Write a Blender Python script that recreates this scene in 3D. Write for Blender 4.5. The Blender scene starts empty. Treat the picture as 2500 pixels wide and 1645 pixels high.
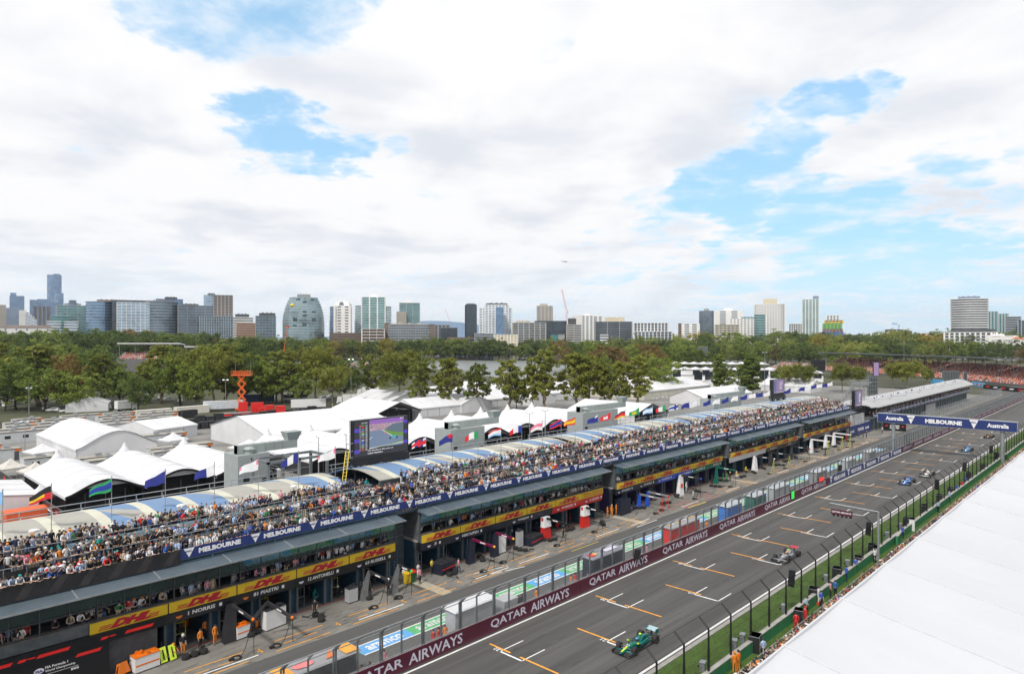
import bpy, math, random
from mathutils import Vector, Matrix
R = math.radians
SC = bpy.context.scene
COL = SC.collection
# ------------------------------------------------------------------ camera
F, CX, VH, H, CA, SA = 1667.0, 1250.0, 826.0, 27.7, .7236, .6902
cd = bpy.data.cameras.new('camera'); cam = bpy.data.objects.new('camera', cd); COL.objects.link(cam)
cd.sensor_width = 36; cd.lens = F/2500*36; cd.clip_start = .5; cd.clip_end = 30000
cam.location = (0, 0, H)
cam.rotation_euler = (R(90)+math.atan((VH-822.5)/F), 0, -R(90)+math.atan2(SA, CA))
SC.camera = cam
# ------------------------------------------------------------------ view, sun, sky
SC.view_settings.view_transform = 'Standard'; SC.view_settings.look = 'None'
SC.view_settings.gamma = 1; SC.view_settings.exposure = 0.2
SUN_EL, SUN_AZ = R(50), R(200)        # azimuth measured from +X towards +Y
sd = bpy.data.lights.new('sun', 'SUN'); sun = bpy.data.objects.new('sun', sd); COL.objects.link(sun)
sd.energy = 2.9; sd.angle = R(7); sd.color = (1, .95, .88)
sdir = Vector((math.cos(SUN_EL)*math.cos(SUN_AZ), math.cos(SUN_EL)*math.sin(SUN_AZ), math.sin(SUN_EL)))
sun.rotation_euler = sdir.to_track_quat('Z', 'Y').to_euler()
sun.location = (0, 0, 300)
W = bpy.data.worlds.new('World'); SC.world = W; W.use_nodes = True
def pdir(u, v):
    r = Vector((CA*F + (u-CX)*SA, SA*F - (u-CX)*CA, -(v-VH))); return r.normalized()
class NT:
    def __init__(s, nt): s.nt = nt
    def n(s, t, **k):
        o = s.nt.nodes.new(t)
        for a, b in k.items(): setattr(o, a, b)
        return o
    def l(s, a, b): s.nt.links.new(a, b)
    def val(s, sock, v):
        if hasattr(v, 'is_output') or isinstance(v, bpy.types.NodeSocket): s.l(v, sock)
        else: sock.default_value = v
    def math(s, op, a, b=0.0, c=None, clamp=False):
        o = s.n('ShaderNodeMath', operation=op); o.use_clamp = clamp
        s.val(o.inputs[0], a); s.val(o.inputs[1], b)
        if c is not None: s.val(o.inputs[2], c)
        return o.outputs[0]
    def vmath(s, op, a, b=(0, 0, 0)):
        o = s.n('ShaderNodeVectorMath', operation=op); s.val(o.inputs[0], a); s.val(o.inputs[1], b)
        return o.outputs['Value'] if op in ('DISTANCE', 'LENGTH', 'DOT_PRODUCT') else o.outputs[0]
    def rng(s, x, a, b, c=0.0, d=1.0, smooth=True):
        o = s.n('ShaderNodeMapRange'); o.interpolation_type = 'SMOOTHSTEP' if smooth else 'LINEAR'
        s.val(o.inputs[0], x)
        for i, q in enumerate((a, b, c, d)): s.val(o.inputs[i+1], q)
        return o.outputs[0]
    def noise(s, vec, scale, detail=4, rough=.5, dist=0.0, col=False):
        o = s.n('ShaderNodeTexNoise'); s.val(o.inputs['Scale'], scale); o.inputs['Detail'].default_value = detail
        o.inputs['Roughness'].default_value = rough; o.inputs['Distortion'].default_value = dist
        if vec is not None: s.l(vec, o.inputs['Vector'])
        return o.outputs['Color' if col else 'Fac']
    def mix(s, f, a, b, blend='MIX'):
        o = s.n('ShaderNodeMix', data_type='RGBA', blend_type=blend)
        o.clamp_result = False
        s.val(o.inputs[0], f); s.val(o.inputs[6], a if not isinstance(a, tuple) else (*a[:3], 1)); s.val(o.inputs[7], b if not isinstance(b, tuple) else (*b[:3], 1))
        return o.outputs[2]
def build_sky():
    nt = W.node_tree; nt.nodes.clear(); g = NT(nt)
    out = g.n('ShaderNodeOutputWorld'); bg = g.n('ShaderNodeBackground'); bg.inputs[1].default_value = .1
    sky = g.n('ShaderNodeTexSky', sky_type='NISHITA', sun_disc=False)
    sky.sun_elevation = SUN_EL; sky.sun_rotation = R(90)-SUN_AZ
    sky.air_density = 1.0; sky.dust_density = .6; sky.ozone_density = 1.5
    tc = g.n('ShaderNodeTexCoord'); d = tc.outputs['Generated']
    sp = g.n('ShaderNodeSeparateXYZ'); g.l(d, sp.inputs[0])
    z = g.math('MAXIMUM', sp.outputs[2], 0.0)
    k = g.math('DIVIDE', 1.0, g.math('ADD', z, .11))
    cb = g.n('ShaderNodeCombineXYZ')
    fx = g.math('ADD', g.math('MULTIPLY', sp.outputs[0], CA), g.math('MULTIPLY', sp.outputs[1], SA))
    fy = g.math('SUBTRACT', g.math('MULTIPLY', sp.outputs[0], SA), g.math('MULTIPLY', sp.outputs[1], CA))
    g.l(g.math('MULTIPLY', g.math('MULTIPLY', fx, k), 1.0), cb.inputs[0]); g.l(g.math('MULTIPLY', fy, k), cb.inputs[1])
    p = cb.outputs[0]
    n1 = g.noise(p, 1.5, 10, .62, .35)
    n2 = g.noise(p, 5.0, 8, .65, .3)
    # where the blue shows through (openings in the cloud deck), by direction
    holes = [(320,-10,95,1),(430,10,110,1),(540,30,115,1),(630,75,85,1),(700,35,100,1),(800,10,110,1),(890,-20,80,.8),(560,308,55,.9),(620,325,75,1),(700,345,85,1),(790,362,75,1),(880,378,55,.8),(980,385,50,.5),
             (1120,60,60,.35),(1350,60,70,.4),(1960,245,85,1),(2060,228,75,.9),(2160,205,60,.7),(1840,290,70,.8),(1880,370,110,1),(1790,420,100,1),(1700,460,90,.9),(1950,450,100,.9),(1620,560,80,.7),(1800,520,110,1),(1960,560,130,1),
             (2100,520,110,.9),(2080,640,140,1),(2250,610,120,.9),(2230,730,170,.9),(2000,730,150,.9),(1800,680,130,.7),(2420,640,90,.8),(2420,740,140,.9),(1560,480,70,.5),(1480,600,70,.45),(1500,720,110,.5),
             (2330,400,80,.5),(2480,350,50,.5),(2440,500,70,.7),(360,640,80,.3),(860,560,80,.25),(150,700,90,.3),(1950,790,200,.8),(2350,800,150,.8),(1350,790,120,.4),(1040,700,90,.25),(200,350,60,.25)]
    acc = None
    # break the edges of the openings with noise
    wob = g.vmath('SCALE', g.vmath('SUBTRACT', g.noise(p, 2.6, 6, .6, col=True), (.5, .5, .5)), (0, 0, 0))
    wob.node.inputs['Scale'].default_value = .16
    dw = g.vmath('ADD', d, wob)
    for (u, v, r, a) in holes:
        dist = g.vmath('DISTANCE', dw, tuple(pdir(u, v)))
        m = g.rng(dist, r/F*1.25, r/F*.45, 0.0, a)
        acc = m if acc is None else g.math('MAXIMUM', acc, m)
    base = g.math('ADD', g.math('MULTIPLY', n1, 1.0), g.math('MULTIPLY', n2, .5))
    dens = g.math('SUBTRACT', base, g.math('MULTIPLY', acc, .385))
    cov = g.rng(dens, .29, .60)
    # shading in the deck
    sh = g.noise(p, 1.9, 7, .55, .3)
    sh2 = g.noise(p, .9, 3, .5, .0)
    shade = g.rng(g.math('ADD', g.math('MULTIPLY', sh, .6), g.math('MULTIPLY', sh2, .5)), .40, .62)
    cc = g.mix(shade, (6.9, 7.2, 7.75), (8.9, 8.85, 8.9))
    thin = g.rng(dens, .36, .66)
    cc2 = g.mix(thin, (7.7, 8.5, 9.4), cc)
    blue = g.mix(1.0, sky.outputs[0], (1.1, 1.4, 1.7), 'MULTIPLY')
    blue = g.mix(g.rng(z, 0.0, .35, .75, .6), blue, (4.3, 7.2, 9.2))
    # haze near the horizon
    hz = g.rng(z, 0.0, .16, .55, 0.0)
    col = g.mix(cov, blue, cc2)
    col = g.mix(hz, col, (7.9, 8.8, 9.6))
    g.l(col, bg.inputs[0]); g.l(bg.outputs[0], out.inputs[0])
build_sky()
# ------------------------------------------------------------------ library
rnd = random.Random(11)
def gp(u, v, z=0.0):
    t = (H-z)/(v-VH); return Vector((t*(CA*F+(u-CX)*SA), t*(SA*F-(u-CX)*CA), z))
def atY(u, Y, v=None):
    k = 1.0/(CA*(2840-u)); X = Y*(1206.3+SA*(u-CX))*k
    return Vector((X, Y, H-Y*(v-VH)*k if v is not None else 0))
def pd(u, v, d):
    r = (u-CX)/F*d; return Vector((CA*d+SA*r, SA*d-CA*r, H-(v-VH)/F*d))
MATS = {}
def M(name, col=(.5, .5, .5), rough=.6, metal=0.0, var=.12, scale=1.5, emit=0.0, spec=None, alpha=None, bump=0.0, dirt=0.0):
    if name in MATS: return MATS[name]
    m = bpy.data.materials.new(name); m.use_nodes = True; nt = m.node_tree; g = NT(nt)
    b = nt.nodes['Principled BSDF']; b.inputs['Roughness'].default_value = rough; b.inputs['Metallic'].default_value = metal
    c4 = (*col, 1)
    b.inputs['Base Color'].default_value = c4; m.diffuse_color = c4
    if var > 0:
        tc = g.n('ShaderNodeTexCoord')
        f = g.noise(tc.outputs['Object'], scale, 5, .6)
        f = g.rng(f, .3, .7, 0, 1)
        lo = tuple(c*(1-var) for c in col); hi = tuple(min(1, c*(1+var)) for c in col)
        c = g.mix(f, lo, hi)
        if dirt > 0:
            f2 = g.noise(tc.outputs['Object'], scale*.23, 8, .7)
            c = g.mix(g.rng(f2, .52, .72, 0, dirt), c, tuple(q*.55 for q in col))
        g.l(c, b.inputs['Base Color'])
        if emit > 0: g.l(c, b.inputs['Emission Color'])
        if bump > 0:
            bp = g.n('ShaderNodeBump'); bp.inputs['Strength'].default_value = bump
            g.l(g.noise(tc.outputs['Object'], scale*6, 4, .6), bp.inputs['Height']); g.l(bp.outputs[0], b.inputs['Normal'])
    if emit > 0:
        b.inputs['Emission Strength'].default_value = emit
        if var <= 0: b.inputs['Emission Color'].default_value = c4
    if spec is not None: b.inputs['Specular IOR Level'].default_value = spec
    if alpha is not None: b.inputs['Alpha'].default_value = alpha
    MATS[name] = m; return m
TCACHE = {}
def txt(s, bold=.02, shear=0.0):
    key = (s, bold, shear)
    if key in TCACHE: return TCACHE[key]
    c = bpy.data.curves.new('t', 'FONT'); c.body = s; c.offset = bold; c.shear = shear; c.resolution_u = 2; c.fill_mode = 'FRONT'
    o = bpy.data.objects.new('t', c); COL.objects.link(o)
    dg = bpy.context.evaluated_depsgraph_get(); me = bpy.data.meshes.new_from_object(o.evaluated_get(dg))
    vs = [v.co.copy() for v in me.vertices]; fs = [tuple(p.vertices) for p in me.polygons]
    COL.objects.unlink(o); bpy.data.objects.remove(o); bpy.data.curves.remove(c); bpy.data.meshes.remove(me)
    x0 = min(v.x for v in vs); x1 = max(v.x for v in vs); y0 = min(v.y for v in vs); y1 = max(v.y for v in vs)
    vs = [((v.x-x0)/(x1-x0), (v.y-y0)/(y1-y0)) for v in vs]
    TCACHE[key] = (vs, fs, (x1-x0)/(y1-y0)); return TCACHE[key]
XF = {}
class MB:
    def __init__(s, mat=None): s.v = []; s.f = []; s.mi = []; s.mats = []; s.cur = 0; s.T = None; s.mat(mat) if mat else None
    def mat(s, m):
        if m not in s.mats: s.mats.append(m)
        s.cur = s.mats.index(m); return s
    def add(s, vs, fs):
        n = len(s.v)
        if s.T is not None: vs = [s.T @ Vector(v) for v in vs]
        s.v.extend(tuple(v) for v in vs); s.f.extend(tuple(i+n for i in f) for f in fs); s.mi.extend([s.cur]*len(fs)); return s
    def box(s, x0, y0, z0, x1, y1, z1):
        if x0 > x1: x0, x1 = x1, x0
        if y0 > y1: y0, y1 = y1, y0
        if z0 > z1: z0, z1 = z1, z0
        return s.add([(x0,y0,z0),(x1,y0,z0),(x1,y1,z0),(x0,y1,z0),(x0,y0,z1),(x1,y0,z1),(x1,y1,z1),(x0,y1,z1)],
                     [(0,3,2,1),(4,5,6,7),(0,1,5,4),(1,2,6,5),(2,3,7,6),(3,0,4,7)])
    def hull(s, a, b):     # two quads a, b (4 points each, same winding) joined to a solid
        return s.add(list(a)+list(b), [(3,2,1,0),(4,5,6,7),(0,1,5,4),(1,2,6,5),(2,3,7,6),(3,0,4,7)])
    def quad(s, a, b, c, d): return s.add([a, b, c, d], [(0,1,2,3)])
    def poly(s, pts): return s.add(pts, [tuple(range(len(pts)))])
    def prism(s, pts, z0, z1):      # pts ccw in xy
        n = len(pts); vs = [(x, y, z0) for x, y in pts]+[(x, y, z1) for x, y in pts]
        return s.add(vs, [tuple(range(n-1, -1, -1)), tuple(range(n, 2*n))]+[(i, (i+1) % n, n+(i+1) % n, n+i) for i in range(n)])
    def extr(s, pts, d):            # 3d polygon pts extruded by vector d
        n = len(pts); d = Vector(d); vs = [Vector(p) for p in pts]+[Vector(p)+d for p in pts]
        return s.add(vs, [tuple(range(n-1, -1, -1)), tuple(range(n, 2*n))]+[(i, (i+1) % n, n+(i+1) % n, n+i) for i in range(n)])
    def tube(s, p, q, r, n=6, r2=None):
        p = Vector(p); q = Vector(q); r2 = r if r2 is None else r2; d = q-p
        if d.length < 1e-6: return s
        d.normalize(); a = d.orthogonal().normalized(); b = d.cross(a)
        vs = []
        for c, rr in ((p, r), (q, r2)):
            for i in range(n):
                t = 2*math.pi*i/n+math.pi/n; vs.append(c+a*math.cos(t)*rr+b*math.sin(t)*rr)
        return s.add(vs, [tuple(range(n-1, -1, -1)), tuple(range(n, 2*n))]+[(i, (i+1) % n, n+(i+1) % n, n+i) for i in range(n)])
    def path(s, pts, r, n=5):
        for a, b in zip(pts[:-1], pts[1:]): s.tube(a, b, r, n)
        return s
    def lathe(s, c, prof, n=12, sx=1, sy=1):
        c = Vector(c); vs = []; fs = []
        for (r, z) in prof:
            for i in range(n):
                t = 2*math.pi*i/n; vs.append(c+Vector((math.cos(t)*r*sx, math.sin(t)*r*sy, z)))
        for j in range(len(prof)-1):
            for i in range(n): fs.append((j*n+i, j*n+(i+1) % n, (j+1)*n+(i+1) % n, (j+1)*n+i))
        fs.append(tuple(range(n-1, -1, -1))); fs.append(tuple((len(prof)-1)*n+i for i in range(n)))
        return s.add(vs, fs)
    def ell(s, c, rx, ry, rz, n=8, m=5):
        prof = [(math.sin(math.pi*(j+.001)/m*.999), -math.cos(math.pi*j/m)) for j in range(m+1)]
        c = Vector(c); vs = []; fs = []
        for (r, z) in prof:
            for i in range(n):
                t = 2*math.pi*i/n; vs.append(c+Vector((math.cos(t)*r*rx, math.sin(t)*r*ry, z*rz)))
        for j in range(m):
            for i in range(n): fs.append((j*n+i, j*n+(i+1) % n, (j+1)*n+(i+1) % n, (j+1)*n+i))
        return s.add(vs, fs)
    def torus(s, c, ax, R0, r, n=12, m=5):
        c = Vector(c); ax = Vector(ax).normalized(); a = ax.orthogonal().normalized(); b = ax.cross(a); vs = []; fs = []
        for i in range(n):
            t = 2*math.pi*i/n; e = a*math.cos(t)+b*math.sin(t)
            for j in range(m):
                q = 2*math.pi*j/m; vs.append(c+e*(R0+r*math.cos(q))+ax*r*math.sin(q))
        for i in range(n):
            for j in range(m): fs.append((i*m+j, ((i+1) % n)*m+j, ((i+1) % n)*m+(j+1) % m, i*m+(j+1) % m))
        return s.add(vs, fs)
    def text(s, st, o, rt, up, h, w=None, bold=.02, shear=0.0, off=None, center=False):
        vs, fs, asp = txt(st, bold, shear); rt = Vector(rt).normalized(); up = Vector(up).normalized(); o = Vector(o)
        w = w or asp*h
        if center: o = o-rt*w/2-up*h/2
        if off: o = o+rt.cross(up)*off
        return s.add([o+rt*x*w+up*y*h for x, y in vs], fs)
    def build(s, name, parent=None, smooth=False, local=False, loc=None):
        me = bpy.data.meshes.new(name); vs = s.v
        if parent is None and not local:
            if loc is None:
                xs = [v[0] for v in vs]; ys = [v[1] for v in vs]; zs = [v[2] for v in vs]
                loc = ((min(xs)+max(xs))/2, (min(ys)+max(ys))/2, min(zs))
            vs = [(v[0]-loc[0], v[1]-loc[1], v[2]-loc[2]) for v in vs]
        elif parent is not None and not local:
            I = XF.get(parent.name)
            if I is not None: vs = [tuple(I @ Vector(v)) for v in vs]
        me.from_pydata(vs, [], s.f)
        for m in s.mats: me.materials.append(m)
        me.polygons.foreach_set('material_index', s.mi)
        if smooth: me.polygons.foreach_set('use_smooth', [True]*len(s.f))
        me.update()
        o = bpy.data.objects.new(name, me); COL.objects.link(o)
        if parent is not None:
            o.parent = parent
            if not local and parent.name in XF: XF[o.name] = XF[parent.name]
        elif loc is not None:
            o.location = loc; XF[o.name] = Matrix.Translation(Vector(loc)).inverted()
        return o
def tag(o, label=None, cat=None, group=None, kind=None):
    if label: o['label'] = label
    if cat: o['category'] = cat
    if group: o['group'] = group
    if kind: o['kind'] = kind
    return o
def thing(name, label, cat, loc=(0, 0, 0), rz=0.0, group=None):
    o = bpy.data.objects.new(name, None); COL.objects.link(o); o.empty_display_size = .3
    o.location = loc; o.rotation_euler = (0, 0, rz)
    XF[o.name] = (Matrix.Translation(Vector(loc)) @ Matrix.Rotation(rz, 4, 'Z')).inverted()
    return tag(o, label, cat, group)
CH = {}
def kids(o):
    return [c for c in bpy.data.objects if c.parent == o]
def snap(o):       # record a thing and its tree once, so copies are quick
    return (o, [snap(c) for c in kids(o)])
def dup(tree, loc=None, rz=None, label=None, group=None, scale=None, parent=None):
    o, ch = tree; c = o.copy(); COL.objects.link(c)
    if parent is not None: c.parent = parent
    if loc is not None: c.location = loc
    if rz is not None: c.rotation_euler = (0, 0, rz)
    if scale is not None: c.scale = scale if hasattr(scale, '__len__') else (scale,)*3
    if label: c['label'] = label
    if group: c['group'] = group
    for t in ch: dup(t, parent=c)
    return c
ORD = ['first', 'second', 'third', 'fourth', 'fifth', 'sixth', 'seventh', 'eighth', 'ninth', 'tenth', 'eleventh', 'twelfth', 'thirteenth', 'fourteenth', 'fifteenth', 'sixteenth', 'seventeenth', 'eighteenth', 'nineteenth', 'twentieth']
def ordn(i):
    if i < 20: return ORD[i]
    t = ['twenty', 'thirty', 'forty', 'fifty', 'sixty', 'seventy', 'eighty', 'ninety'][((i+1)//10)-2] if (i+1) < 100 else 'hundred'
    k = (i+1) % 10
    return (t[:-1]+'ieth' if t.endswith('y') else t+'th') if k == 0 else t+'-'+ORD[k-1]
# ================================================================== ground, track, pit lane
def surf(name, col, var=.15, stretch=(1, 1, 1), scale=1.0, rough=.85, marks=None, fine=.12):
    m = bpy.data.materials.new(name); m.use_nodes = True; nt = m.node_tree; g = NT(nt); b = nt.nodes['Principled BSDF']
    b.inputs['Roughness'].default_value = rough; b.inputs['Specular IOR Level'].default_value = .3
    geo = g.n('ShaderNodeNewGeometry'); P = geo.outputs['Position']
    ps = g.vmath('MULTIPLY', P, stretch)
    c = g.mix(g.rng(g.noise(ps, scale, 7, .62), .3, .7), tuple(q*(1-var) for q in col), tuple(q*(1+var) for q in col))
    c = g.mix(g.rng(g.noise(P, 9.0, 3, .7), .3, .7, 0, fine), c, tuple(q*1.5 for q in col))
    if marks: c = marks(g, P, c)
    g.l(c, b.inputs['Base Color']); m.diffuse_color = (*col, 1); MATS[name] = m; return m
def track_marks(g, P, c):
    s = g.vmath('MULTIPLY', P, (.02, 1.1, 1)); f = g.rng(g.noise(s, 1.6, 5, .6), .5, .72, 0, .38)
    c = g.mix(f, c, (.035, .035, .036))
    s = g.vmath('MULTIPLY', P, (.05, .5, 1)); f = g.rng(g.noise(s, 1.1, 4, .6), .5, .7, 0, .3)
    c = g.mix(f, c, (.13, .127, .12))
    f = g.rng(g.noise(g.vmath('MULTIPLY', P, (.006, .42, 1)), 1.0, 3, .5), .45, .62, 0, .42); c = g.mix(f, c, (.042, .042, .043))
    f = g.rng(g.noise(g.vmath('MULTIPLY', P, (.12, 3.2, 1)), 1.2, 3, .6), .62, .7, 0, .5); c = g.mix(f, c, (.025, .025, .026))
    # repair seams across the track and along the lanes
    sp = g.n('ShaderNodeSeparateXYZ'); g.l(P, sp.inputs[0])
    a = g.math('PINGPONG', g.math('ADD', sp.outputs[1], .4), 2.05); f = g.math('LESS_THAN', a, .035)
    return g.mix(g.math('MULTIPLY', f, .35), c, (.03, .03, .03))
def apron_marks(g, P, c):
    w = g.vmath('SCALE', g.noise(P, .22, 3, .5, col=True), (0, 0, 0)); w.node.inputs['Scale'].default_value = 3.2
    s = g.vmath('MULTIPLY', g.vmath('ADD', P, w), (.16, 1.3, 1)); f = g.rng(g.noise(s, 1.5, 6, .65), .50, .66, 0, .75)
    c = g.mix(f, c, (.05, .05, .052))
    s = g.vmath('MULTIPLY', g.vmath('ADD', P, w), (.35, 1.8, 1)); f = g.rng(g.noise(s, 2.3, 4, .6), .55, .66, 0, .45)
    return g.mix(f, c, (.24, .23, .21))
m_track = surf('asphalt_track', (.096, .093, .089), .14, (.08, .8, 1), .5, marks=track_marks)
m_pit = surf('asphalt_pit', (.088, .088, .086), .12, (.1, .9, 1), .6)
m_apron = surf('concrete_apron', (.185, .177, .160), .22, (.5, .8, 1), .35, marks=apron_marks)
m_pad = surf('paddock_asphalt', (.19, .185, .175), .3, (1, 1, 1), .08)
m_dark = surf('dark_asphalt', (.06, .06, .06), .3, (1, 1, 1), .08)
m_grass = surf('grass_verge', (.056, .100, .018), .3, (.6, 1.2, 1), .8, rough=.9, fine=.35)
m_land = surf('parkland', (.062, .066, .038), .5, (1, 1, 1), .015, rough=.95)
m_conc = M('pale_concrete', (.34, .33, .31), .8, var=.15, scale=.8, dirt=.3)
def sheet(name, pts, z, mat, kind='structure'):
    mb = MB(mat); mb.poly([(x, y, z) for x, y in pts]); o = mb.build(name); tag(o, kind=kind); return o
S = 9000
sheet('ground', [(-S, -S), (S, -S), (S, S), (-S, S)], -.05, m_land)
sheet('track', [(-60, 31.0), (400, 31.0), (405, 8), (460, -30), (520, 20), (500, 62), (430, 72), (396, 56), (396, 46.4), (-60, 46.4)], .0, m_track)
sheet('pit_lane', [(-60, 46.3), (396, 46.3), (396, 56.3), (-60, 56.3)], .004, m_pit)
sheet('pit_apron', [(-60, 56.3), (396, 56.3), (405, 75), (-60, 75)], .004, m_apron)
sheet('paddock_yard', [(-60, 75), (420, 75), (420, 205), (170, 205), (-60, 260)], -.006, m_pad)
sheet('verge', [(-60, 26.5), (410, 26.5), (410, 30.55), (-60, 30.55)], .02, m_grass)
mb = MB(m_conc); mb.box(-60, 30.55, -.02, 405, 31.02, .045); tag(mb.build('kerb'), kind='structure')
sheet('lawn', [(-60, 12), (300, 12), (300, 26.25), (-60, 26.25)], .02, m_grass)
# grass blades standing on the verge (countless)
mb = MB(M('grass_blade', (.065, .12, .022), .8, var=.3, scale=.5))
r_ = random.Random(3)
for i in range(9000):
    x = 38+(r_.random()**1.6)*120; y = r_.uniform(26.6, 30.5) if r_.random() < .65 else r_.uniform(21, 26.1)
    a = r_.random()*6.28; w = .05; h = r_.uniform(.04, .11)
    dx, dy = math.cos(a)*w, math.sin(a)*w
    mb.add([(x-dx, y-dy, .018), (x+dx, y+dy, .018), (x+r_.uniform(-.04, .04), y+r_.uniform(-.04, .04), h)], [(0, 1, 2)])
tag(mb.build('grass'), 'short green grass growing on both sides of the green barrier', 'grass', kind='stuff')
# painted lines -----------------------------------------------------
m_white = M('white_paint', (.74, .74, .73), .6, var=.12, scale=2.0); m_or = M('orange_paint', (.78, .34, .03), .6, var=.12, scale=2.0)
m_yel = M('yellow_paint', (.72, .55, .05), .6, var=.15, scale=2.0); m_redp = M('red_paint', (.62, .06, .04), .6, var=.15)
m_num = M('faded_white_paint', (.6, .6, .6), .6, var=.2)
m_rub = M('tyre_rubber_mark', (.062, .060, .058), .8, var=.3, scale=.7)
mb = MB(m_white)
def ln(x0, y0, x1, y1, z=.012): mb.quad((x0, y0, z), (x1, y0, z), (x1, y1, z), (x0, y1, z)) if (x1-x0)*(y1-y0) > 0 else mb.quad((x0, y1, z), (x1, y1, z), (x1, y0, z), (x0, y0, z))
ln(-60, 31.2, 404, 31.45); ln(-60, 45.3, 396, 45.52)
for k in range(-3, 14):
    for (bx, y0, y1, yo) in ((43.0+16*k, 39.9, 42.6, ((41.7, 44.3), (36.2, 40.55))), (51.1+16*k, 34.0, 36.9, ((36.2, 40.6),))):
        mb.mat(m_rub); q = random.Random(k*2+int(y0)); xr = bx+q.uniform(.2, 1.2); L_ = q.uniform(5, 12)
        for s_ in (-.85, .75): yr = (y0+y1)/2+s_+q.uniform(-.1, .1); mb.quad((xr, yr-.13, .007), (xr+L_, yr-.02, .007), (xr+L_, yr+.06, .007), (xr, yr+.16, .007))
        mb.mat(m_white); ln(bx, y0, bx+.2, y1); ln(bx, y0-.02, bx+3.1, y0+.1); ln(bx, y1-.1, bx+3.1, y1+.02)
        mb.mat(m_or)
        for a, b in yo: ln(bx+.42, a, bx+.62, b, .016)
        n = 22-2*k-(1 if y0 < 39 else 0)
        if 0 < n < 23 and bx < 150:
            mb.mat(m_num); mb.text(str(n), (bx+.42, y1+.12, .02), (0, 1, 0), (-1, 0, 0), .5, bold=.03)
tag(mb.build('track_markings'), kind='structure')
# the coloured strip between pit wall and pit lane
mb = MB(m_white); ln(34.4, 50.55, 190, 50.72, .016); ln(34.4, 52.4, 190, 52.57, .016)
m_gr = M('green_strip', (.09, .42, .16), .6, var=.1); m_bl = M('blue_strip', (.10, .36, .72), .6, var=.1)
for k in range(-2, 26):
    xc = 42.9+5.7*k; mb.mat(m_gr if k % 2 == 0 else m_bl)
    x0 = max(34.4, xc-2.85); ln(x0, 50.72, xc+2.85, 52.4, .014)
    if xc-2 > 34.4: mb.mat(m_white if k % 2 else m_num); mb.text('aramco', (xc-1.95, 51.05, .02), (1, 0, 0), (0, 1, 0), 1.0, 3.9, bold=.03)
tag(mb.build('painted_strip'), kind='structure')
# marks in front of the garages
mb = MB(m_or)
def seg(a, b, w, z=.013):
    a = Vector((*a, z)); b = Vector((*b, z)); d = (b-a).normalized(); n = Vector((-d.y, d.x, 0))*w/2
    mb.quad(a-n, b-n, b+n, a+n)
def spx(p, q, w, m): mb.mat(m); a = gp(*p); b = gp(*q); seg((a.x, a.y), (b.x, b.y), w)
for off in (0, 39.0, 78.2, 117, 155):
    for i in range(5):
        x = 21.5+i*7.9+off+(0 if off else 0)
        if off and i == 4: continue
        mb.mat(m_or if off != 78.2 or i > 1 else m_redp)
        seg((x, 56.9), (x+5.4, 56.9), .12); seg((x+.8, 58.9), (x+5.8, 58.9), .12); seg((x+1.2, 57.9), (x+2.4, 57.9), .12); seg((x+3.2, 57.9), (x+4.6, 57.9), .12)
        seg((x-.9, 57.6), (x-.9, 58.5), .14); seg((x-1.2, 58.05), (x-.9, 58.05), .14)
        mb.mat(m_white)
        if i % 2 == 0: seg((x+1.0, 57.4), (x+6.5, 57.4), .16)
spx((1155, 1400), (1240, 1380), .14, m_white); spx((1185, 1403), (1281, 1382), .14, m_white)
spx((1541, 1282), (1585, 1265), .14, m_white); spx((1555, 1286), (1604, 1268), .14, m_white)
spx((1395, 1345), (1461, 1321), .1, m_yel); spx((1680, 1239), (1723, 1225), .2, m_yel)
tag(mb.build('pit_markings'), kind='structure')
# concrete gullies crossing the apron
mb = MB(M('gully_concrete', (.36, .33, .26), .8, var=.12, dirt=.2))
for x in (48.2, 87.2, 126.2, 164.3): mb.box(x, 56.32, 0, x+1.4, 75, .012)
tag(mb.build('gully'), kind='structure')

# ================================================================== pit wall with adverts, fence on top
m_maroon = M('maroon_vinyl', (.085, .012, .032), .45, var=.08, scale=.5); m_navy = M('navy_vinyl', (.018, .035, .155), .45, var=.08, scale=.4)
m_lilac = M('pale_lettering', (.62, .60, .70), .5, var=.06); m_wlet = M('white_lettering', (.78, .78, .80), .5, var=.05)
m_steel = M('galvanised_steel', (.36, .38, .40), .42, .5, var=.12); m_dsteel = M('grey_painted_steel', (.16, .18, .19), .5, .3, var=.12)
m_black = M('black_steel', (.018, .019, .021), .45, .2, var=.1); m_blk = M('black_fabric', (.014, .014, .016), .8, var=.3, scale=.7)
pw = thing('pit_wall', 'long concrete wall with maroon and navy advertising between track and pit lane', 'wall', (150, 45.9, 0))
mb = MB(m_conc); mb.box(-40, 45.72, 0, 396, 46.12, 1.5); mb.build('wall', pw)
def mel_triangle(mb, x, y, z0, z1, w, txtm):
    mb.mat(m_wlet); zt = z1-.03*(z1-z0); zb = z0+.04*(z1-z0)
    mb.add([(x-w/2, y, zt), (x+w/2, y, zt), (x, y, zb)], [(0, 2, 1)])
    mb.mat(txtm); mb.text('MEL', (x, y-.012, zt-(zt-zb)*.34), (1, 0, 0), (0, 0, 1), (zt-zb)*.17, w*.62, center=True)
for k in range(-3, 7):
    x0 = 28.15+15.2*k; mb = MB(m_maroon); mb.box(x0+.01, 45.64, .12, x0+15.19, 45.719, 1.58)
    mb.mat(m_lilac); mb.text('QATAR', (x0+1.6, 45.63, .42), (1, 0, 0), (0, 0, 1), .9, 5.0, bold=.018); mb.text('AIRWAYS', (x0+7.2, 45.63, .42), (1, 0, 0), (0, 0, 1), .9, 6.05, bold=.018)
    mb.build('advert_banner', pw)
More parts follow.
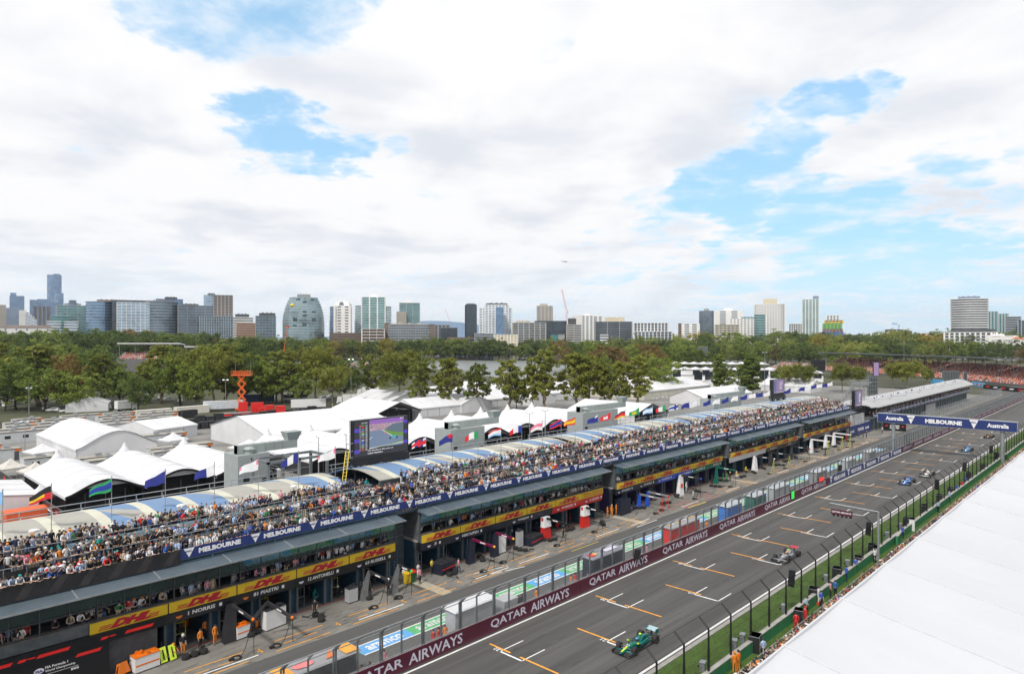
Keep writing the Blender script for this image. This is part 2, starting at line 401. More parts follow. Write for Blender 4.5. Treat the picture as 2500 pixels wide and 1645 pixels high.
for k in range(5):
    x0 = 134.55+9.95*k; mb = MB(m_navy); mb.box(x0+.01, 45.64, .12, x0+9.94, 45.719, 1.58)
    mel_triangle(mb, x0+1.0, 45.63, .12, 1.58, 1.5, m_navy); mb.mat(m_wlet); mb.text('MELBOURNE', (x0+2.6, 45.63, .45), (1, 0, 0), (0, 0, 1), .82, 6.3, bold=.05)
    mb.build('advert_banner', pw)
for k in range(21):
    x0 = 184.4+9.95*k; mb = MB(m_maroon); mb.box(x0+.01, 45.64, .12, x0+9.94, 45.719, 1.58)
    mb.mat(m_lilac); mb.text('QATAR AIRWAYS', (x0+1.0, 45.63, .42), (1, 0, 0), (0, 0, 1), .9, 8.0, bold=.018)
    mb.build('advert_banner', pw)
def glassy(name, col, alpha, rough=.1):
    m = bpy.data.materials.new(name); m.use_nodes = True; nt = m.node_tree; g = NT(nt); b = nt.nodes['Principled BSDF']
    b.inputs['Roughness'].default_value = rough; b.inputs['Alpha'].default_value = alpha
    geo = g.n('ShaderNodeNewGeometry'); f = g.noise(geo.outputs['Position'], .8, 3, .5)
    g.l(g.mix(g.rng(f, .3, .7), tuple(c*.85 for c in col), tuple(min(1, c*1.15) for c in col)), b.inputs['Base Color'])
    m.diffuse_color = (*col, 1); MATS[name] = m; return m
m_clear = glassy('clear_panel', (.5, .54, .56), .08); m_mesh = glassy('wire_netting', (.02, .02, .022), .10, .8); m_gmesh = glassy('grey_netting', (.34, .36, .37), .26, .6)
fence = thing('debris_fence', 'grey steel and clear panel debris fence standing on the pit wall', 'fence', (150, 46, 1.5))
sp = 2.15; n = 0; rest = MB(m_dsteel)
X = 15.5
while X < 396:
    far = X > 228; b = rest if far else MB(m_dsteel)
    w = .055
    b.box(X-w, 45.9, 1.5, X+w, 46.02, 3.95); b.hull([(X-w, 45.9, 3.9), (X+w, 45.9, 3.9), (X+w, 46.02, 3.95), (X-w, 46.02, 3.95)], [(X-w, 45.2, 4.5), (X+w, 45.2, 4.5), (X+w, 45.28, 4.56), (X-w, 45.28, 4.56)])
    if n % 2 == 0 and not far: b.box(X+.16, 45.9, 1.5, X+.16+2*w, 46.02, 3.95); b.hull([(X+.16, 45.9, 3.9), (X+.27, 45.9, 3.9), (X+.27, 46.02, 3.95), (X+.16, 46.02, 3.95)], [(X+.16, 45.2, 4.5), (X+.27, 45.2, 4.5), (X+.27, 45.28, 4.56), (X+.16, 45.28, 4.56)])
    if not far: b.build('post', fence)
    X += sp; n += 1
tag(rest.build('post', fence), kind='stuff')
mb = MB(m_steel); mb.box(15.4, 45.17, 4.5, 396, 45.25, 4.57); mb.box(15.4, 45.93, 3.86, 396, 45.98, 3.92); mb.box(15.4, 45.92, 1.52, 396, 45.99, 1.6)
mb.build('rail', fence)
mb = MB(m_clear); mb.box(15.4, 45.955, 1.6, 185, 45.965, 3.9); mb.quad((15.4, 45.95, 3.93), (185, 45.95, 3.93), (185, 45.23, 4.52), (15.4, 45.23, 4.52)); mb.build('clear_panel', fence)
mb = MB(m_gmesh); mb.box(185, 45.955, 1.6, 396, 45.965, 3.9); mb.quad((185, 45.95, 3.93), (396, 45.95, 3.93), (396, 45.23, 4.52), (185, 45.23, 4.52)); mb.build('netting', fence)
# low wall and netting fence beside the pit exit road
f2 = thing('exit_fence', 'tall grey netting fence on a low concrete wall beside the pit exit', 'fence', (300, 55.5, 0))
mb = MB(m_conc); mb.box(246, 55.4, 0, 396, 55.75, 1.0); mb.build('wall', f2)
X = 246
while X < 396: mb = MB(m_steel); mb.box(X-.05, 55.5, 1.0, X+.05, 55.6, 4.2); mb.build('post', f2); X += 3.2
mb = MB(m_gmesh); mb.box(246, 55.545, 1.0, 396, 55.555, 4.15); mb.build('netting', f2)
mb = MB(m_steel); mb.box(246, 55.5, 4.15, 396, 55.6, 4.22); mb.build('rail', f2)
# ---------------- spectator side: green barrier and black fence
m_green = M('green_painted_concrete', (.03, .19, .085), .6, var=.14, scale=1.2, dirt=.35)
gb = thing('barrier', 'low green concrete barrier between the grass verge and the spectators', 'barrier', (150, 26.4, 0))
X = -20.0
while X < 300:
    mb = MB(m_green); mb.box(X+.02, 26.2, 0, X+7.78, 26.62, 1.02); mb.mat(m_conc); mb.box(X+.02, 26.19, 1.02, X+7.78, 26.63, 1.08); mb.build('barrier_section', gb); X += 7.8
mb = MB(m_green); mb.box(300, 26.2, 0, 405, 26.62, 1.05); mb.build('barrier_section', gb)
bf = thing('catch_fence', 'black posted catch fence with bent tops along the green barrier', 'fence', (150, 26.4, 1))
X = 35.0; rest = MB(m_black); cnt = 0
while X < 402:
    far = cnt >= 78; b = rest if far else MB(m_black)
    b.box(X-.07, 26.34, .2, X+.07, 26.49, 2.9); b.box(X-.05, 26.35, 2.9, X+.05, 26.47, 4.5)
    for q in (-.075, .075): b.tube((X+q, 26.4, 4.3), (X+q, 26.45, 4.5), .035, 5); b.tube((X+q, 26.45, 4.5), (X+q, 27.25, 5.2), .035, 5)
    if not far: b.build('post', bf)
    X += 3.88; cnt += 1
tag(rest.build('post', bf), kind='stuff')
mb = MB(m_mesh); mb.box(30, 26.52, 1.08, 404, 26.525, 4.5); mb.quad((30, 26.5, 4.5), (404, 26.5, 4.5), (404, 27.25, 5.2), (30, 27.25, 5.2)); mb.build('netting', bf)
mb = MB(m_black)
for z in (1.6, 2.3, 3.0, 3.7, 4.4): mb.tube((30, 26.53, z), (404, 26.53, z), .014, 4)
mb.tube((30, 27.25, 5.2), (404, 27.25, 5.2), .025, 4); mb.build('cable', bf)
for px, py in ((1568+205, 0),): pass
# ================================================================== gantry over the track
gt = thing('gantry', 'navy overhead gantry sign spanning the track on two grey columns', 'gantry', (185, 37, 0))
mb = MB(m_steel); mb.box(184.9, 23.1, 7.05, 186.4, 51.3, 9.3); mb.build('box_frame', gt)
mb = MB(m_navy); FX = 184.86
mb.box(FX, 23.25, 7.15, 184.9, 51.15, 9.2)
def gy(s): return 51.2-s*28.0
def tri(yc, w):
    mb.mat(m_wlet); mb.add([(FX-.02, yc+w/2, 9.18), (FX-.02, yc-w/2, 9.18), (FX-.02, yc, 7.2)], [(0, 2, 1)])
    mb.mat(m_navy); mb.text('MEL', (FX-.04, yc, 8.6), (0, -1, 0), (0, 0, 1), .36, 1.15, center=True)
mb.mat(m_wlet)
mb.text('Australia', (FX-.02, 49.4, 7.75), (0, -1, 0), (0, 0, 1), .95, 3.9, bold=.04)
mb.text('MELBOURNE', (FX-.02, 40.9, 7.68), (0, -1, 0), (0, 0, 1), .98, 7.4, bold=.06)
mb.text('Australia', (FX-.02, 28.7, 7.75), (0, -1, 0), (0, 0, 1), .95, 4.0, bold=.04)
tri(43.9, 1.75); tri(31.2, 1.75); mb.build('sign_face', gt)
for y in (47.9, 26.0): mb = MB(m_steel); mb.lathe((185.6, y, 0), [(.42, 0), (.42, 7.1)], 14); mb.build('column', gt)
# small cantilever gantry with advert and lights
g2 = thing('light_gantry', 'grey cantilever gantry carrying a small maroon sign and start lights', 'gantry', (90.5, 25, 0))
b0 = gp(2144, 1345, 0); Y0 = 25.0; x0 = 90.5
mb = MB(m_steel); mb.tube((x0, Y0, 0), (x0, Y0, 6.7), .13, 10); mb.build('post', g2)
mb = MB(m_steel); mb.tube((x0, Y0, 6.7), (x0, Y0+5.6, 6.85), .09, 8); mb.build('arm', g2)
mb = MB(m_maroon); mb.box(x0-.25, Y0+2.9, 5.6, x0-.12, Y0+5.4, 6.25); mb.mat(m_wlet); mb.text('QATAR AIRWAYS', (x0-.26, Y0+5.3, 5.8), (0, -1, 0), (0, 0, 1), .26, 2.3, bold=.03); mb.build('sign', g2)
for i in range(5):
    mb = MB(m_black); y = Y0+3.1+i*.5; mb.lathe((x0-.18, y, 5.38), [(.12, 0), (.15, .08), (.15, .22)], 8); mb.build('light', g2)
# white roof of the spectators' stand under the camera
m_memb = M('white_membrane', (.515, .525, .55), .55, var=.035, scale=.1, bump=.15, dirt=.13); m_seam = M('membrane_seam', (.52, .53, .55), .6, var=.05)
wr = thing('grandstand', 'large white sloping membrane roof of the grandstand beside the track', 'grandstand', (80, 0, 0))
def zr(y): return 16.9+.176*(y-9.7)
mb = MB(m_memb); X0, X1 = -6.0, 330.0
for i in range(56):
    xa = X0+i*6; xb = xa+6
    if xb > X1: break
    N = 4
    for j in range(N):
        t0, t1 = j/N, (j+1)/N
        s0 = -.10*math.sin(math.pi*t0); s1 = -.10*math.sin(math.pi*t1)
        mb.quad((xa+6*t0, -22, zr(-22)+s0), (xa+6*t1, -22, zr(-22)+s1), (xa+6*t1, 9.7, zr(9.7)+s1), (xa+6*t0, 9.7, zr(9.7)+s0))
mb.box(X0, 9.62, 16.5, X1, 9.7, 16.93); mb.build('roof_membrane', wr, smooth=False)
mb = MB(m_seam)
for i in range(57):
    xa = X0+i*6; mb.hull([(xa-.06, -22, zr(-22)-.08), (xa+.045, -22, zr(-22)-.08), (xa+.045, 9.75, zr(9.75)-.08), (xa-.045, 9.75, zr(9.75)-.08)], [(xa-.06, -22, zr(-22)+.04), (xa+.045, -22, zr(-22)+.04), (xa+.045, 9.75, zr(9.75)+.04), (xa-.045, 9.75, zr(9.75)+.04)])
mb.build('seam', wr)
mb = MB(m_steel)
for i in range(0, 56, 2): mb.tube((X0+i*6, -6, 0), (X0+i*6, -6, 13.9), .18, 8)
mb.build('column', wr)
mb = MB(M('stand_deck', (.2, .2, .21), .8))
for j in range(9): mb.box(X0, 22.2-j*1.3, .2, X1, 23.4-j*1.3, .55+j*.5)
mb.build('seating_deck', wr)
# ================================================================== pit building
m_dhlY = M('yellow_panel', (.66, .44, .018), .45, var=.07, scale=.6, dirt=.15); m_dhlR = M('red_lettering', (.45, .012, .03), .5, var=.05)
m_wallb = M('slate_blue_cladding', (.075, .125, .175), .5, .1, var=.15, scale=.4); m_can = M('canopy_metal', (.12, .155, .185), .4, .3, var=.14, scale=.6, dirt=.2)
m_pier = M('blue_pier', (.018, .06, .11), .5, var=.15); m_gpier = M('grey_pier_edge', (.09, .11, .12), .6, var=.1); m_purp = M('purple_pier', (.04, .03, .11), .5, var=.12)
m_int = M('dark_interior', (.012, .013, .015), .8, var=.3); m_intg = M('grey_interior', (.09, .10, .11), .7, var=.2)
m_sill = M('weathered_sill', (.12, .11, .10), .8, var=.2, dirt=.4); m_frame = M('window_frame', (.10, .11, .12), .4, .4, var=.1)
m_refl = bpy.data.materials.new('tinted_window_glass'); m_refl.use_nodes = True; MATS['tg'] = m_refl
b_ = m_refl.node_tree.nodes['Principled BSDF']; b_.inputs['Base Color'].default_value = (.10, .16, .15, 1); b_.inputs['Metallic'].default_value = .75; b_.inputs['Roughness'].default_value = .06; b_.inputs['Alpha'].default_value = .5
g_ = NT(m_refl.node_tree); ge_ = g_.n('ShaderNodeNewGeometry'); g_.l(g_.mix(g_.noise(ge_.outputs['Position'], .4, 2), (.07, .11, .11), (.17, .25, .24)), b_.inputs['Base Color'])
bp_ = g_.n('ShaderNodeBump'); bp_.inputs['Strength'].default_value = .05; g_.l(g_.noise(ge_.outputs['Position'], .5, 2), bp_.inputs['Height']); g_.l(bp_.outputs[0], b_.inputs['Normal'])
m_deck = M('grey_decking', (.12, .12, .12), .8, var=.2); m_ltblue = M('pale_blue_screen', (.28, .42, .50), .4, var=.08)
m_gpan = glassy('balustrade_glass', (.42, .55, .55), .14, .1)
# roof paint: cream bands across, blue and stone fields between
def roof_mat():
    m = bpy.data.materials.new('striped_roof_paint'); m.use_nodes = True; nt = m.node_tree; g = NT(nt); b = nt.nodes['Principled BSDF']
    b.inputs['Roughness'].default_value = .7
    geo = g.n('ShaderNodeNewGeometry'); P = geo.outputs['Position']; sp = g.n('ShaderNodeSeparateXYZ'); g.l(P, sp.inputs[0]); X, Y = sp.outputs[0], sp.outputs[1]
    u = g.math('ADD', X, g.math('MULTIPLY', g.math('SUBTRACT', Y, 74.0), .05))
    cream = g.math('LESS_THAN', g.math('MODULO', g.math('SUBTRACT', u, 15.0-39.5*3), 3.95), 1.0)
    # sweeping stone / blue fields
    f = g.math('SINE', g.math('ADD', g.math('MULTIPLY', X, .47), g.math('MULTIPLY', g.math('SUBTRACT', Y, 69.0), .33)))
    f2 = g.math('SINE', g.math('ADD', g.math('MULTIPLY', X, .16), -1.3))
    blue = g.math('GREATER_THAN', g.math('ADD', f, g.math('MULTIPLY', f2, .9)), -.15)
    blue = g.math('MULTIPLY', blue, g.math('GREATER_THAN', X, 19.6))
    c = g.mix(blue, (.36, .35, .31), (.14, .24, .41)); c = g.mix(cream, c, (.56, .555, .45))
    n = g.noise(P, .6, 6, .6); c = g.mix(g.rng(n, .35, .7, 0, .22), c, (.2, .21, .22)); g.l(c, b.inputs['Base Color']); MATS['roofpaint'] = m; return m
m_roof = roof_mat()
PB = thing('pit_building', 'long two storey pit garage building with blue striped vaulted roofs', 'building', (110, 66, 0))
BL = [(7.0, 46.4, 0), (50.0, 85.4, 1), (89.0, 124.6, 2), (128.0, 162.4, 3), (166.0, 200.0, 4)]
YF = 62.2
# fascia of each team: colour, text, lettering colour
m_tx = m_wlet
FAS = [
 [(7.0, 15.9, 'k', None), (15.9, 21.9, 'k', None), (21.9, 34.2, 'anth', [('1 NORRIS', 23.9, 2.4), ('81 PIASTRI', 29.9, 2.5)]), (34.2, 46.4, 'blk', [('12 ANTONELLI', 35.6, 2.9), ('63 RUSSELL', 42.4, 2.7)])],
 [(50, 73.6, 'nvy', [('3', 52, .4), ('VERSTAPPEN', 56.4, 2.8), ('HADJAR', 66.5, 2.2)]), (73.6, 85.4, 'red', [('44 HAMILTON', 75.6, 2.6), ('16 LECLERC', 82.2, 2.4)])],
 [(89, 101.2, 'nvy', [('23 ALBON', 90.6, 2.4), ('55 SAINZ', 97, 2.4)]), (101.2, 113.0, 'blu', [('30 LAWSON', 102.6, 2.5), ('41 LINDBLAD', 110, 2.6)]), (113.0, 124.6, 'grn', [('14 ALONSO', 114.5, 2.5), ('18 STROLL', 121, 2.4)])],
 [(128, 145, 'wht', [('31 OCON', 129, 2.3)]), (145, 162.4, 'anth', [('5 BORTOLETO', 147, 2.8), ('27', 157, 1)])],
 [(166, 200, 'nvy', [('10 GASLY', 168, 2.4), ('43 COLAPINTO', 180, 3), ('11', 190, 1)])]]
FM = {'k': M('black_screen', (.008, .009, .012), .35, var=.1), 'anth': M('anthracite_fascia', (.02, .022, .027), .4, var=.1), 'blk': M('black_fascia', (.012, .013, .014), .4, var=.1),
      'nvy': M('navy_fascia', (.014, .018, .035), .4, var=.1), 'red': M('red_fascia', (.55, .015, .015), .4, var=.08), 'blu': M('blue_fascia', (.02, .08, .5), .4, var=.08),
      'grn': M('green_fascia', (.01, .12, .09), .4, var=.08), 'wht': M('white_fascia', (.6, .6, .62), .4, var=.08)}
m_oran = M('papaya_orange', (.72, .17, .01), .45, var=.08); m_redl = M('bright_red', (.7, .02, .015), .45, var=.06)
for (x0, x1, bi) in BL:
    pm = m_pier if bi not in (2,) else m_purp
    mb = MB(m_conc); mb.box(x0, 62.9, 3.9, x1, 80, 4.2); mb.mat(m_sill); mb.box(x0, 62.19, 4.86, x1, 62.9, 4.93); mb.mat(m_intg); mb.box(x0+.05, 62.25, 4.0, x1-.05, 62.9, 4.85); mb.build('floor_slab', PB)
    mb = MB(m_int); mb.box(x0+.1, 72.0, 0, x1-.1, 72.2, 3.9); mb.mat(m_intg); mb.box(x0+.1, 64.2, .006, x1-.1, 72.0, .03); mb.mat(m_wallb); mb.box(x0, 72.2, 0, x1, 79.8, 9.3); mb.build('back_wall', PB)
    # garage piers
    nb = round((x1-x0)/4.05); w = (x1-x0)/nb
    for i in range(nb+1):
        x = x0+i*w; mb = MB(pm); xa, xb = max(x0, x-.5), min(x1, x+.5)
        mb.box(xa, 63.6, 0, xb, 71.9, 3.9); mb.mat(m_gpier); mb.box(xa, 63.3, 0, min(xa+.22, xb), 63.59, 3.9); mb.box(xb-.2, 63.3, 0, xb, 63.59, 3.9); mb.build('garage_pier', PB)
    mb = MB(m_blk); mb.box(x0, 62.8, 3.0, x1, 63.0, 3.95); mb.build('door_head', PB)
    mb = MB(m_redp); mb.box(x0+.5, 63.2, .014, x1-.5, 63.3, .02); mb.build('threshold_line', PB)
    for (a, b, cm, tx) in FAS[bi]:
        mb = MB(FM[cm]); mb.hull([(a+.02, 62.42, 2.95), (b-.02, 62.42, 2.95), (b-.02, 62.5, 2.95), (a+.02, 62.5, 2.95)], [(a+.02, 62.2, 3.98), (b-.02, 62.2, 3.98), (b-.02, 62.5, 3.98), (a+.02, 62.5, 3.98)])
        sl = Vector((0, -.22, 1.03)).normalized()
        if tx:
            for s, xx, ww in tx:
                mb.mat(m_wlet); mb.text(s, (xx, 62.34, 3.3), (1, 0, 0), sl, .38, ww, bold=.03)
                mb.mat(m_oran if cm == 'anth' else (m_gr if cm == 'grn' else m_lilac))
                mb.add([(xx-.75+math.cos(t*math.pi/4)*.3, 62.31, 3.5+math.sin(t*math.pi/4)*.28) for t in range(8)], [tuple(range(8))])
                mb.mat(m_wlet); mb.box(xx+ww+.35, 62.27, 3.35, xx+ww+.6, 62.3, 3.75)
        mb.build('team_fascia', PB)
    # yellow sign panels
    xs = []; e = 46.3 if bi == 0 else (x1-.1)
    x = 16.2 if bi == 0 else x0
    while x < e-2: xs.append((x, min(x+5.95, e))); x += 6.02
    for (a, b) in xs:
        if b-a < 4 and bi: b = e
        mb = MB(m_dhlY); mb.box(a+.03, 62.08, 4.0, b-.03, 62.18, 4.86); mb.mat(m_gpier); mb.box((a+b)/2-.012, 62.068, 4.0, (a+b)/2+.012, 62.079, 4.86)
        mb.mat(m_dhlR)
        if bi == 1 and a > 79: mb.text('FORMULA 1 AUSTRALIAN', (a+.3, 62.05, 4.5), (1, 0, 0), (0, 0, 1), .22, 4.6); mb.text('GRAND PRIX 2026', (a+.3, 62.05, 4.15), (1, 0, 0), (0, 0, 1), .22, 4.6)
        else:
            c = (a+b)/2; mb.text('DHL', (c-1.55, 62.05, 4.1), (1, 0, 0), (0, 0, 1), .66, 3.15, bold=.08, shear=.5)
            for q in range(3):
                z = 4.14+q*.13; mb.box(c-2.35+.06*q, 62.055, z, c-1.5+.06*q, 62.075, z+.06); mb.box(c+1.35+.06*q, 62.055, z, c+2.15+.06*q, 62.075, z+.06)
        mb.build('sign_panel', PB)
    # balcony storey: frames, tilted upper lights, back wall
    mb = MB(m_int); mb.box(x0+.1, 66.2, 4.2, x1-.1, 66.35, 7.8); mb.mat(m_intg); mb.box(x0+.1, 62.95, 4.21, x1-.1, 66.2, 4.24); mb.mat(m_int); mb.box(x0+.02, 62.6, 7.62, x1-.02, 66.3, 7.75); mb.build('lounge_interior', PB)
    nm = round((x1-x0)/2.02); w = (x1-x0)/nm
    for i in range(nm+1):
        x = x0+i*w; mb = MB(m_frame); mb.box(x-.04, 62.35, 4.93, x+.04, 62.47, 7.62); mb.build('mullion', PB)
    for i in range(nm):
        x = x0+i*w; mb = MB(m_refl); zb, zt = 6.02, 7.5; t = math.tan(R(7.0))
        mb.hull([(x+.06, 62.44, zb), (x+w-.06, 62.44, zb), (x+w-.06, 62.46, zb), (x+.06, 62.46, zb)], [(x+.06, 62.44-(zt-zb)*t, zt), (x+w-.06, 62.44-(zt-zb)*t, zt), (x+w-.06, 62.46-(zt-zb)*t, zt), (x+.06, 62.46-(zt-zb)*t, zt)])
        mb.build('upper_window', PB)
    mb = MB(m_frame); mb.box(x0, 62.36, 5.95, x1, 62.46, 6.01); mb.box(x0, 62.3, 5.0, x1, 62.34, 5.03); mb.box(x0, 62.3, 5.9, x1, 62.33, 5.94); mb.build('handrail', PB)
    # canopy
    mb = MB(m_can); mb.hull([(x0-.3, 60.75, 7.5), (x1+.3, 60.75, 7.5), (x1+.3, 62.75, 7.62), (x0-.3, 62.75, 7.62)], [(x0-.3, 60.75, 7.58), (x1+.3, 60.75, 7.58), (x1+.3, 62.75, 7.86), (x0-.3, 62.75, 7.86)])
    mb.mat(m_steel); mb.box(x0-.3, 60.7, 7.47, x1+.3, 60.75, 7.6)
    x = x0+2.0
    while x < x1: mb.hull([(x, 60.8, 7.58), (x+.1, 60.8, 7.58), (x+.1, 62.6, 7.84), (x, 62.6, 7.84)], [(x, 60.8, 7.63), (x+.1, 60.8, 7.63), (x+.1, 62.6, 7.89), (x, 62.6, 7.89)]); x += 6.02
    mb.build('canopy', PB)
    mb = MB(m_wallb); mb.box(x0-.2, 62.6, 7.75, x1+.2, 62.9, 8.36)
    x = x0+1.0
    while x < x1: mb.box(x, 62.5, 7.8, x+.16, 62.6, 8.36); x += 6.02
    mb.build('upper_cladding', PB)
    # link to next block
    if bi < 4:
        xn = BL[bi+1][0]; mb = MB(m_gpier); mb.box(x1, 65.5, 0, xn, 72.0, 8.3); mb.mat(m_wallb); mb.box(x1, 62.9, 7.7, xn, 63.2, 8.36)
        mb.mat(pm); mb.box(x1+.4, 65.2, 0, xn-1.0, 65.5, 2.9)
        mb.mat(m_intg); mb.box(xn-.04, 62.5, 4.3, xn+.0, 66, 7.6)
        for z in (4.4, 5.5, 6.6, 7.4): mb.mat(m_steel); mb.box(x1+.2, 65.3, z, xn-.1, 65.36, z+.05)
        mb.build('link_wall', PB)
        mb = MB(m_steel)
        for q in (0, .45): mb.tube((x1+1.8+q, 65.0, .1), (x1+1.8+q, 65.0, 3.2), .03, 4)
        for j in range(9): mb.tube((x1+1.8, 65.0, .3+j*.33), (x1+2.25, 65.0, .3+j*.33), .025, 4)
        mb.build('ladder', PB)
    # vaulted roof of the block
    mb = MB(m_roof); N = 10
    prof = []
    for j in range(N+1):
        t = j/N; prof.append((68.6+t*11.6, 10.55-.75*t+1.05*math.sin(math.pi*t)))
    xa, xb = x0-(8 if bi == 0 else 1.2), x1+1.0
    if bi == 0: xb = 44.6
    for j in range(N):
        (ya, za), (yb, zb) = prof[j], prof[j+1]
        mb.hull([(xa, ya, za-.12), (xb, ya, za-.12), (xb, yb, zb-.12), (xa, yb, zb-.12)], [(xa, ya, za), (xb, ya, za), (xb, yb, zb), (xa, yb, zb)])
    mb.mat(m_gpier); mb.box(xa, 68.75, 9.6, xb, 68.9, 10.5); mb.box(xa+.1, 80.0, 9.2, xb-.1, 80.15, 9.7); mb.build('roof', PB)
    mb = MB(m_steel)                                         # guard rail along the back of the roof
    x = xa+.3
    while x < xb: mb.tube((x, 80.0, 9.75), (x, 80.0, 10.9), .045, 5); mb.add([(x-.12, 79.6, 9.9), (x+.22, 79.6, 9.9), (x+.05, 79.9, 10.5)], [(0, 1, 2)]); x += 2.6
    for z in (10.35, 10.9): mb.tube((xa, 80.0, z), (xb, 80.0, z), .05, 5)
    mb.build('guard_rail', PB)
    mb = MB(M('lamp_housing', (.7, .7, .7), .5)); mbn = 0
    for q in range(3):
        x = x0+7+q*12; mb.ell((x, 69.6, 11.35), .45, .3, .16); mb.tube((x, 69.6, 10.6), (x, 69.6, 11.3), .04, 4)
    mb.build('roof_lamp', PB)
    if bi < 4:   # sunken blue roof over the link and plant
        mb = MB(m_roof); xn = BL[bi+1][0]-1.2 if bi else 48.8; mb.box(xb, 68.9, 9.0, xn, 80, 9.35); mb.mat(m_conc); mb.box(xb, 68.9, 9.36, xb+.25, 80, 9.9); mb.build('link_roof', PB)
# terrace decks (continuous)
mb = MB(m_deck); mb.box(4, 62.6, 8.0, 200, 64.4, 8.1); mb.box(4, 64.4, 8.0, 200, 66.2, 8.95); mb.box(4, 66.2, 8.0, 46, 68.6, 9.8)
for (a, b) in ((51, 86), (90, 119), (121.5, 160), (163, 196)): mb.box(a, 66.2, 8.0, b, 68.6, 9.8)
mb.build('terrace_deck', PB)
# long navy banner of the terrace
x = 24.0-.7; k = 0
while x < 199:
    e = min(x+6.1, 199.6); mb = MB(m_navy); mb.box(x, 62.38, 8.34, e-.01, 62.46, 9.22)
    mel_triangle(mb, x+.72, 62.37, 8.34, 9.22, .95, m_navy)
    if e-x > 5: mb.mat(m_wlet); mb.text('MELBOURNE', (x+1.55, 62.37, 8.56), (1, 0, 0), (0, 0, 1), .46, 3.85, bold=.06)
    mb.build('terrace_banner', PB); x = e
mb = MB(m_blk); mb.box(4, 62.38, 7.95, 23.29, 62.46, 9.22); mb.mat(M('charcoal_stripe', (.035, .03, .03), .8, var=.2))
for i in range(9):
    x = 5+i*2.1; mb.extr([(x, 62.375, 8.0), (x+.7, 62.375, 8.0), (x+1.5, 62.375, 9.2), (x+.8, 62.375, 9.2)], (0, -.006, 0))
mb.build('black_cover', PB)
# rails of the two upper decks
def deckrail(y, z, x0, x1, panel, mat):
    mb = MB(m_steel); x = x0
    while x < x1: mb.tube((x, y, z-.1), (x, y, z+1.02), .03, 4); x += 1.5
    mb.tube((x0, y, z+1.02), (x1, y, z+1.02), .035, 5); mb.build('railing', PB)
    mb = MB(mat); x = x0
    while x < x1-.2: mb.box(x+.05, y-.02, z-.05, min(x+1.45, x1), y, z+.75); x += 1.5
    mb.build('rail_panel', PB)
for (x0, x1, m1, m2) in ((5, 15.5, m_blk, m_blk), (15.5, 22, m_blk, m_ltblue), (22, 46, m_gpan, m_ltblue), (51, 86, m_gpan, m_gpan), (90, 119, m_gpan, m_gpan), (121.5, 160, m_gpan, m_gpan), (163, 196, m_gpan, m_gpan)):
    deckrail(64.42, 8.95, x0, x1, 1, m1); deckrail(66.22, 9.8, x0, x1, 1, m2)
# stair and lift towers with air ducts behind the blocks
m_duct = M('duct_grey', (.33, .37, .36), .5, .2, var=.1, scale=.4); m_tow = M('tower_render', (.30, .33, .33), .8, var=.06)
for i, (ua, ub, vt) in enumerate(((581, 658, 1113), (1100, 1183, 1050), (1423, 1508, 1008), (1743, 1810, 975))):
    Yt = 84.0; xa, xb = atY(ua, Yt).x, atY(ub, Yt).x; zt = atY(ua, Yt, vt).z
    mb = MB(m_tow); mb.box(xa, Yt, 0, xb, Yt+4, zt); mb.mat(m_int); mb.box(xa+.7, Yt-.02, zt-3.4, xa+1.5, Yt, zt-2.8); mb.box(xb-1.0, Yt-.02, zt-4.0, xb-.3, Yt, zt-3.2)
    mb.mat(m_duct); mb.box(xa+.4, Yt+1.0, zt+.02, xb+4.5, Yt+2.0, zt+1.1)
    for q in range(6): mb.box(xa+.4+q*1.2, Yt+.95, zt, xa+.46+q*1.2, Yt+2.05, zt+1.15)
    mb.hull([(xb+3.2, Yt+1, zt+1.1), (xb+4.6, Yt+1, zt+1.1), (xb+4.6, Yt+2.2, zt+1.1), (xb+3.2, Yt+2.2, zt+1.1)], [(xb+2.8, Yt+.7, zt+2.2), (xb+5, Yt+.7, zt+2.2), (xb+5, Yt+2.5, zt+2.2), (xb+2.8, Yt+2.5, zt+2.2)])
    mb.lathe((xa+1.8, Yt+.8, zt), [(.5, 0), (.5, .5), (.75, .6), (.4, .9)], 10); mb.mat(m_steel); mb.box(xb+.01, Yt+.4, 9, xb+6, Yt+.5, 9.1); mb.box(xb+.01, Yt+.4, 10.2, xb+6, Yt+.45, 10.25)
    mb.build('stair_tower', PB)
# black display wall at the near end of the garages
bs = thing('display_wall', 'black display wall with slanted red stripes and white lettering at the near garages', 'display', (14, 62, 0))
mb = MB(FM['k']); mb.box(6, 62.0, 0, 17.6, 62.3, 3.2); mb.box(6, 61.9, 3.2, 21.9, 62.3, 3.98); mb.build('panel', bs)
mb = MB(m_redl)
def slash(x, z, w, h, y=61.88, s=.6): mb.extr([(x, y, z), (x+w, y, z), (x+w+s*h*1.2, y, z+h), (x+s*h*1.2, y, z+h)], (0, -.01, 0))
for i, x in enumerate((8.9, 12.6, 18.7)): slash(x, 3.42, 2.1, .24)
for i, x in enumerate((7.7, 11.4, 16.9)): slash(x, 3.45, .5, .2); slash(x+.65, 3.52, .45, .1)
slash(15.2, 2.62, 1.7, .24, 61.98); slash(7.6, 1.6, 1.6, .45, 61.98)
mb.build('red_stripe', bs)
mb = MB(m_wlet); o = (10.6, 61.97, 2.2); mb.text('FIA Formula 1', (13.2, 61.97, 2.42), (1, 0, 0), (0, 0, 1), .2, 1.5, bold=.02); mb.text('World Championship', (13.2, 61.97, 2.12), (1, 0, 0), (0, 0, 1), .2, 2.0, bold=.02)
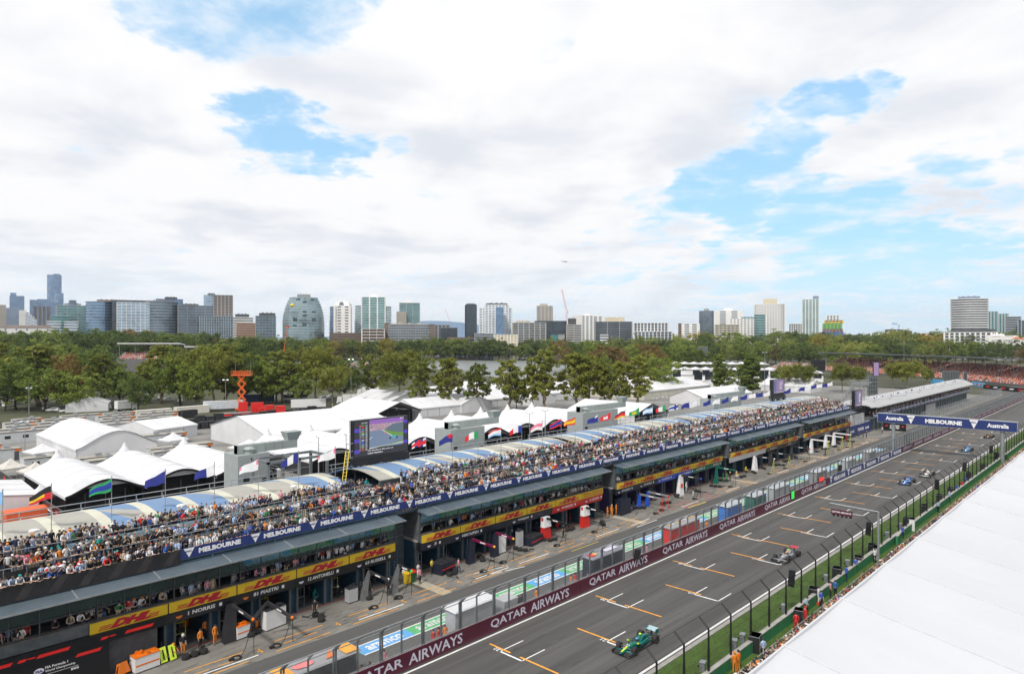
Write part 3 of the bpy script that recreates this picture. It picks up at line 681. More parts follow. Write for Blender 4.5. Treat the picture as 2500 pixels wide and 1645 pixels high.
mb.box(12.4, 61.96, 1.98, 15.4, 61.97, 2.0); mb.text('aws', (14.9, 61.97, 1.72), (1, 0, 0), (0, 0, 1), .18, bold=.02); mb.mat(m_lilac); mb.ell((12.8, 61.97, 2.38), .34, .02, .22); mb.mat(m_navy); mb.text('FIA', (12.56, 61.94, 2.28), (1, 0, 0), (0, 0, 1), .2, .48, bold=.04)
mb.build('lettering', bs)
mb = MB(m_intg); mb.box(17.7, 63.0, 0, 21.6, 63.1, 2.95); mb.build('grey_shutter', PB)
# ================================================================== people
def cloth(n, c): return M(n+'_cloth', c, .85, var=.18, scale=6)
TOP = {'white': (.66, .66, .67), 'black': (.016, .016, .018), 'navy': (.02, .03, .085), 'grey': (.22, .22, .23), 'pale blue': (.34, .45, .66), 'orange': (.72, .22, .02), 'red': (.55, .03, .03),
       'beige': (.42, .34, .24), 'pink': (.62, .27, .33), 'green': (.04, .2, .08), 'teal': (.0, .27, .24), 'blue': (.04, .12, .5), 'yellow': (.7, .55, .05), 'brown': (.16, .08, .045), 'purple': (.12, .05, .25)}
TM = {k: cloth(k.replace(' ', '_'), c) for k, c in TOP.items()}
BOTM = {'black': TM['black'], 'navy': TM['navy'], 'denim': cloth('denim', (.10, .16, .27)), 'beige': TM['beige'], 'white': TM['white'], 'grey': TM['grey']}
SKIN = [M('skin_%s' % n, c, .6, var=.06, scale=8) for n, c in (('fair', (.50, .34, .27)), ('tan', (.37, .235, .175)), ('olive', (.27, .17, .12)), ('brown', (.12, .07, .05)))]
HAIR = {'dark': M('dark_hair', (.02, .014, .011), .7), 'brown': M('brown_hair', (.07, .038, .02), .7), 'blond': M('blond_hair', (.42, .28, .12), .7), 'grey': M('grey_hair', (.3, .29, .28), .7)}
CAP = {k: TM[k] for k in ('orange', 'white', 'red', 'black', 'navy', 'green', 'teal', 'beige', 'yellow', 'pink')}
m_shoe = M('dark_shoe', (.03, .03, .03), .7); m_wshoe = M('white_shoe', (.6, .6, .6), .7)
# joints (front is -Y); a pose only moves arms, legs and lean
def joints(pose):
    J = {'pel': (0, 0, .95), 'wai': (0, 0, 1.1), 'che': (0, 0, 1.3), 'nb': (0, .0, 1.47), 'nk': (0, -.01, 1.54), 'hd': (0, -.02, 1.63), 'ht': (0, -.015, 1.70)}
    for s, q in ((-1, 'l'), (1, 'r')):
        J['sh'+q] = (.18*s, 0, 1.42); J['el'+q] = (.23*s, .02, 1.14); J['wr'+q] = (.22*s, -.08, .92); J['hip'+q] = (.095*s, 0, .88); J['kn'+q] = (.105*s, -.02, .49); J['an'+q] = (.11*s, .02, .09); J['to'+q] = (.13*s, -.15, .035)
    if pose == 'lean':
        for k in ('che', 'nb', 'nk', 'hd', 'ht'): x, y, z = J[k]; t = z-.95; J[k] = (x, y-.42*t, .95+t*.93)
        for s, q in ((-1, 'l'), (1, 'r')): J['sh'+q] = (.19*s, -.2, 1.38); J['el'+q] = (.25*s, -.36, 1.08); J['wr'+q] = (.06*s, -.5, 1.07)
    elif pose == 'fold':
        for s, q in ((-1, 'l'), (1, 'r')): J['el'+q] = (.25*s, -.06, 1.16); J['wr'+q] = (-.05*s, -.2, 1.2+.04*s)
    elif pose == 'phone':
        for s, q in ((-1, 'l'), (1, 'r')): J['el'+q] = (.24*s, -.22, 1.25); J['wr'+q] = (.06*s, -.34, 1.5)
    elif pose == 'wave': J['elr'] = (.3, -.1, 1.58); J['wrr'] = (.26, -.15, 1.84)
    elif pose == 'walk':
        J['knl'] = (-.1, -.2, .52); J['anl'] = (-.1, -.16, .1); J['tol'] = (-.11, -.33, .06); J['knr'] = (.1, .06, .5); J['anr'] = (.1, .33, .14); J['tor'] = (.1, .2, .035)
        J['ell'] = (-.24, .12, 1.17); J['wrl'] = (-.22, .08, .94); J['elr'] = (.24, -.07, 1.17); J['wrr'] = (.2, -.24, 1.02)
    elif pose == 'crouch':
        for k in ('pel', 'wai', 'che', 'nb', 'nk', 'hd', 'ht', 'shl', 'shr'): x, y, z = J[k]; J[k] = (x, y-.25*(z-.95)+.12, z-.5)
        for s, q in ((-1, 'l'), (1, 'r')): J['hip'+q] = (.1*s, .12, .4); J['kn'+q] = (.17*s, -.28, .48); J['an'+q] = (.14*s, -.03, .09); J['to'+q] = (.15*s, -.2, .035); J['el'+q] = (.25*s, -.22, .68); J['wr'+q] = (.12*s, -.45, .6)
    return J
BON = [('pel', 'wai', 1), ('wai', 'che', 1), ('che', 'nb', 1), ('nb', 'nk', 0), ('nk', 'hd', 0), ('hd', 'ht', 0)]
for q in 'lr': BON += [('nb', 'sh'+q, 1), ('sh'+q, 'el'+q, 1), ('el'+q, 'wr'+q, 0), ('pel', 'hip'+q, 2), ('hip'+q, 'kn'+q, 2), ('kn'+q, 'an'+q, 2), ('an'+q, 'to'+q, 3)]
RAD = {'pel': (.14, .11), 'wai': (.13, .1), 'che': (.165, .115), 'nb': (.1, .08), 'nk': (.05, .05), 'hd': (.085, .098), 'ht': (.062, .07)}
for q in 'lr': RAD.update({'sh'+q: (.068, .068), 'el'+q: (.045, .045), 'wr'+q: (.032, .03), 'hip'+q: (.095, .095), 'kn'+q: (.065, .065), 'an'+q: (.045, .045), 'to'+q: (.04, .035)})
def person_mesh(pose, sleeves=False):
    J = joints(pose); names = list(J); idx = {n: i for i, n in enumerate(names)}
    vs = [Vector(J[n]) for n in names]; rad = [RAD[n] for n in names]; es = [(idx[a], idx[b]) for a, b, _ in BON]; seg = [(vs[idx[a]].copy(), vs[idx[b]].copy(), t if not (sleeves and a[:2] == 'el') else 1) for a, b, t in BON]
    for s, q in ((-1, 'l'), (1, 'r')):        # palm and five fingers
        w = Vector(J['wr'+q]); d = (w-Vector(J['el'+q])).normalized(); side = d.cross(Vector((0, 0, 1)))
        side = side.normalized() if side.length > .2 else Vector((1, 0, 0)); nrm = d.cross(side)
        pm = w+d*.07; vs.append(pm); rad.append((.036, .02)); pi = len(vs)-1; es.append((idx['wr'+q], pi)); seg.append((w, w+d*.15, 0))
        for k in range(4):
            a = pm+d*(.045)+side*(-.027+.018*k); b = a+d*(.045 if k in (1, 2) else .035)+nrm*.018
            vs += [a, b]; rad += [(.009, .009), (.007, .007)]; es += [(pi, len(vs)-2), (len(vs)-2, len(vs)-1)]
        a = w+d*.05+side*(.045); vs.append(a); rad.append((.01, .01)); es.append((pi, len(vs)-1))
    me = bpy.data.meshes.new('body'); me.from_pydata(vs, es, []); o = bpy.data.objects.new('body', me); COL.objects.link(o)
    md = o.modifiers.new('s', 'SKIN'); md.use_smooth_shade = True
    for i, r in enumerate(rad): me.skin_vertices[0].data[i].radius = r; me.skin_vertices[0].data[i].use_root = (i == 0)
    sb = o.modifiers.new('b', 'SUBSURF'); sb.levels = 1; sb.render_levels = 1
    dg = bpy.context.evaluated_depsgraph_get(); m2 = bpy.data.meshes.new_from_object(o.evaluated_get(dg)); COL.objects.unlink(o); bpy.data.objects.remove(o)
    m2.materials.clear()
    for m in (SKIN[0], TM['white'], BOTM['black'], m_shoe): m2.materials.append(m)
    def dseg(p, a, b):
        t = max(0, min(1, (p-a).dot(b-a)/max((b-a).length_squared, 1e-9))); return (p-a-(b-a)*t).length
    for p in m2.polygons:
        c = p.center; best = min(seg, key=lambda s: dseg(c, s[0], s[1])); p.material_index = best[2]; p.use_smooth = True
    m2.name = 'person_'+pose; return m2, J
POSES = ('lean', 'stand', 'fold', 'phone', 'wave', 'walk', 'crouch')
PM = {p: person_mesh(p) for p in POSES}; PMS = {p: person_mesh(p, True) for p in ('stand', 'fold', 'walk', 'crouch')}
def face(mb, J):        # eyes, brows, nose and mouth on the front of the head
    pass
def headgear():
    d = {}
    mb = MB(HAIR['dark']); mb.ell((0, .02, .03), .098, .108, .092, 10, 6); d['short_hair'] = mb.build('hair', None, True, local=True).data
    mb = MB(HAIR['dark']); mb.ell((0, .02, .03), .102, .11, .095, 10, 6); mb.ell((0, .085, -.11), .09, .045, .17, 8, 6); d['long_hair'] = mb.build('hair', None, True, local=True).data
    mb = MB(CAP['white']); mb.ell((0, .01, .035), .104, .115, .09, 10, 6); mb.extr([(-.085, -.09, .03), (.085, -.09, .03), (.06, -.19, .015), (-.06, -.19, .015)], (0, 0, .012)); d['cap'] = mb.build('cap', None, True, local=True).data
    mb = MB(CAP['white']); mb.lathe((0, .0, .0), [(.19, .03), (.185, .045), (.11, .05), (.1, .12), (.06, .14)], 12); d['hat'] = mb.build('sun_hat', None, True, local=True).data
    mb = MB(TM['white']); mb.ell((0, 0, .0), .13, .145, .14, 12, 8); mb.mat(m_black); mb.ell((0, -.04, .0), .115, .115, .045, 12, 4); d['helmet'] = mb.build('helmet', None, True, local=True).data
    for o in list(bpy.data.objects):
        if o.name.split('.')[0] in ('hair', 'cap', 'sun_hat', 'helmet'): bpy.data.objects.remove(o)
    return d
HG = headgear()
# a face on every prototype: nose, eye line, mouth merged into the one body mesh
import bmesh
for (me, J) in list(PM.values())+list(PMS.values()):
    hd = Vector(J['hd']); bm = bmesh.new(); bm.from_mesh(me)
    def bit(c, sx, sy, sz, mi):
        r = bmesh.ops.create_cube(bm, size=1)
        for v in r['verts']: v.co = Vector((v.co.x*sx, v.co.y*sy, v.co.z*sz))+c
        for f in {f for v in r['verts'] for f in v.link_faces}: f.material_index = mi
    bit(hd+Vector((0, -.10, -.005)), .022, .03, .04, 0)
    for s in (-1, 1): bit(hd+Vector((.032*s, -.091, .022)), .022, .012, .01, 3); bit(hd+Vector((.088*s, .0, 0)), .014, .03, .05, 0)
    bit(hd+Vector((0, -.09, -.045)), .04, .012, .01, 3)
    bm.to_mesh(me); bm.free()
used_labels = set()
def lab(s):
    w = s.split()
    if len(w) > 16: s = ' '.join(w[:16])
    return s
def person(x, y, z, pose, rz=0.0, top='white', bot='black', head=('short_hair', 'dark'), skin=0, shoe=None, label='', group=None, sleeves=False, sc=1.0):
    me, J = (PMS if sleeves and pose in PMS else PM)[pose]
    o = bpy.data.objects.new('person', me); COL.objects.link(o); o.location = (x, y, z); o.rotation_euler = (0, 0, rz); o.scale = (sc, sc, sc)
    for i, m in enumerate((SKIN[skin], TM[top], BOTM.get(bot) or TM[bot], shoe or m_shoe)):
        o.material_slots[i].link = 'OBJECT'; o.material_slots[i].material = m
    k, c = head
    if k != 'bald':
        nm = {'short_hair': 'hair', 'long_hair': 'hair', 'cap': 'cap', 'hat': 'sun_hat', 'helmet': 'helmet'}[k]
        h = bpy.data.objects.new(nm, HG[k]); COL.objects.link(h); h.parent = o; h.location = J['hd']
        h.material_slots[0].link = 'OBJECT'; h.material_slots[0].material = HAIR[c] if 'hair' in k else TM[c]
    tag(o, lab(label), 'person', group); return o
def wpick(r, d):
    t = r.random()*sum(d.values())
    for k, v in d.items():
        t -= v
        if t <= 0: return k
    return k
WT = {'white': 24, 'black': 38, 'navy': 18, 'pale blue': 8, 'orange': 3, 'red': 3.5, 'beige': 6, 'grey': 5, 'pink': 2, 'green': 2, 'teal': 1.5, 'blue': 3, 'brown': 3}
WB = {'black': 30, 'navy': 15, 'denim': 20, 'beige': 18, 'white': 12, 'grey': 10}
WH = {('short_hair', 'dark'): 26, ('short_hair', 'brown'): 14, ('short_hair', 'blond'): 4, ('short_hair', 'grey'): 3, ('long_hair', 'dark'): 9, ('long_hair', 'brown'): 8, ('long_hair', 'blond'): 7,
      ('cap', 'orange'): 4, ('cap', 'white'): 6, ('cap', 'red'): 3, ('cap', 'black'): 5, ('cap', 'navy'): 4, ('cap', 'teal'): 1.5, ('cap', 'green'): 1, ('hat', 'beige'): 2, ('hat', 'white'): 2}
WS = {0: 50, 1: 25, 2: 15, 3: 6}
def hname(h): return ('%s hair' % ('long '+h[1] if h[0] == 'long_hair' else 'short '+h[1])) if 'hair' in h[0] else '%s %s' % (h[1], {'cap': 'cap', 'hat': 'sun hat', 'helmet': 'helmet'}.get(h[0], ''))
POSEW = {'lean': 'leaning', 'stand': 'standing', 'fold': 'arms folded', 'phone': 'filming', 'wave': 'waving', 'walk': 'walking', 'crouch': 'crouching'}
def rand_person(r, x, y, z, poses, rz, place, group):
    while True:
        pose = wpick(r, poses); top = wpick(r, WT); bot = wpick(r, WB); hd = wpick(r, WH); sk = wpick(r, WS)
        L = '%s person, %s top, %s, %s' % (POSEW[pose], top, hname(hd), place)
        if L not in used_labels: break
    used_labels.add(L)
    return person(x, y, z, pose, rz+r.uniform(-.35, .35), top, bot, hd, sk, None, L, group, sc=r.uniform(.97, 1.09))
# low detail figure for the uncounted crowd
def lp(mb, r, x, y, z, rz, pose='stand', seated=False, reds=False, tops=None):
    c, s = math.cos(rz), math.sin(rz); sc = r.uniform(.97, 1.09)
    top = wpick(r, tops or WT); bot = wpick(r, WB); hd = wpick(r, WH); sk = SKIN[wpick(r, WS)]
    def P(a, b, h): return (x+(a*c-b*s)*sc, y+(a*s+b*c)*sc, z+h*sc)
    ln_ = -.16 if pose == 'lean' else 0
    mb.mat(BOTM[bot])
    for q in (-.1, .1): mb.tube(P(q, 0, 0), P(q*.9, 0, .92), .055, 4, .09)
    mb.mat(TM[top]); mb.tube(P(0, 0, .88), P(0, ln_*.6, 1.25), .15, 6, .19); mb.tube(P(0, ln_*.6, 1.25), P(0, ln_, 1.46), .19, 6, .1)
    for q in (-1, 1):
        if pose == 'lean': a, b, d = P(.18*q, ln_, 1.4), P(.24*q, -.32, 1.1), P(.06*q, -.46, 1.08)
        elif pose == 'phone': a, b, d = P(.18*q, 0, 1.42), P(.24*q, -.22, 1.26), P(.07*q, -.33, 1.52)
        elif pose == 'wave' and q > 0: a, b, d = P(.18, 0, 1.42), P(.3, -.1, 1.6), P(.27, -.15, 1.86)
        else: a, b, d = P(.19*q, 0, 1.4), P(.25*q, 0, 1.14), P(.14*q, -.16, 1.05)
        mb.mat(TM[top]); mb.tube(a, b, .06, 4, .05); mb.mat(sk); mb.tube(b, d, .042, 4, .035)
    hx = P(0, ln_*1.15-.02, 1.63); mb.mat(sk); mb.ell(hx, .085, .095, .12, 6, 4)
    mb.mat(HAIR[hd[1]] if 'hair' in hd[0] else TM[hd[1]]); mb.ell((hx[0], hx[1]+.015, hx[2]+.035), .1, .108, .095, 6, 3)
    if hd[0] == 'long_hair': b = P(0, ln_*1.1+.08, 1.5); mb.ell(b, .08, .05, .15, 5, 3)
    elif hd[0] == 'hat': mb.ell((hx[0], hx[1], hx[2]+.04), .19, .19, .015, 7, 2)
r_ = random.Random(5)
ROWS = [('lowest terrace row', 62.83, 8.1, .36, {'lean': 10, 'phone': 1, 'stand': 1}, (4, 199.5)), ('second lowest terrace row', 63.65, 8.1, .36, {'stand': 5, 'fold': 2, 'phone': 2, 'wave': .4}, (13, 199)),
        ('middle terrace row', 64.83, 8.95, .38, {'lean': 8, 'phone': 2, 'stand': 2}, (5, 199)), ('upper middle terrace row', 65.55, 8.95, .38, {'stand': 5, 'fold': 2, 'phone': 2, 'wave': .5}, (9, 198)),
        ('top terrace row', 66.62, 9.8, .40, {'lean': 7, 'phone': 2, 'stand': 2}, (5, 196)), ('rearmost terrace row', 67.45, 9.8, .40, {'stand': 5, 'fold': 2, 'phone': 2}, (9, 196))]
def seat_ok(ri, x):
    if ri >= 4: return any(a < x < b for a, b in ((5, 45.6), (51.2, 86), (90.2, 118.5), (122, 159.5), (163.2, 195.5)))
    return True
stuffmb = MB(); NI = 0
for ri, (nm, Y, Z, step, poses, (xa, xb)) in enumerate(ROWS):
    x = xa
    while x < xb:
        x += step*r_.uniform(.72, 1.35)
        if r_.random() < .06: x += r_.uniform(.3, 1.5)
        if not seat_ok(ri, x): continue
        if x > 199: break
        y = Y+r_.uniform(-.05, .14)+(r_.uniform(-.25, .5) if ri % 2 else 0)
        if x < 18.5:
            k = int((x-4)//2.05)
            rand_person(r_, x, y, Z, poses, 0, '%s, above %s window bay' % (nm, ordn(max(0, k))), 'spectators on the pit building terrace'); NI += 1
        else:
            lp(stuffmb, r_, x, y, Z, r_.uniform(-.4, .4), wpick(r_, poses))
tag(stuffmb.build('crowd'), 'dense standing crowd filling the terrace tiers above the navy banner', 'crowd', kind='stuff')
# people behind the open balcony windows
stuffmb = MB()
for (x0, x1, bi) in BL:
    x = x0+.3
    while x < x1-.3:
        x += r_.uniform(.22, .62)+(r_.uniform(.5, 1.5) if r_.random() < .08 else 0)
        if x > x1-.3: break
        row = r_.random() < .6; y = 62.72 if row else 63.25
        po = {'lean': 6, 'stand': 2, 'phone': 1} if row else {'stand': 3, 'fold': 2, 'phone': 1}
        if bi == 0 and x < 28: rand_person(r_, x, y, 4.2, po, 0, '%s balcony window' % ordn(int((x-x0)//2.02)), 'guests at the balcony windows')
        else: lp(stuffmb, r_, x, y, 4.25, r_.uniform(-.4, .4), wpick(r_, po))
tag(stuffmb.build('crowd'), 'guests leaning out along the balcony windows over the yellow signs', 'crowd', kind='stuff')
# crowd at the rail under the white roof
stuffmb = MB(); x = 44.0; NR = -1
WT2 = dict(WT); WT2['orange'] = 22; WT2['red'] = 10; WT2['teal'] = 4
while x < 300:
    x += r_.uniform(.28, .62)
    for (y, z) in ((23.75, .05), (23.3, .2)):
        if r_.random() < .2: continue
        xx = x+r_.uniform(-.2, .2); po = wpick(r_, {'lean': 3, 'phone': 4, 'wave': 3, 'stand': 2})
        if x < 56 and y > 23.5:
            NR += 1
            top = wpick(r_, WT2); hd = wpick(r_, WH)
            person(xx, y, z, po, math.pi+r_.uniform(-.4, .4), top, wpick(r_, WB), hd, wpick(r_, WS), None, '%s person, %s top, %s, %s along the trackside rail' % (POSEW[po], top, hname(hd), ordn(NR)), 'spectators at the rail under the white roof')
        else: lp(stuffmb, r_, xx, y, z, math.pi+r_.uniform(-.4, .4), po, tops=WT2)
tag(stuffmb.build('crowd'), 'spectators in orange and red at the rail below the white roof', 'crowd', kind='stuff')
# single figures placed one by one: (foot u, v, pose, heading, top, trousers, head, sleeves, label)
C_ = lambda c: ('cap', c); Hm = lambda c: ('helmet', c); SH = ('short_hair', 'dark'); LH = ('long_hair', 'brown')
SOLO = [
 (769, 1505, 'walk', -.6, 'black', 'black', SH, 0, 'person in dark clothes with yellow ear defenders walking past the second garage'),
 (627, 1522, 'stand', .4, 'black', 'orange', SH, 0, 'person in black and orange crew kit beside the white garage cabinet'),
 (447, 1581, 'stand', 0, 'black', 'orange', Hm('white'), 0, 'crew person in black and orange with a white helmet at the first garage'),
 (422, 1560, 'crouch', .5, 'orange', 'black', Hm('orange'), 1, 'crouching crew person in orange inside the first open garage'), (489, 1560, 'stand', .3, 'orange', 'black', SH, 1, 'standing crew person in orange suit inside the first open garage, rightmost'),
 (525, 1520, 'stand', .3, 'orange', 'orange', SH, 1, 'crew person in full orange suit at the tool trolley'),
 (768, 1466, 'crouch', 0, 'teal', 'teal', Hm('teal'), 1, 'crouching crew person in teal suit and helmet at garage mouth'),
 (968, 1404, 'stand', .8, 'teal', 'teal', Hm('teal'), 1, 'standing crew person in teal suit and helmet beside blue pier'),
 (986, 1389, 'stand', .2, 'white', 'navy', SH, 0, 'person in white shirt beside the yellow and red bins'), (1021, 1403, 'fold', .2, 'white', 'white', SH, 0, 'person all in white with folded arms right of the red bin'),
 (1025, 1424, 'stand', .2, 'pink', 'black', SH, 0, 'person in pale pink vest standing in front of the person all in white'), (1054, 1397, 'fold', .2, 'yellow', 'black', SH, 0, 'person in yellow vest beside the dark pit trolley'),
 (1119, 1399, 'walk', 1.2, 'pink', 'navy', SH, 0, 'person in pink vest walking right of the dark pit trolley'),
 (881, 1461, 'stand', .3, 'black', 'black', Hm('black'), 1, 'crew person all in black left of the nearest silver boom stand'), (903, 1459, 'stand', -.3, 'black', 'black', Hm('black'), 1, 'crew person all in black right of the nearest silver boom stand'),
 (948, 1452, 'stand', 0, 'black', 'black', Hm('white'), 1, 'crew person in black with white helmet between the silver boom stands'), (892, 1420, 'stand', 0, 'white', 'black', SH, 0, 'person in white shirt behind the nearest silver boom stand'),
 (1375, 1310, 'stand', 0, 'black', 'black', SH, 0, 'person in black holding a red pump before the red garages'),
 (1404, 1262, 'crouch', 0, 'red', 'red', Hm('red'), 1, 'crouching crew person in red suit in the red garage'), (1416, 1258, 'stand', .2, 'red', 'red', Hm('red'), 1, 'standing crew person in red suit in the red garage'),
 (1483, 1255, 'stand', .3, 'orange', 'orange', SH, 1, 'leftmost of three marshals in orange overalls by the garage ladder'), (1493, 1259, 'stand', -.3, 'orange', 'orange', C_('white'), 1, 'middle of three marshals in orange overalls by the garage ladder'),
 (1505, 1250, 'stand', 0, 'orange', 'orange', SH, 1, 'rightmost of three marshals in orange overalls beside the navy cabinet'), (1527, 1247, 'fold', 0, 'navy', 'navy', SH, 0, 'person in navy crew kit in front of navy cabinet'),
 (1546, 1226, 'crouch', .5, 'navy', 'navy', Hm('black'), 1, 'crouching crew person in navy beside the wheel racks'), (1561, 1223, 'crouch', -.3, 'black', 'black', Hm('yellow'), 1, 'crouching crew person in black with yellow helmet'),
 (1675, 1195, 'stand', 0, 'white', 'white', Hm('white'), 1, 'crew person in white race suit right of the white boom tower'), (1692, 1212, 'fold', .2, 'black', 'white', SH, 0, 'person in black and white beneath the hanging air hose'),
 (1765, 1177, 'stand', .3, 'green', 'green', SH, 1, 'left person of two in green team kit near the green garage'), (1774, 1176, 'stand', -.3, 'green', 'green', SH, 1, 'right person of two in green team kit near the green garage'),
 (1738, 1177, 'stand', 0, 'black', 'black', Hm('black'), 1, 'crew person in black at the mouth of the green garage'), (1797, 1166, 'crouch', 0, 'yellow', 'white', Hm('white'), 1, 'crouching crew person in yellow and white'),
 (1820, 1147, 'crouch', 0, 'yellow', 'black', Hm('yellow'), 1, 'crouching crew person in black and yellow beside the white tower'), (1782, 1174, 'stand', 0, 'black', 'black', Hm('yellow'), 1, 'crew person in black with yellow helmet right of the two in green'),
 (2080, 1094, 'stand', 0, 'black', 'black', SH, 0, 'person in black beside the yellow hanging air hoses'), (2015, 1110, 'stand', 0, 'black', 'black', SH, 0, 'person in black right of the white gantry cabinet'), (1971, 1101, 'stand', 0, 'navy', 'navy', SH, 0, 'person in navy left of the white gantry cabinet'),
 (2066, 1071, 'stand', 0, 'red', 'red', SH, 1, 'front marshal in red near the last garage'), (2074, 1056, 'stand', 0, 'orange', 'orange', SH, 1, 'marshal in orange at the corner of the last garage'),
 (2096, 1065, 'stand', 0, 'navy', 'navy', SH, 0, 'leftmost of three people in navy past the last garage'), (2107, 1068, 'stand', .4, 'navy', 'black', SH, 0, 'middle of three people in navy past the last garage'), (2115, 1068, 'stand', -.4, 'navy', 'navy', C_('pink'), 0, 'rightmost of three people in navy past the last garage'),
 (2125, 1048, 'stand', 0, 'orange', 'red', SH, 1, 'marshal in orange and red before the navy boards'), (2154, 1057, 'stand', 0, 'white', 'navy', C_('pink'), 0, 'person in white with pink cap beside the black podium wall'), (2139, 1037, 'stand', 0, 'black', 'black', SH, 0, 'person in black left of the black podium wall'),
 (1997, 1473, 'stand', .5, 'white', 'white', C_('navy'), 1, 'marshal in white overalls behind the green barrier'), (2004, 1484, 'stand', -.5, 'blue', 'black', SH, 0, 'person in blue vest right beside the marshal in white overalls'),
 (2027, 1460, 'stand', .2, 'pink', 'black', C_('black'), 0, 'person in pale pink vest and black trousers on the lawn'), (2039, 1457, 'stand', 2.6, 'blue', 'black', C_('navy'), 0, 'person in blue vest beside the person in pink vest'),
 (2065, 1419, 'fold', 1, 'blue', 'navy', SH, 0, 'person in blue vest with folded arms beside the tall black speaker box'), (2088, 1398, 'stand', 2, 'blue', 'black', SH, 0, 'person in blue vest standing alone before a black cabinet on lawn'),
 (2135, 1374, 'stand', 1.5, 'white', 'black', SH, 0, 'person in white shirt before the white cabinets on the lawn'), (2203, 1314, 'stand', 1, 'blue', 'navy', SH, 0, 'person in blue vest near the free-standing green board'),
 (1943, 1541, 'stand', 2, 'red', 'red', C_('black'), 1, 'nearest marshal in red overalls behind the green barrier'), (1965, 1525, 'stand', 1, 'red', 'red', C_('red'), 1, 'second marshal in red overalls with blue bag'), (1969, 1499, 'stand', 0, 'pale blue', 'black', C_('black'), 0, 'person in pale blue vest beside the grey post'),
 (2290, 1250, 'stand', 1, 'pale blue', 'black', SH, 0, 'person in pale blue vest beside the orange bollard'), (2317, 1226, 'stand', 1, 'pale blue', 'navy', C_('white'), 0, 'person in pale blue vest with white cap before black cabinet'),
 (1793, 1643, 'stand', 2.5, 'orange', 'orange', C_('orange'), 1, 'left marshal of two in orange at the bottom of the lawn'), (1802, 1638, 'stand', 2.9, 'orange', 'orange', SH, 1, 'right marshal of two in orange at the bottom of the lawn'),
 (1863, 1608, 'stand', 2.5, 'pale blue', 'black', C_('navy'), 0, 'person in pale blue vest in front of the black camera box'),
 (2336, 1207, 'stand', 1, 'blue', 'black', SH, 0, 'person in blue vest left of the person in red'), (2348, 1197, 'stand', 1, 'red', 'red', SH, 1, 'person in red overalls among the blue vests'), (2357, 1186, 'stand', 1, 'blue', 'black', C_('navy'), 0, 'person in blue vest with navy cap right of the person in red'),
]
for (u, v, po, rz, top, bot, hd, sl, L) in SOLO:
    p = gp(u, v, .02)
    if p.y > 62.3 and p.x < 200 and 'garage mouth' not in L and ' in the red' not in L: p = atY(u, 62.2)
    person(p.x, p.y, .02, po, rz, top, bot, hd, int(u) % 3, None, L, None, bool(sl), 1.06)
# people behind the pit wall, seen through the clear panels: (X, Y, ...)
for i, (u, v, po, top, bot, L) in enumerate([(1058, 1566, 'stand', 'red', 'red', 'marshal in red overalls nearest behind the pit wall'), (1071, 1560, 'stand', 'red', 'red', 'second marshal in red overalls behind the pit wall'), (1087, 1556, 'stand', 'orange', 'orange', 'marshal in orange beside two in red behind the pit wall'),
     (1310, 1458, 'stand', 'orange', 'orange', 'marshal in orange alone between folded grey barriers'), (1394, 1423, 'stand', 'orange', 'orange', 'left marshal of a pair before the navy and red stand'), (1404, 1419, 'stand', 'red', 'red', 'right marshal of a pair before the navy and red stand'),
     (1434, 1400, 'crouch', 'navy', 'navy', 'person in navy crouching at the navy and red stand'), (1579, 1342, 'stand', 'pink', 'red', 'marshal in faded red between the black and the red stand'), (1725, 1282, 'fold', 'orange', 'red', 'marshal in orange and red between red and blue stands'),
     (882, 1640, 'crouch', 'orange', 'black', 'nearest crouching person in orange behind the pit wall'), (902, 1630, 'crouch', 'black', 'black', 'crouching person in black beside nearest stand'), (938, 1614, 'stand', 'pink', 'red', 'marshal in pink vest right of the nearest stand'),
     (1266, 1470, 'stand', 'black', 'black', 'person in black with monitors behind the pit wall'), (1274, 1464, 'stand', 'green', 'black', 'person with green bib behind the pit wall'), (2230, 1085, 'stand', 'orange', 'orange', 'far marshal in orange behind the pit wall')]):
    Y = 47.2; X = atY(u, Y).x; person(X, Y, .01, po, .3*math.sin(i*2.1), top, bot, C_('black') if i % 2 else SH, i % 3, None, L, None, True)
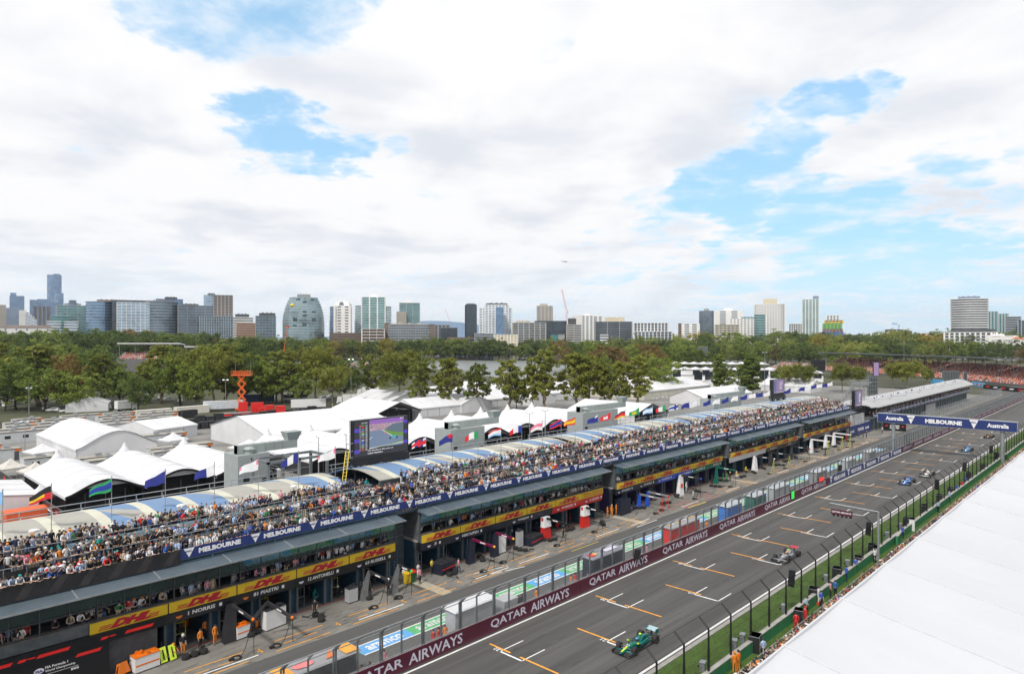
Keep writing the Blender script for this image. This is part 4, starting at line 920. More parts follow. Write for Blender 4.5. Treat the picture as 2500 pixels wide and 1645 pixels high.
# ================================================================== paddock behind the garages
m_tent = M('tent_white', (.61, .615, .63), .6, var=.06, scale=.25, bump=.15, dirt=.16); m_tseam = M('tent_seam', (.42, .42, .43), .7, var=.05); m_clearg = M('grey_skylight', (.5, .51, .53), .4, var=.05)
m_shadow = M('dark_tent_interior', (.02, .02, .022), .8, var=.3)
def loc_thing(name, label, cat, x, y, z=0, rz=0, group=None): return thing(name, label, cat, (x, y, z), rz, group)
def roof_tent(label, cx, cy, L, Wd, ze, za, rz, arch=False, bays=5, open_end=-1, wall=None, group=None, peak=False):
    """local x = ridge direction; the end at -L/2 is the front"""
    t = thing('marquee', label, 'tent', (cx, cy, 0), rz, group); N = 14 if arch else 2
    def prof(s):        # s 0..1 across the width
        return ze+(za-ze)*((math.sin(math.pi*s)**1.35) if arch else 1-abs(2*s-1))
    ys = [-Wd/2+Wd*j/N for j in range(N+1)]; zs = [prof(j/N) for j in range(N+1)]
    mb = MB(m_tent)
    for i in range(bays):
        xa = -L/2+L*i/bays; xb = xa+L/bays
        for j in range(N): mb.hull([(xa, ys[j], zs[j]-.06), (xb, ys[j], zs[j]-.06), (xb, ys[j+1], zs[j+1]-.06), (xa, ys[j+1], zs[j+1]-.06)], [(xa, ys[j], zs[j]), (xb, ys[j], zs[j]), (xb, ys[j+1], zs[j+1]), (xa, ys[j+1], zs[j+1])])
    for s in (-1, 1): mb.box(-L/2, s*Wd/2-.03, ze-.45, L/2, s*Wd/2+.03, ze)
    if arch:
        mb.mat(m_clearg); q = int(N*.72); xa = -L/2+.6; xb = xa+L/bays*.75
        for j in range(q-1, q+2): mb.quad((xa, ys[j], zs[j]+.02), (xb, ys[j], zs[j]+.02), (xb, ys[j+1], zs[j+1]+.02), (xa, ys[j+1], zs[j+1]+.02))
    mb.mat(m_tseam)
    for i in range(bays+1):
        xa = -L/2+L*i/bays
        for j in range(N): mb.tube((xa, ys[j], zs[j]+.01), (xa, ys[j+1], zs[j+1]+.01), .05, 4)
    mb.build('roof', t, local=True)
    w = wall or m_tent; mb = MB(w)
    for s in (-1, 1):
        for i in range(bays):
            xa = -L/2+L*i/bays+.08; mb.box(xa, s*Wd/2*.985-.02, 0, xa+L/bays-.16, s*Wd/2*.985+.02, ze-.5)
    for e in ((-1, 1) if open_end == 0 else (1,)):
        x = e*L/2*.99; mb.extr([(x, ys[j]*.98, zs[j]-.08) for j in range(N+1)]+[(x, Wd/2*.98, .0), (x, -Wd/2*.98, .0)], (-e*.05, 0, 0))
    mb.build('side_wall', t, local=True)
    if open_end:
        x = -L/2; mb = MB(FM['k'])
        for j in range(N): mb.hull([(x-.05, ys[j], zs[j]-.35), (x+.15, ys[j], zs[j]-.35), (x+.15, ys[j+1], zs[j+1]-.35), (x-.05, ys[j+1], zs[j+1]-.35)], [(x-.05, ys[j], zs[j]+.03), (x+.15, ys[j], zs[j]+.03), (x+.15, ys[j+1], zs[j+1]+.03), (x-.05, ys[j+1], zs[j+1]+.03)])
        mb.mat(m_clearg); zz = ze+(za-ze)*.35; up = [j for j in range(N+1) if zs[j] > zz]
        if len(up) > 2: mb.extr([(x+.9, ys[j], zs[j]-.3) for j in up], (.04, 0, 0))
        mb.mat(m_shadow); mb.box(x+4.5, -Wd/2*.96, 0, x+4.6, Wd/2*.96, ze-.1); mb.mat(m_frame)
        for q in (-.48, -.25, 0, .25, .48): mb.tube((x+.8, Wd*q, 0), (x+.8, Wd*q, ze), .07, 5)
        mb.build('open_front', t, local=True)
    if peak:
        mb = MB(m_tent); mb.lathe((L/2+2.6, 0, 0), [(3.5, ze-.6), (3.4, ze), (2.2, ze+.7), (1.1, ze+1.6), (.45, ze+2.6), (.2, ze+3.3)], 12); mb.build('peaked_canopy', t, local=True)
    return t
fr = [34.3, 45.9, 57.5, 76.4, 87.4, 98.4, 110, 121.7, 133.6, 145.5, 157.4, 169]
for i, x in enumerate(fr):
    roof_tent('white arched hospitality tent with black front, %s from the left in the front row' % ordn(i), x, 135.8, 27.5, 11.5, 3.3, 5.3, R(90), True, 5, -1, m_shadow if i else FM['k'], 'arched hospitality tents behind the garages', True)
roof_tent('large white curved tent with closed pale blue gable at the left of the paddock', 49.3, 185, 35, 16.4, 4, 7.3, R(90), True, 5, 0)
roof_tent('largest white gabled tent with its ridge running behind the arched tents', 97.5, 173, 38, 33, 4, 7.7, 0, False, 6, 0)
roof_tent('white gabled tent with open glazed end standing on grass', 135.2, 192.5, 27, 17.4, 4, 7.1, R(90), False, 4, -1, m_tent)
roof_tent('long white gabled tent right of the eucalypt row, nearest the pit building', 281, 145, 46, 16, 3, 6.1, 0, False, 8, 0)
roof_tent('white gabled tent with an open dark front below the eucalypts', 195, 136, 28, 21, 3.1, 6.2, R(90), False, 5, -1)
roof_tent('white tent with scalloped front eave behind the long gabled tent', 293, 184, 62, 32, 4, 7.6, 0, False, 9, 0, M('yellow_trim_wall', (.5, .48, .42), .6))
roof_tent('small white gabled tent under the dark trees beside the car park', 78, 300, 12, 14, 3, 5.4, R(70), False, 3, 0)
roof_tent('white low tent at the far left edge behind the near roof', 15, 137, 16, 24, 3, 4.6, R(88), False, 3, 0)
roof_tent('white gabled tent with dark front in front of the stacked crates', 70, 205, 14, 16, 3.2, 5.2, R(20), False, 3, 0)
for i, (x, y, L, w) in enumerate(((160, 196, 22, 15), (178, 200, 24, 16), (197, 204, 24, 16), (216, 200, 24, 16), (236, 206, 24, 17), (170, 232, 26, 18), (200, 238, 30, 18), (232, 240, 30, 20), (262, 226, 28, 18), (330, 226, 40, 22), (375, 180, 36, 20), (362, 142, 26, 16), (400, 230, 30, 18))):
    roof_tent('white gabled paddock tent, %s of those glimpsed between the eucalypt trunks' % ordn(i), x, y, L, w, 3.2, 6.2, R(90 if i % 2 else 0), False, 4, 0, None, 'paddock tents among the trees')
def pagoda(label, x, y, s, h, col=m_tent, group='small peaked shade tents'):
    t = thing('shade_tent', label, 'tent', (x, y, 0), .2, group)
    mb = MB(col); n = 8; prof = [(s*.72, h), (s*.4, h+.5), (s*.16, h+1.1), (.05, h+1.7)]
    for (ra, za), (rb, zb) in zip(prof[:-1], prof[1:]):
        for q in range(4):
            a0, a1 = math.pi/4+q*math.pi/2, math.pi/4+(q+1)*math.pi/2
            mb.quad((math.cos(a0)*ra, math.sin(a0)*ra, za), (math.cos(a1)*ra, math.sin(a1)*ra, za), (math.cos(a1)*rb, math.sin(a1)*rb, zb), (math.cos(a0)*rb, math.sin(a0)*rb, zb))
    for q in range(4):
        a0, a1 = math.pi/4+q*math.pi/2, math.pi/4+(q+1)*math.pi/2; mb.quad((math.cos(a0)*s*.72, math.sin(a0)*s*.72, h-.3), (math.cos(a1)*s*.72, math.sin(a1)*s*.72, h-.3), (math.cos(a1)*s*.72, math.sin(a1)*s*.72, h), (math.cos(a0)*s*.72, math.sin(a0)*s*.72, h))
    mb.build('canopy', t, local=True)
    mb = MB(m_steel)
    for q in range(4): a = math.pi/4+q*math.pi/2; mb.tube((math.cos(a)*s*.7, math.sin(a)*s*.7, 0), (math.cos(a)*s*.7, math.sin(a)*s*.7, h), .05, 5)
    mb.build('leg', t, local=True)
m_beige = M('beige_canvas', (.5, .48, .44), .7)
pagoda('white square shade tent left of the large curved tent', 38.4, 183, 5.6, 2.4); pagoda('small white shade tent beside the orange container', 27.5, 132.5, 3.4, 2.2)
pagoda('beige shade sail tent at left edge, upper', 29.5, 166, 4.5, 2.2, m_beige); pagoda('beige shade sail tent at left edge, lower', 32, 158, 4.5, 2.2, m_beige)
pagoda('peaked white shade tent left of the second arched tent row', 71, 150, 6.5, 3.2); pagoda('peaked white shade tent by the purple awning', 64, 176, 5, 3); pagoda('white tent flaps beside the ducts on plant yard', 62, 126, 5, 2.4)
# black hoarding with red squares
t = thing('hoarding', 'black hoarding with red square marks running beside the first arched tent', 'fence', (27, 144, 0))
mb = MB(FM['k']); mb.box(26.9, 117, 0, 27.05, 172, 2.4); mb.build('panel', t)
mb = MB(m_redl)
for y in (119, 131, 143, 156): mb.box(26.86, y, 1.0, 26.9, y+1.1, 1.9)
mb.mat(m_wlet)
for y in (122, 134, 146): mb.box(26.87, y, 1.2, 26.9, y+3.0, 1.45)
mb.build('printed_mark', t)
# containers, cabins, crates -------------------------------------------
m_cab = M('cabin_white', (.50, .52, .53), .6, var=.08, scale=.6, dirt=.15); m_croof = M('cabin_roof', (.33, .31, .27), .8, var=.12, dirt=.2); m_win = M('dark_window', (.02, .025, .03), .15, var=.2)
m_wc = M('container_white', (.68, .66, .60), .5, var=.07, dirt=.15); m_bc = M('case_black', (.02, .021, .024), .5, var=.2); m_rc = M('case_red', (.62, .02, .015), .45, var=.08); m_oc = M('container_orange', (.75, .13, .04), .5, var=.08)
m_wood = M('plywood', (.5, .31, .15), .7, var=.15); m_bluet = M('truck_blue', (.012, .03, .10), .5, var=.1); m_plas = M('ribbed_plastic', (.2, .22, .24), .6, var=.2); m_tyre = M('tyre_rubber', (.018, .018, .018), .8, var=.15)
def boxunit(name, label, cat, x, y, L, Wd, Hh, rz, m, roof=None, kind='container', group=None, z=0):
    t = thing(name, label, cat, (x, y, z), rz, group); mb = MB(m); mb.box(-L/2, -Wd/2, .0, L/2, Wd/2, Hh)
    n = int(L/1.2)
    if kind == 'container':
        for i in range(n): xx = -L/2+.3+i*(L-.6)/max(1, n-1); mb.box(xx-.05, -Wd/2-.03, .2, xx+.05, Wd/2+.03, Hh-.15)
    mb.build('body', t, local=True)
    mb = MB(roof or m); mb.box(-L/2-.04, -Wd/2-.06, Hh, L/2+.04, Wd/2+.06, Hh+.08)
    if kind == 'cabin': mb.mat(m_black); mb.box(-L/2-.05, -Wd/2-.08, Hh-.08, L/2+.05, -Wd/2-.06, Hh+.06)
    mb.build('roof', t, local=True)
    if kind == 'cabin':
        mb = MB(m_steel); q = (x*7.3) % 3; mb.box(-L*.3+q, -.6, Hh+.09, -L*.3+q+1.1, .4, Hh+.75); mb.box(L*.25-q, -.9, Hh+.09, L*.25-q+.7, -.3, Hh+.45); mb.mat(m_oran); mb.box(L/2-1.3, -Wd/2-.1, Hh-.55, L/2-.1, -Wd/2-.085, Hh-.1); mb.build('air_conditioner', t, local=True)
        for i in range(max(1, int(L/4))):
            xx = -L/2+1.4+i*4; mb = MB(m_win); mb.box(xx, -Wd/2-.02, 1.2, xx+1.3, -Wd/2, 2.0); mb.build('window', t, local=True)
        mb = MB(m_frame); mb.box(L/2-1.4, -Wd/2-.025, .1, L/2-.5, -Wd/2, 2.1); mb.build('door', t, local=True)
    elif kind == 'container':
        mb = MB(m_steel)
        for q in (-.3, .3): mb.tube((L/2+.03, q, .2), (L/2+.03, q, Hh-.2), .03, 5); mb.tube((-L/2-.03, q, .2), (-L/2-.03, q, Hh-.2), .03, 5)
        mb.build('door_bar', t, local=True)
    elif kind == 'case':
        mb = MB(m_steel)
        for q in (-.3, .3): mb.box(L*q-.06, -Wd/2-.02, Hh*.65, L*q+.06, -Wd/2, Hh*.65+.12)
        mb.build('latch', t, local=True)
    return t
k = 0
for j, (y, x0, n) in enumerate(((222, 36, 3), (230, 34, 4), (238, 37, 4), (246, 39, 4), (254, 44, 3))):
    for i in range(n):
        boxunit('portable_cabin', 'long pale portable cabin, %s in the %s row from the front at paddock left' % (ordn(i), ordn(j)), 'cabin', x0+6+i*12.9+1.5*math.sin(k*2.9), y+1.1*math.sin(k*1.7), (11.2, 9.5, 12, 7.5)[k % 4], 3.2, 2.9, R(1.5), m_cab, m_croof, 'cabin', 'portable cabins at the left of the paddock'); k += 1
for i, (x, y, L) in enumerate(((47, 159.5, 12), (60, 161.5, 12), (45, 164, 9), (62, 166.5, 14), (35.5, 172, 6), (32, 190, 7), (30.5, 200, 6), (66, 190, 12))):
    boxunit('portable_cabin', 'beige roofed portable cabin, %s of those around the large curved tent' % ordn(i), 'cabin', x, y, L, 3.2, 2.7, R(2), m_cab, m_croof, 'cabin', 'portable cabins round the curved tent')
for i, (x, y, L, c, nm, l) in enumerate(((87, 258, 12, m_wc, 'shipping_container', 'white shipping container with round logo, left of two'), (101, 260, 12, m_wc, 'shipping_container', 'white shipping container with round logo, right of two'), (89, 246, 5, m_bc, 'shipping_container', 'short black container in front of the white ones, left'), (95, 247, 5, m_bc, 'shipping_container', 'short black container in front of the white ones, right'),
      (24.5, 126, 6, m_oc, 'shipping_container', 'bright orange open container at the left edge'), (72, 214, 5, m_oc, 'shipping_container', 'orange container with wooden crates on it'))):
    boxunit(nm, l, 'container', x, y, L, 2.6, 2.6 if y > 200 else 1.6, R(3), c)
r_ = random.Random(9)
for i in range(26):
    x = 84+i*2.35+r_.uniform(-.3, .3); boxunit('flight_case', 'black wheeled flight case, %s in the nearer row of cases' % ordn(i), 'crate', x, 214+r_.uniform(-.4, .4)+i*.12, 2.1, 2.0, r_.uniform(1.7, 2.4), R(2), m_bc, None, 'case', 'black flight cases in rows')
for i in range(16):
    x = 84+i*3.1; boxunit('flight_case', 'black flight case, %s in the rear row behind the tent' % ordn(i), 'crate', x, 226+r_.uniform(-.5, .5), 2.6, 2.2, r_.uniform(1.6, 2.9), R(-2), m_bc, None, 'case', 'black flight cases in rows')
boxunit('wooden_crate', 'tall plywood crate standing among black cases', 'crate', 82, 222, 2.4, 1.2, 3.2, R(-10), m_wood, None, 'plain'); boxunit('wooden_crate', 'low plywood crate on the orange container', 'crate', 72, 214, 3.2, 2.2, 1.1, R(8), m_wood, None, 'plain', z=2.7)
for i, (u0, u1, vt, vb, l) in enumerate(((581, 606, 982, 1004, 'tall red freight case beneath the scissor lift'), (611, 645, 983, 1007, 'wide red freight case, second from the scissor lift'), (629, 646, 996, 1008, 'small red freight case in front of the wide one'), (645, 670, 989, 1009, 'red freight case in the middle of the group'), (671, 698, 991, 1010, 'rightmost red freight case'))):
    d = 252-3*i; a = pd(u0, vb, d); b = pd(u1, vb, d); t_ = pd(u0, vt, d); w = (b-a).length*.8; c = (a+b)/2
    boxunit('freight_case', l, 'crate', c.x, c.y, w, 2.4, t_.z-.9, R(-18), m_rc, None, 'case', 'red freight cases', z=.9)
a = pd(625, 1010, 250); boxunit('trailer_deck', 'low red flatbed deck under the red freight cases', 'trailer', a.x, a.y, 24, 5, .85, R(-18), m_rc, M('grey_deck', (.2, .2, .2)), 'plain')
# vehicles -------------------------------------------------------------
m_vglass = M('vehicle_glass', (.02, .025, .03), .1, var=.1); m_vw = M('vehicle_white', (.7, .7, .7), .35, var=.03); m_rim = M('alloy', (.35, .35, .36), .35, .7, var=.1)
def wheels(t, xs, hw, r):
    for x in xs:
        for s in (-1, 1):
            mb = MB(m_tyre); mb.tube((x, s*(hw-.22), r), (x, s*hw, r), r, 12); w = mb.build('wheel', t, local=True); mb = MB(m_rim); mb.tube((x, s*hw, r), (x, s*(hw+.015), r), r*.55, 8); mb.build('rim', w, local=True)
def truck(label, x, y, rz, L, m, cab=True, name='lorry', group=None):
    t = thing(name, label, 'truck' if cab else 'trailer', (x, y, 0), rz, group)
    mb = MB(m); mb.box(-L/2, -1.27, .95, L/2, 1.27, 3.9); mb.mat(m_vw); mb.box(-L/2-.01, -1.29, 3.85, L/2+.01, 1.29, 3.93); mb.build('cargo_box', t, local=True)
    if cab:
        mb = MB(m_vw); mb.hull([(L/2+.3, -1.2, .5), (L/2+2.5, -1.2, .5), (L/2+2.5, 1.2, .5), (L/2+.3, 1.2, .5)], [(L/2+.3, -1.15, 3.1), (L/2+2.1, -1.1, 3.0), (L/2+2.1, 1.1, 3.0), (L/2+.3, 1.15, 3.1)]); c = mb.build('cab', t, local=True)
        mb = MB(m_vglass); mb.quad((L/2+2.43, -1.0, 1.7), (L/2+2.43, 1.0, 1.7), (L/2+2.2, 1.0, 2.75), (L/2+2.2, -1.0, 2.75)); mb.build('windscreen', c, local=True)
    mb = MB(m_black); mb.box(-L/2, -1.1, .55, L/2+(1.8 if cab else 0), 1.1, .95); mb.build('chassis', t, local=True)
    wheels(t, (-L/2+1.2, -L/2+2.5)+((L/2+1.3,) if cab else (L/2-1.2,)), 1.25, .5); return t
def gp2(u, v): p = gp(u, v); return p.x, p.y
for (u, v, rz, L, m, cab, l) in ((545, 1003, -20, 14, M('trailer_white', (.5, .54, .58), .5), False, 'pale grey broadcast trailer with small windows below the dark trees'), (630, 984, -22, 13, m_bluet, False, 'long navy curtain-sided trailer behind the scissor lift'), (753, 999, -25, 13, m_vw, False, 'white trailer with lowered awning right of the red cases'), (860, 985, 150, 8, m_vw, True, 'white lorry parked under the eucalypts'), (905, 965, 140, 8, m_vw, True, 'white lorry further back by the pale trunk'), (300, 1003, 10, 5, m_vw, True, 'small white box truck left of the white containers')):
    x, y = gp2(u, v); truck(l, x, y, R(rz), L, m, cab)
x, y = gp2(718, 978); t = thing('coach', 'white coach with dark window band parked beneath the trees', 'bus', (x, y, 0), R(-20)); mb = MB(m_vw); mb.box(-5.5, -1.25, .5, 5.5, 1.25, 3.2); mb.build('body', t, local=True); mb = MB(m_vglass); mb.box(-5.3, -1.27, 1.6, 5.52, 1.27, 2.6); mb.build('window_band', t, local=True); wheels(t, (-3.5, 3.4), 1.25, .48)
def car_proto():
    t = thing('parked_car', 'x', 'car', (0, 0, 0))
    mb = MB(m_vw); pr = [(-2.2, .35), (2.2, .35), (2.2, .85), (1.2, 1.0), (.45, 1.45), (-1.3, 1.48), (-2.15, 1.0), (-2.2, .7)]
    mb.extr([(x, -.88, z) for x, z in pr], (0, 1.76, 0)); mb.build('body', t, local=True)
    mb = MB(m_vglass); mb.extr([(x, -.89, z) for x, z in ((1.05, 1.02), (.42, 1.38), (-1.25, 1.4), (-1.9, 1.02))], (0, 1.78, 0)); mb.build('window', t, local=True); wheels(t, (-1.35, 1.35), .86, .33); return t
cp = car_proto(); tr = snap(cp); r_ = random.Random(21)
spots = [(12, 985), (22, 992), (8, 972), (30, 980), (42, 984), (118, 1000), (130, 1004), (162, 1006), (243, 1000), (262, 998), (395, 975), (412, 978), (440, 982), (470, 972), (15, 962), (28, 957), (640, 968), (662, 972), (790, 975), (806, 972)]
for i, (u, v) in enumerate(spots):
    x, y = gp2(u, v); l = 'parked car under the trees, %s from the left of the paddock car park' % ordn(i)
    if i == 0: cp.location = (x, y, 0); cp.rotation_euler = (0, 0, 1.2); tag(cp, l, 'car', 'cars parked under the trees')
    else: dup(tr, (x, y, 0), r_.uniform(0, 3.1), l, 'cars parked under the trees')
# scissor lift
x, y = gp2(590, 1004); m_so = M('lift_orange', (.75, .13, .02), .45, var=.08)
t = thing('scissor_lift', 'tall orange scissor lift raised above the red cases', 'lift', (x, y, 0), R(-46.35))
mb = MB(m_so); mb.box(-2, -1, .3, 2, 1, 1.2); mb.mat(m_tyre)
for a in (-1.4, 1.4):
    for s in (-1, 1): mb.tube((a, s*.8, .4), (a, s*1.05, .4), .4, 10)
mb.build('base', t, local=True)
mb = MB(m_so); n = 4; z0 = 1.2; h = (13.6-1.2)/n
for i in range(n):
    for s in (-.6, .6): a, b = z0+i*h, z0+(i+1)*h; mb.tube((-1.35, s, a), (1.35, s, b), .16, 5); mb.tube((1.35, s, a), (-1.35, s, b), .16, 5)
mb.build('scissor_arm', t, local=True)
mb = MB(m_so); mb.box(-3.7, -1.1, 13.6, 3.7, 1.1, 13.9)
for q in range(8):
    xx = -3.6+q*1.03
    for s in (-1.05, 1.05): mb.tube((xx, s, 13.9), (xx, s, 15.2), .05, 4)
for z in (14.5, 15.2):
    for s in (-1.05, 1.05): mb.tube((-3.7, s, z), (3.7, s, z), .06, 4)
mb.mat(m_steel); mb.tube((-2.4, 0, 13.9), (-2.4, 0, 18.5), .05, 4); mb.tube((3.4, 0, 13.9), (3.4, 0, 18.8), .05, 4); mb.build('platform', t, local=True)
# lamp posts
def lamp(label, u, vb, vt, d=None, heads=2, r=.12, group='tall floodlight poles'):
    if d is None: p = gp(u, vb)
    else: p = pd(u, vb, d); p.z = max(0, p.z)
    dd = CA*p.x+SA*p.y; zt = H-(vt-VH)/F*dd
    t = thing('lamp_post', label, 'lamp post', tuple(p), R(-46), group); h = zt-p.z
    mb = MB(m_steel); mb.tube((0, 0, 0), (0, 0, h), r, 8, r*.6); mb.tube((-.9, 0, h), (.9, 0, h), r*.5, 5); mb.build('pole', t, local=True)
    for i in range(heads): x = -.8+1.6*i/max(1, heads-1); mb = MB(m_steel); mb.hull([(x-.35, -.25, h), (x+.35, -.25, h), (x+.35, .3, h+.1), (x-.35, .3, h+.1)], [(x-.35, -.1, h+.3), (x+.35, -.1, h+.3), (x+.35, .4, h+.38), (x-.35, .4, h+.38)]); mb.build('lamp_head', t, local=True)
for (u, vb, vt, l) in ((857, 993, 878, 'tallest pale lamp post in front of the eucalypts'), (551, 1000, 928, 'floodlight mast left of the scissor lift'), (61, 1100, 1030, 'dark topped pole beside the large curved tent'), (71, 1012, 948, 'thin pole at the left above the cabins'), (353, 985, 888, 'slim lamp post among dark trees left of centre'),
     (778, 1170, 1068, 'twin floodlight post left of the big screen'), (845, 1150, 1060, 'twin floodlight post touching the big screen'), (1293, 1100, 1010, 'twin floodlight post beside the striped flags'), (1331, 1090, 1003, 'taller twin floodlight post right of the striped flags'), (1598, 1010, 973, 'twin floodlight post above the grey stair tower'), (1623, 1010, 970, 'second twin floodlight post above the grey stair tower'),
     (1867, 955, 861, 'tall lamp post left of the second screen'), (1800, 975, 950, 'small floodlight post above the white tent'), (2225, 948, 907, 'lamp post behind the white roofed pit extension'), (2207, 900, 836, 'tall mast behind the far grandstand'), (2094, 905, 862, 'lamp post before the far grandstand, left'), (2416, 870, 820, 'slim mast above the trees, middle right'), (2450, 880, 828, 'slim mast above the trees, far right'), (1406, 866, 840, 'pale lamp post across the lake, left'), (1635, 880, 842, 'pale lamp post across the lake, right')):
    lamp(l, u, vb, vt)
# ================================================================== trees
def leafmat(name, c, c2):
    m = bpy.data.materials.new(name); m.use_nodes = True; nt = m.node_tree; g = NT(nt); b = nt.nodes['Principled BSDF']; b.inputs['Roughness'].default_value = .75; b.inputs['Specular IOR Level'].default_value = .15
    oi = g.n('ShaderNodeObjectInfo'); tc = g.n('ShaderNodeTexCoord'); f = g.rng(g.noise(tc.outputs['Object'], .35, 5, .6), .3, .7)
    c_ = g.mix(f, c, c2); c_ = g.mix(g.math('MULTIPLY', oi.outputs['Random'], .55), c_, tuple(q*.6 for q in c)); w = g.n('ShaderNodeTexWhiteNoise', noise_dimensions='1D'); g.l(oi.outputs['Random'], w.inputs['W']); c_ = g.mix(g.math('MULTIPLY', w.outputs['Value'], .3), c_, (c2[0]*1.5, c2[1]*1.35, c2[2]*.9))
    g.l(c_, b.inputs['Base Color']); m.diffuse_color = (*c, 1)
    tr = g.n('ShaderNodeBsdfTranslucent'); g.l(c_, tr.inputs[0]); mx = g.n('ShaderNodeMixShader'); mx.inputs[0].default_value = .38
    g.l(b.outputs[0], mx.inputs[1]); g.l(tr.outputs[0], mx.inputs[2]); g.l(mx.outputs[0], nt.nodes['Material Output'].inputs[0]); return m
LM = {'euc': leafmat('eucalypt_leaves', (.125, .16, .036), (.25, .265, .06)), 'dark': leafmat('dark_leaves', (.075, .12, .036), (.15, .20, .055)), 'mid': leafmat('mid_green_leaves', (.135, .20, .045), (.25, .31, .075)),
      'light': leafmat('light_green_leaves', (.21, .26, .06), (.32, .34, .09)), 'brown': leafmat('rusty_leaves', (.19, .14, .055), (.26, .19, .08)), 'yellow': leafmat('yellow_leaves', (.28, .24, .03), (.34, .30, .05))}
m_bark = M('pale_bark', (.27, .22, .16), .9, var=.3, scale=2); m_dbark = M('dark_bark', (.07, .055, .04), .9, var=.3, scale=2)
def tree_proto(kind, seed, h, r, leaf, bark, n=2600, clumps=16, shape='round', trunk=.45, ls=.5):
    """unit tree of height h; crown from leaf clumps on a limb skeleton"""
    r_ = random.Random(seed); root = bpy.data.objects.new(kind, None)
    tm = MB(bark); cr = MB(leaf)
    def curve(a, b, r0, r1, bend=.06):
        a = Vector(a); b = Vector(b); k = 3; pts = []
        for i in range(k+1):
            t = i/k; p = a.lerp(b, t); p += Vector((r_.uniform(-1, 1), r_.uniform(-1, 1), 0))*bend*(b-a).length*math.sin(math.pi*t); pts.append((p, r0+(r1-r0)*t))
        for (p, q), (s, w) in zip(pts[:-1], pts[1:]): tm.tube(p, s, q, 6, w)
        return pts[-1][0]
    fork = curve((0, 0, 0), (r_.uniform(-.3, .3), r_.uniform(-.3, .3), h*trunk), h*.022, h*.015)
    cl = []
    for i in range(clumps):
        a = i*2.4+r_.uniform(-.5, .5); t = (i+.5)/clumps
        if shape == 'round': z = h*(trunk*.9+(1-trunk*.9)*(.12+.8*t)); rr = r*math.sqrt(max(.05, 1-((t-.35)/.75)**2))*r_.uniform(.35, .85)
        elif shape == 'column': z = h*(.16+.78*t); rr = r*math.sin(math.pi*min(.97, .15+t*.85))*r_.uniform(.2, .6)
        elif shape == 'gum': z = h*(.30+.66*t); rr = r*math.sin(math.pi*(.22+t*.72))**.8*r_.uniform(.25, 1.0)
        elif shape == 'flat': z = h*(trunk+(1-trunk)*(.3+.6*r_.random())); rr = r*r_.uniform(.2, .9); z -= h*.12*(rr/r)**2
        elif shape == 'cone': z = h*(.15+.8*t); rr = r*(1-t)*r_.uniform(.4, .8)
        elif shape == 'palm': z = h*.93; rr = 0
        c = Vector((math.cos(a)*rr, math.sin(a)*rr, z)); R0 = r*r_.uniform(.2, .42)*(1.0 if shape != 'cone' else (1.15-t))
        cl.append((c, R0))
        if i % 2 == 0 and shape != 'palm': curve(fork if z > h*trunk else (0, 0, z*.5), c, h*.010, h*.003, .1)
    if shape == 'palm':
        for i in range(26):
            a = i*2.4; el = r_.uniform(-.3, 1.1); pts = []
            for j in range(5): t = j/4; pts.append(Vector((math.cos(a)*math.cos(el)*r*t, math.sin(a)*math.cos(el)*r*t, h*.93+math.sin(el)*r*t-r*.55*t*t)))
            for p, q in zip(pts[:-1], pts[1:]):
                sd = Vector((-math.sin(a), math.cos(a), 0))*r*.11; cr.add([p-sd, p+sd, q+sd*.7, q-sd*.7], [(0, 1, 2, 3)])
    else:
        per = n//clumps
        for (c, R0) in cl:
            # twiggy sub-clumps
            subs = [c+Vector((r_.gauss(0, 1), r_.gauss(0, 1), r_.gauss(0, .75)))*R0*.52 for _ in range(7)]
            for _ in range(per):
                s = r_.choice(subs); d = Vector((r_.gauss(0, 1), r_.gauss(0, 1), r_.gauss(0, .8))); d = d.normalized()*R0*.42*r_.random()**.33
                p = s+d; q = ls*h/20*r_.uniform(.6, 1.3); nrm = (d.normalized()+Vector((r_.uniform(-.7, .7), r_.uniform(-.7, .7), r_.uniform(-.2, .9)))).normalized(); a = nrm.orthogonal().normalized(); b = nrm.cross(a)
                t = r_.random()*6.28; a2 = a*math.cos(t)+b*math.sin(t); b2 = nrm.cross(a2)
                cr.add([p-a2*q*.62, p-b2*q*.34, p+a2*q*.62, p+b2*q*.34], [(0, 1, 2, 3)])
    T = tm.build('trunk', None, True, local=True).data; C = cr.build('crown', None, local=True).data
    for o in [o for o in bpy.data.objects if o.data in (T, C)]: bpy.data.objects.remove(o)
    return (T, C, h)
def plant(p, name, label, x, y, z, h, rz, group, wide=1.0, cat='tree'):
    T, C, h0 = p; s = h/h0; o = bpy.data.objects.new(name, None); COL.objects.link(o); o.location = (x, y, z); o.rotation_euler = (0, 0, rz); o.scale = (s*wide, s*wide, s)
    tag(o, label, cat, group)
    for nm, me in (('trunk', T), ('crown', C)): c = bpy.data.objects.new(nm, me); COL.objects.link(c); c.parent = o
    return o
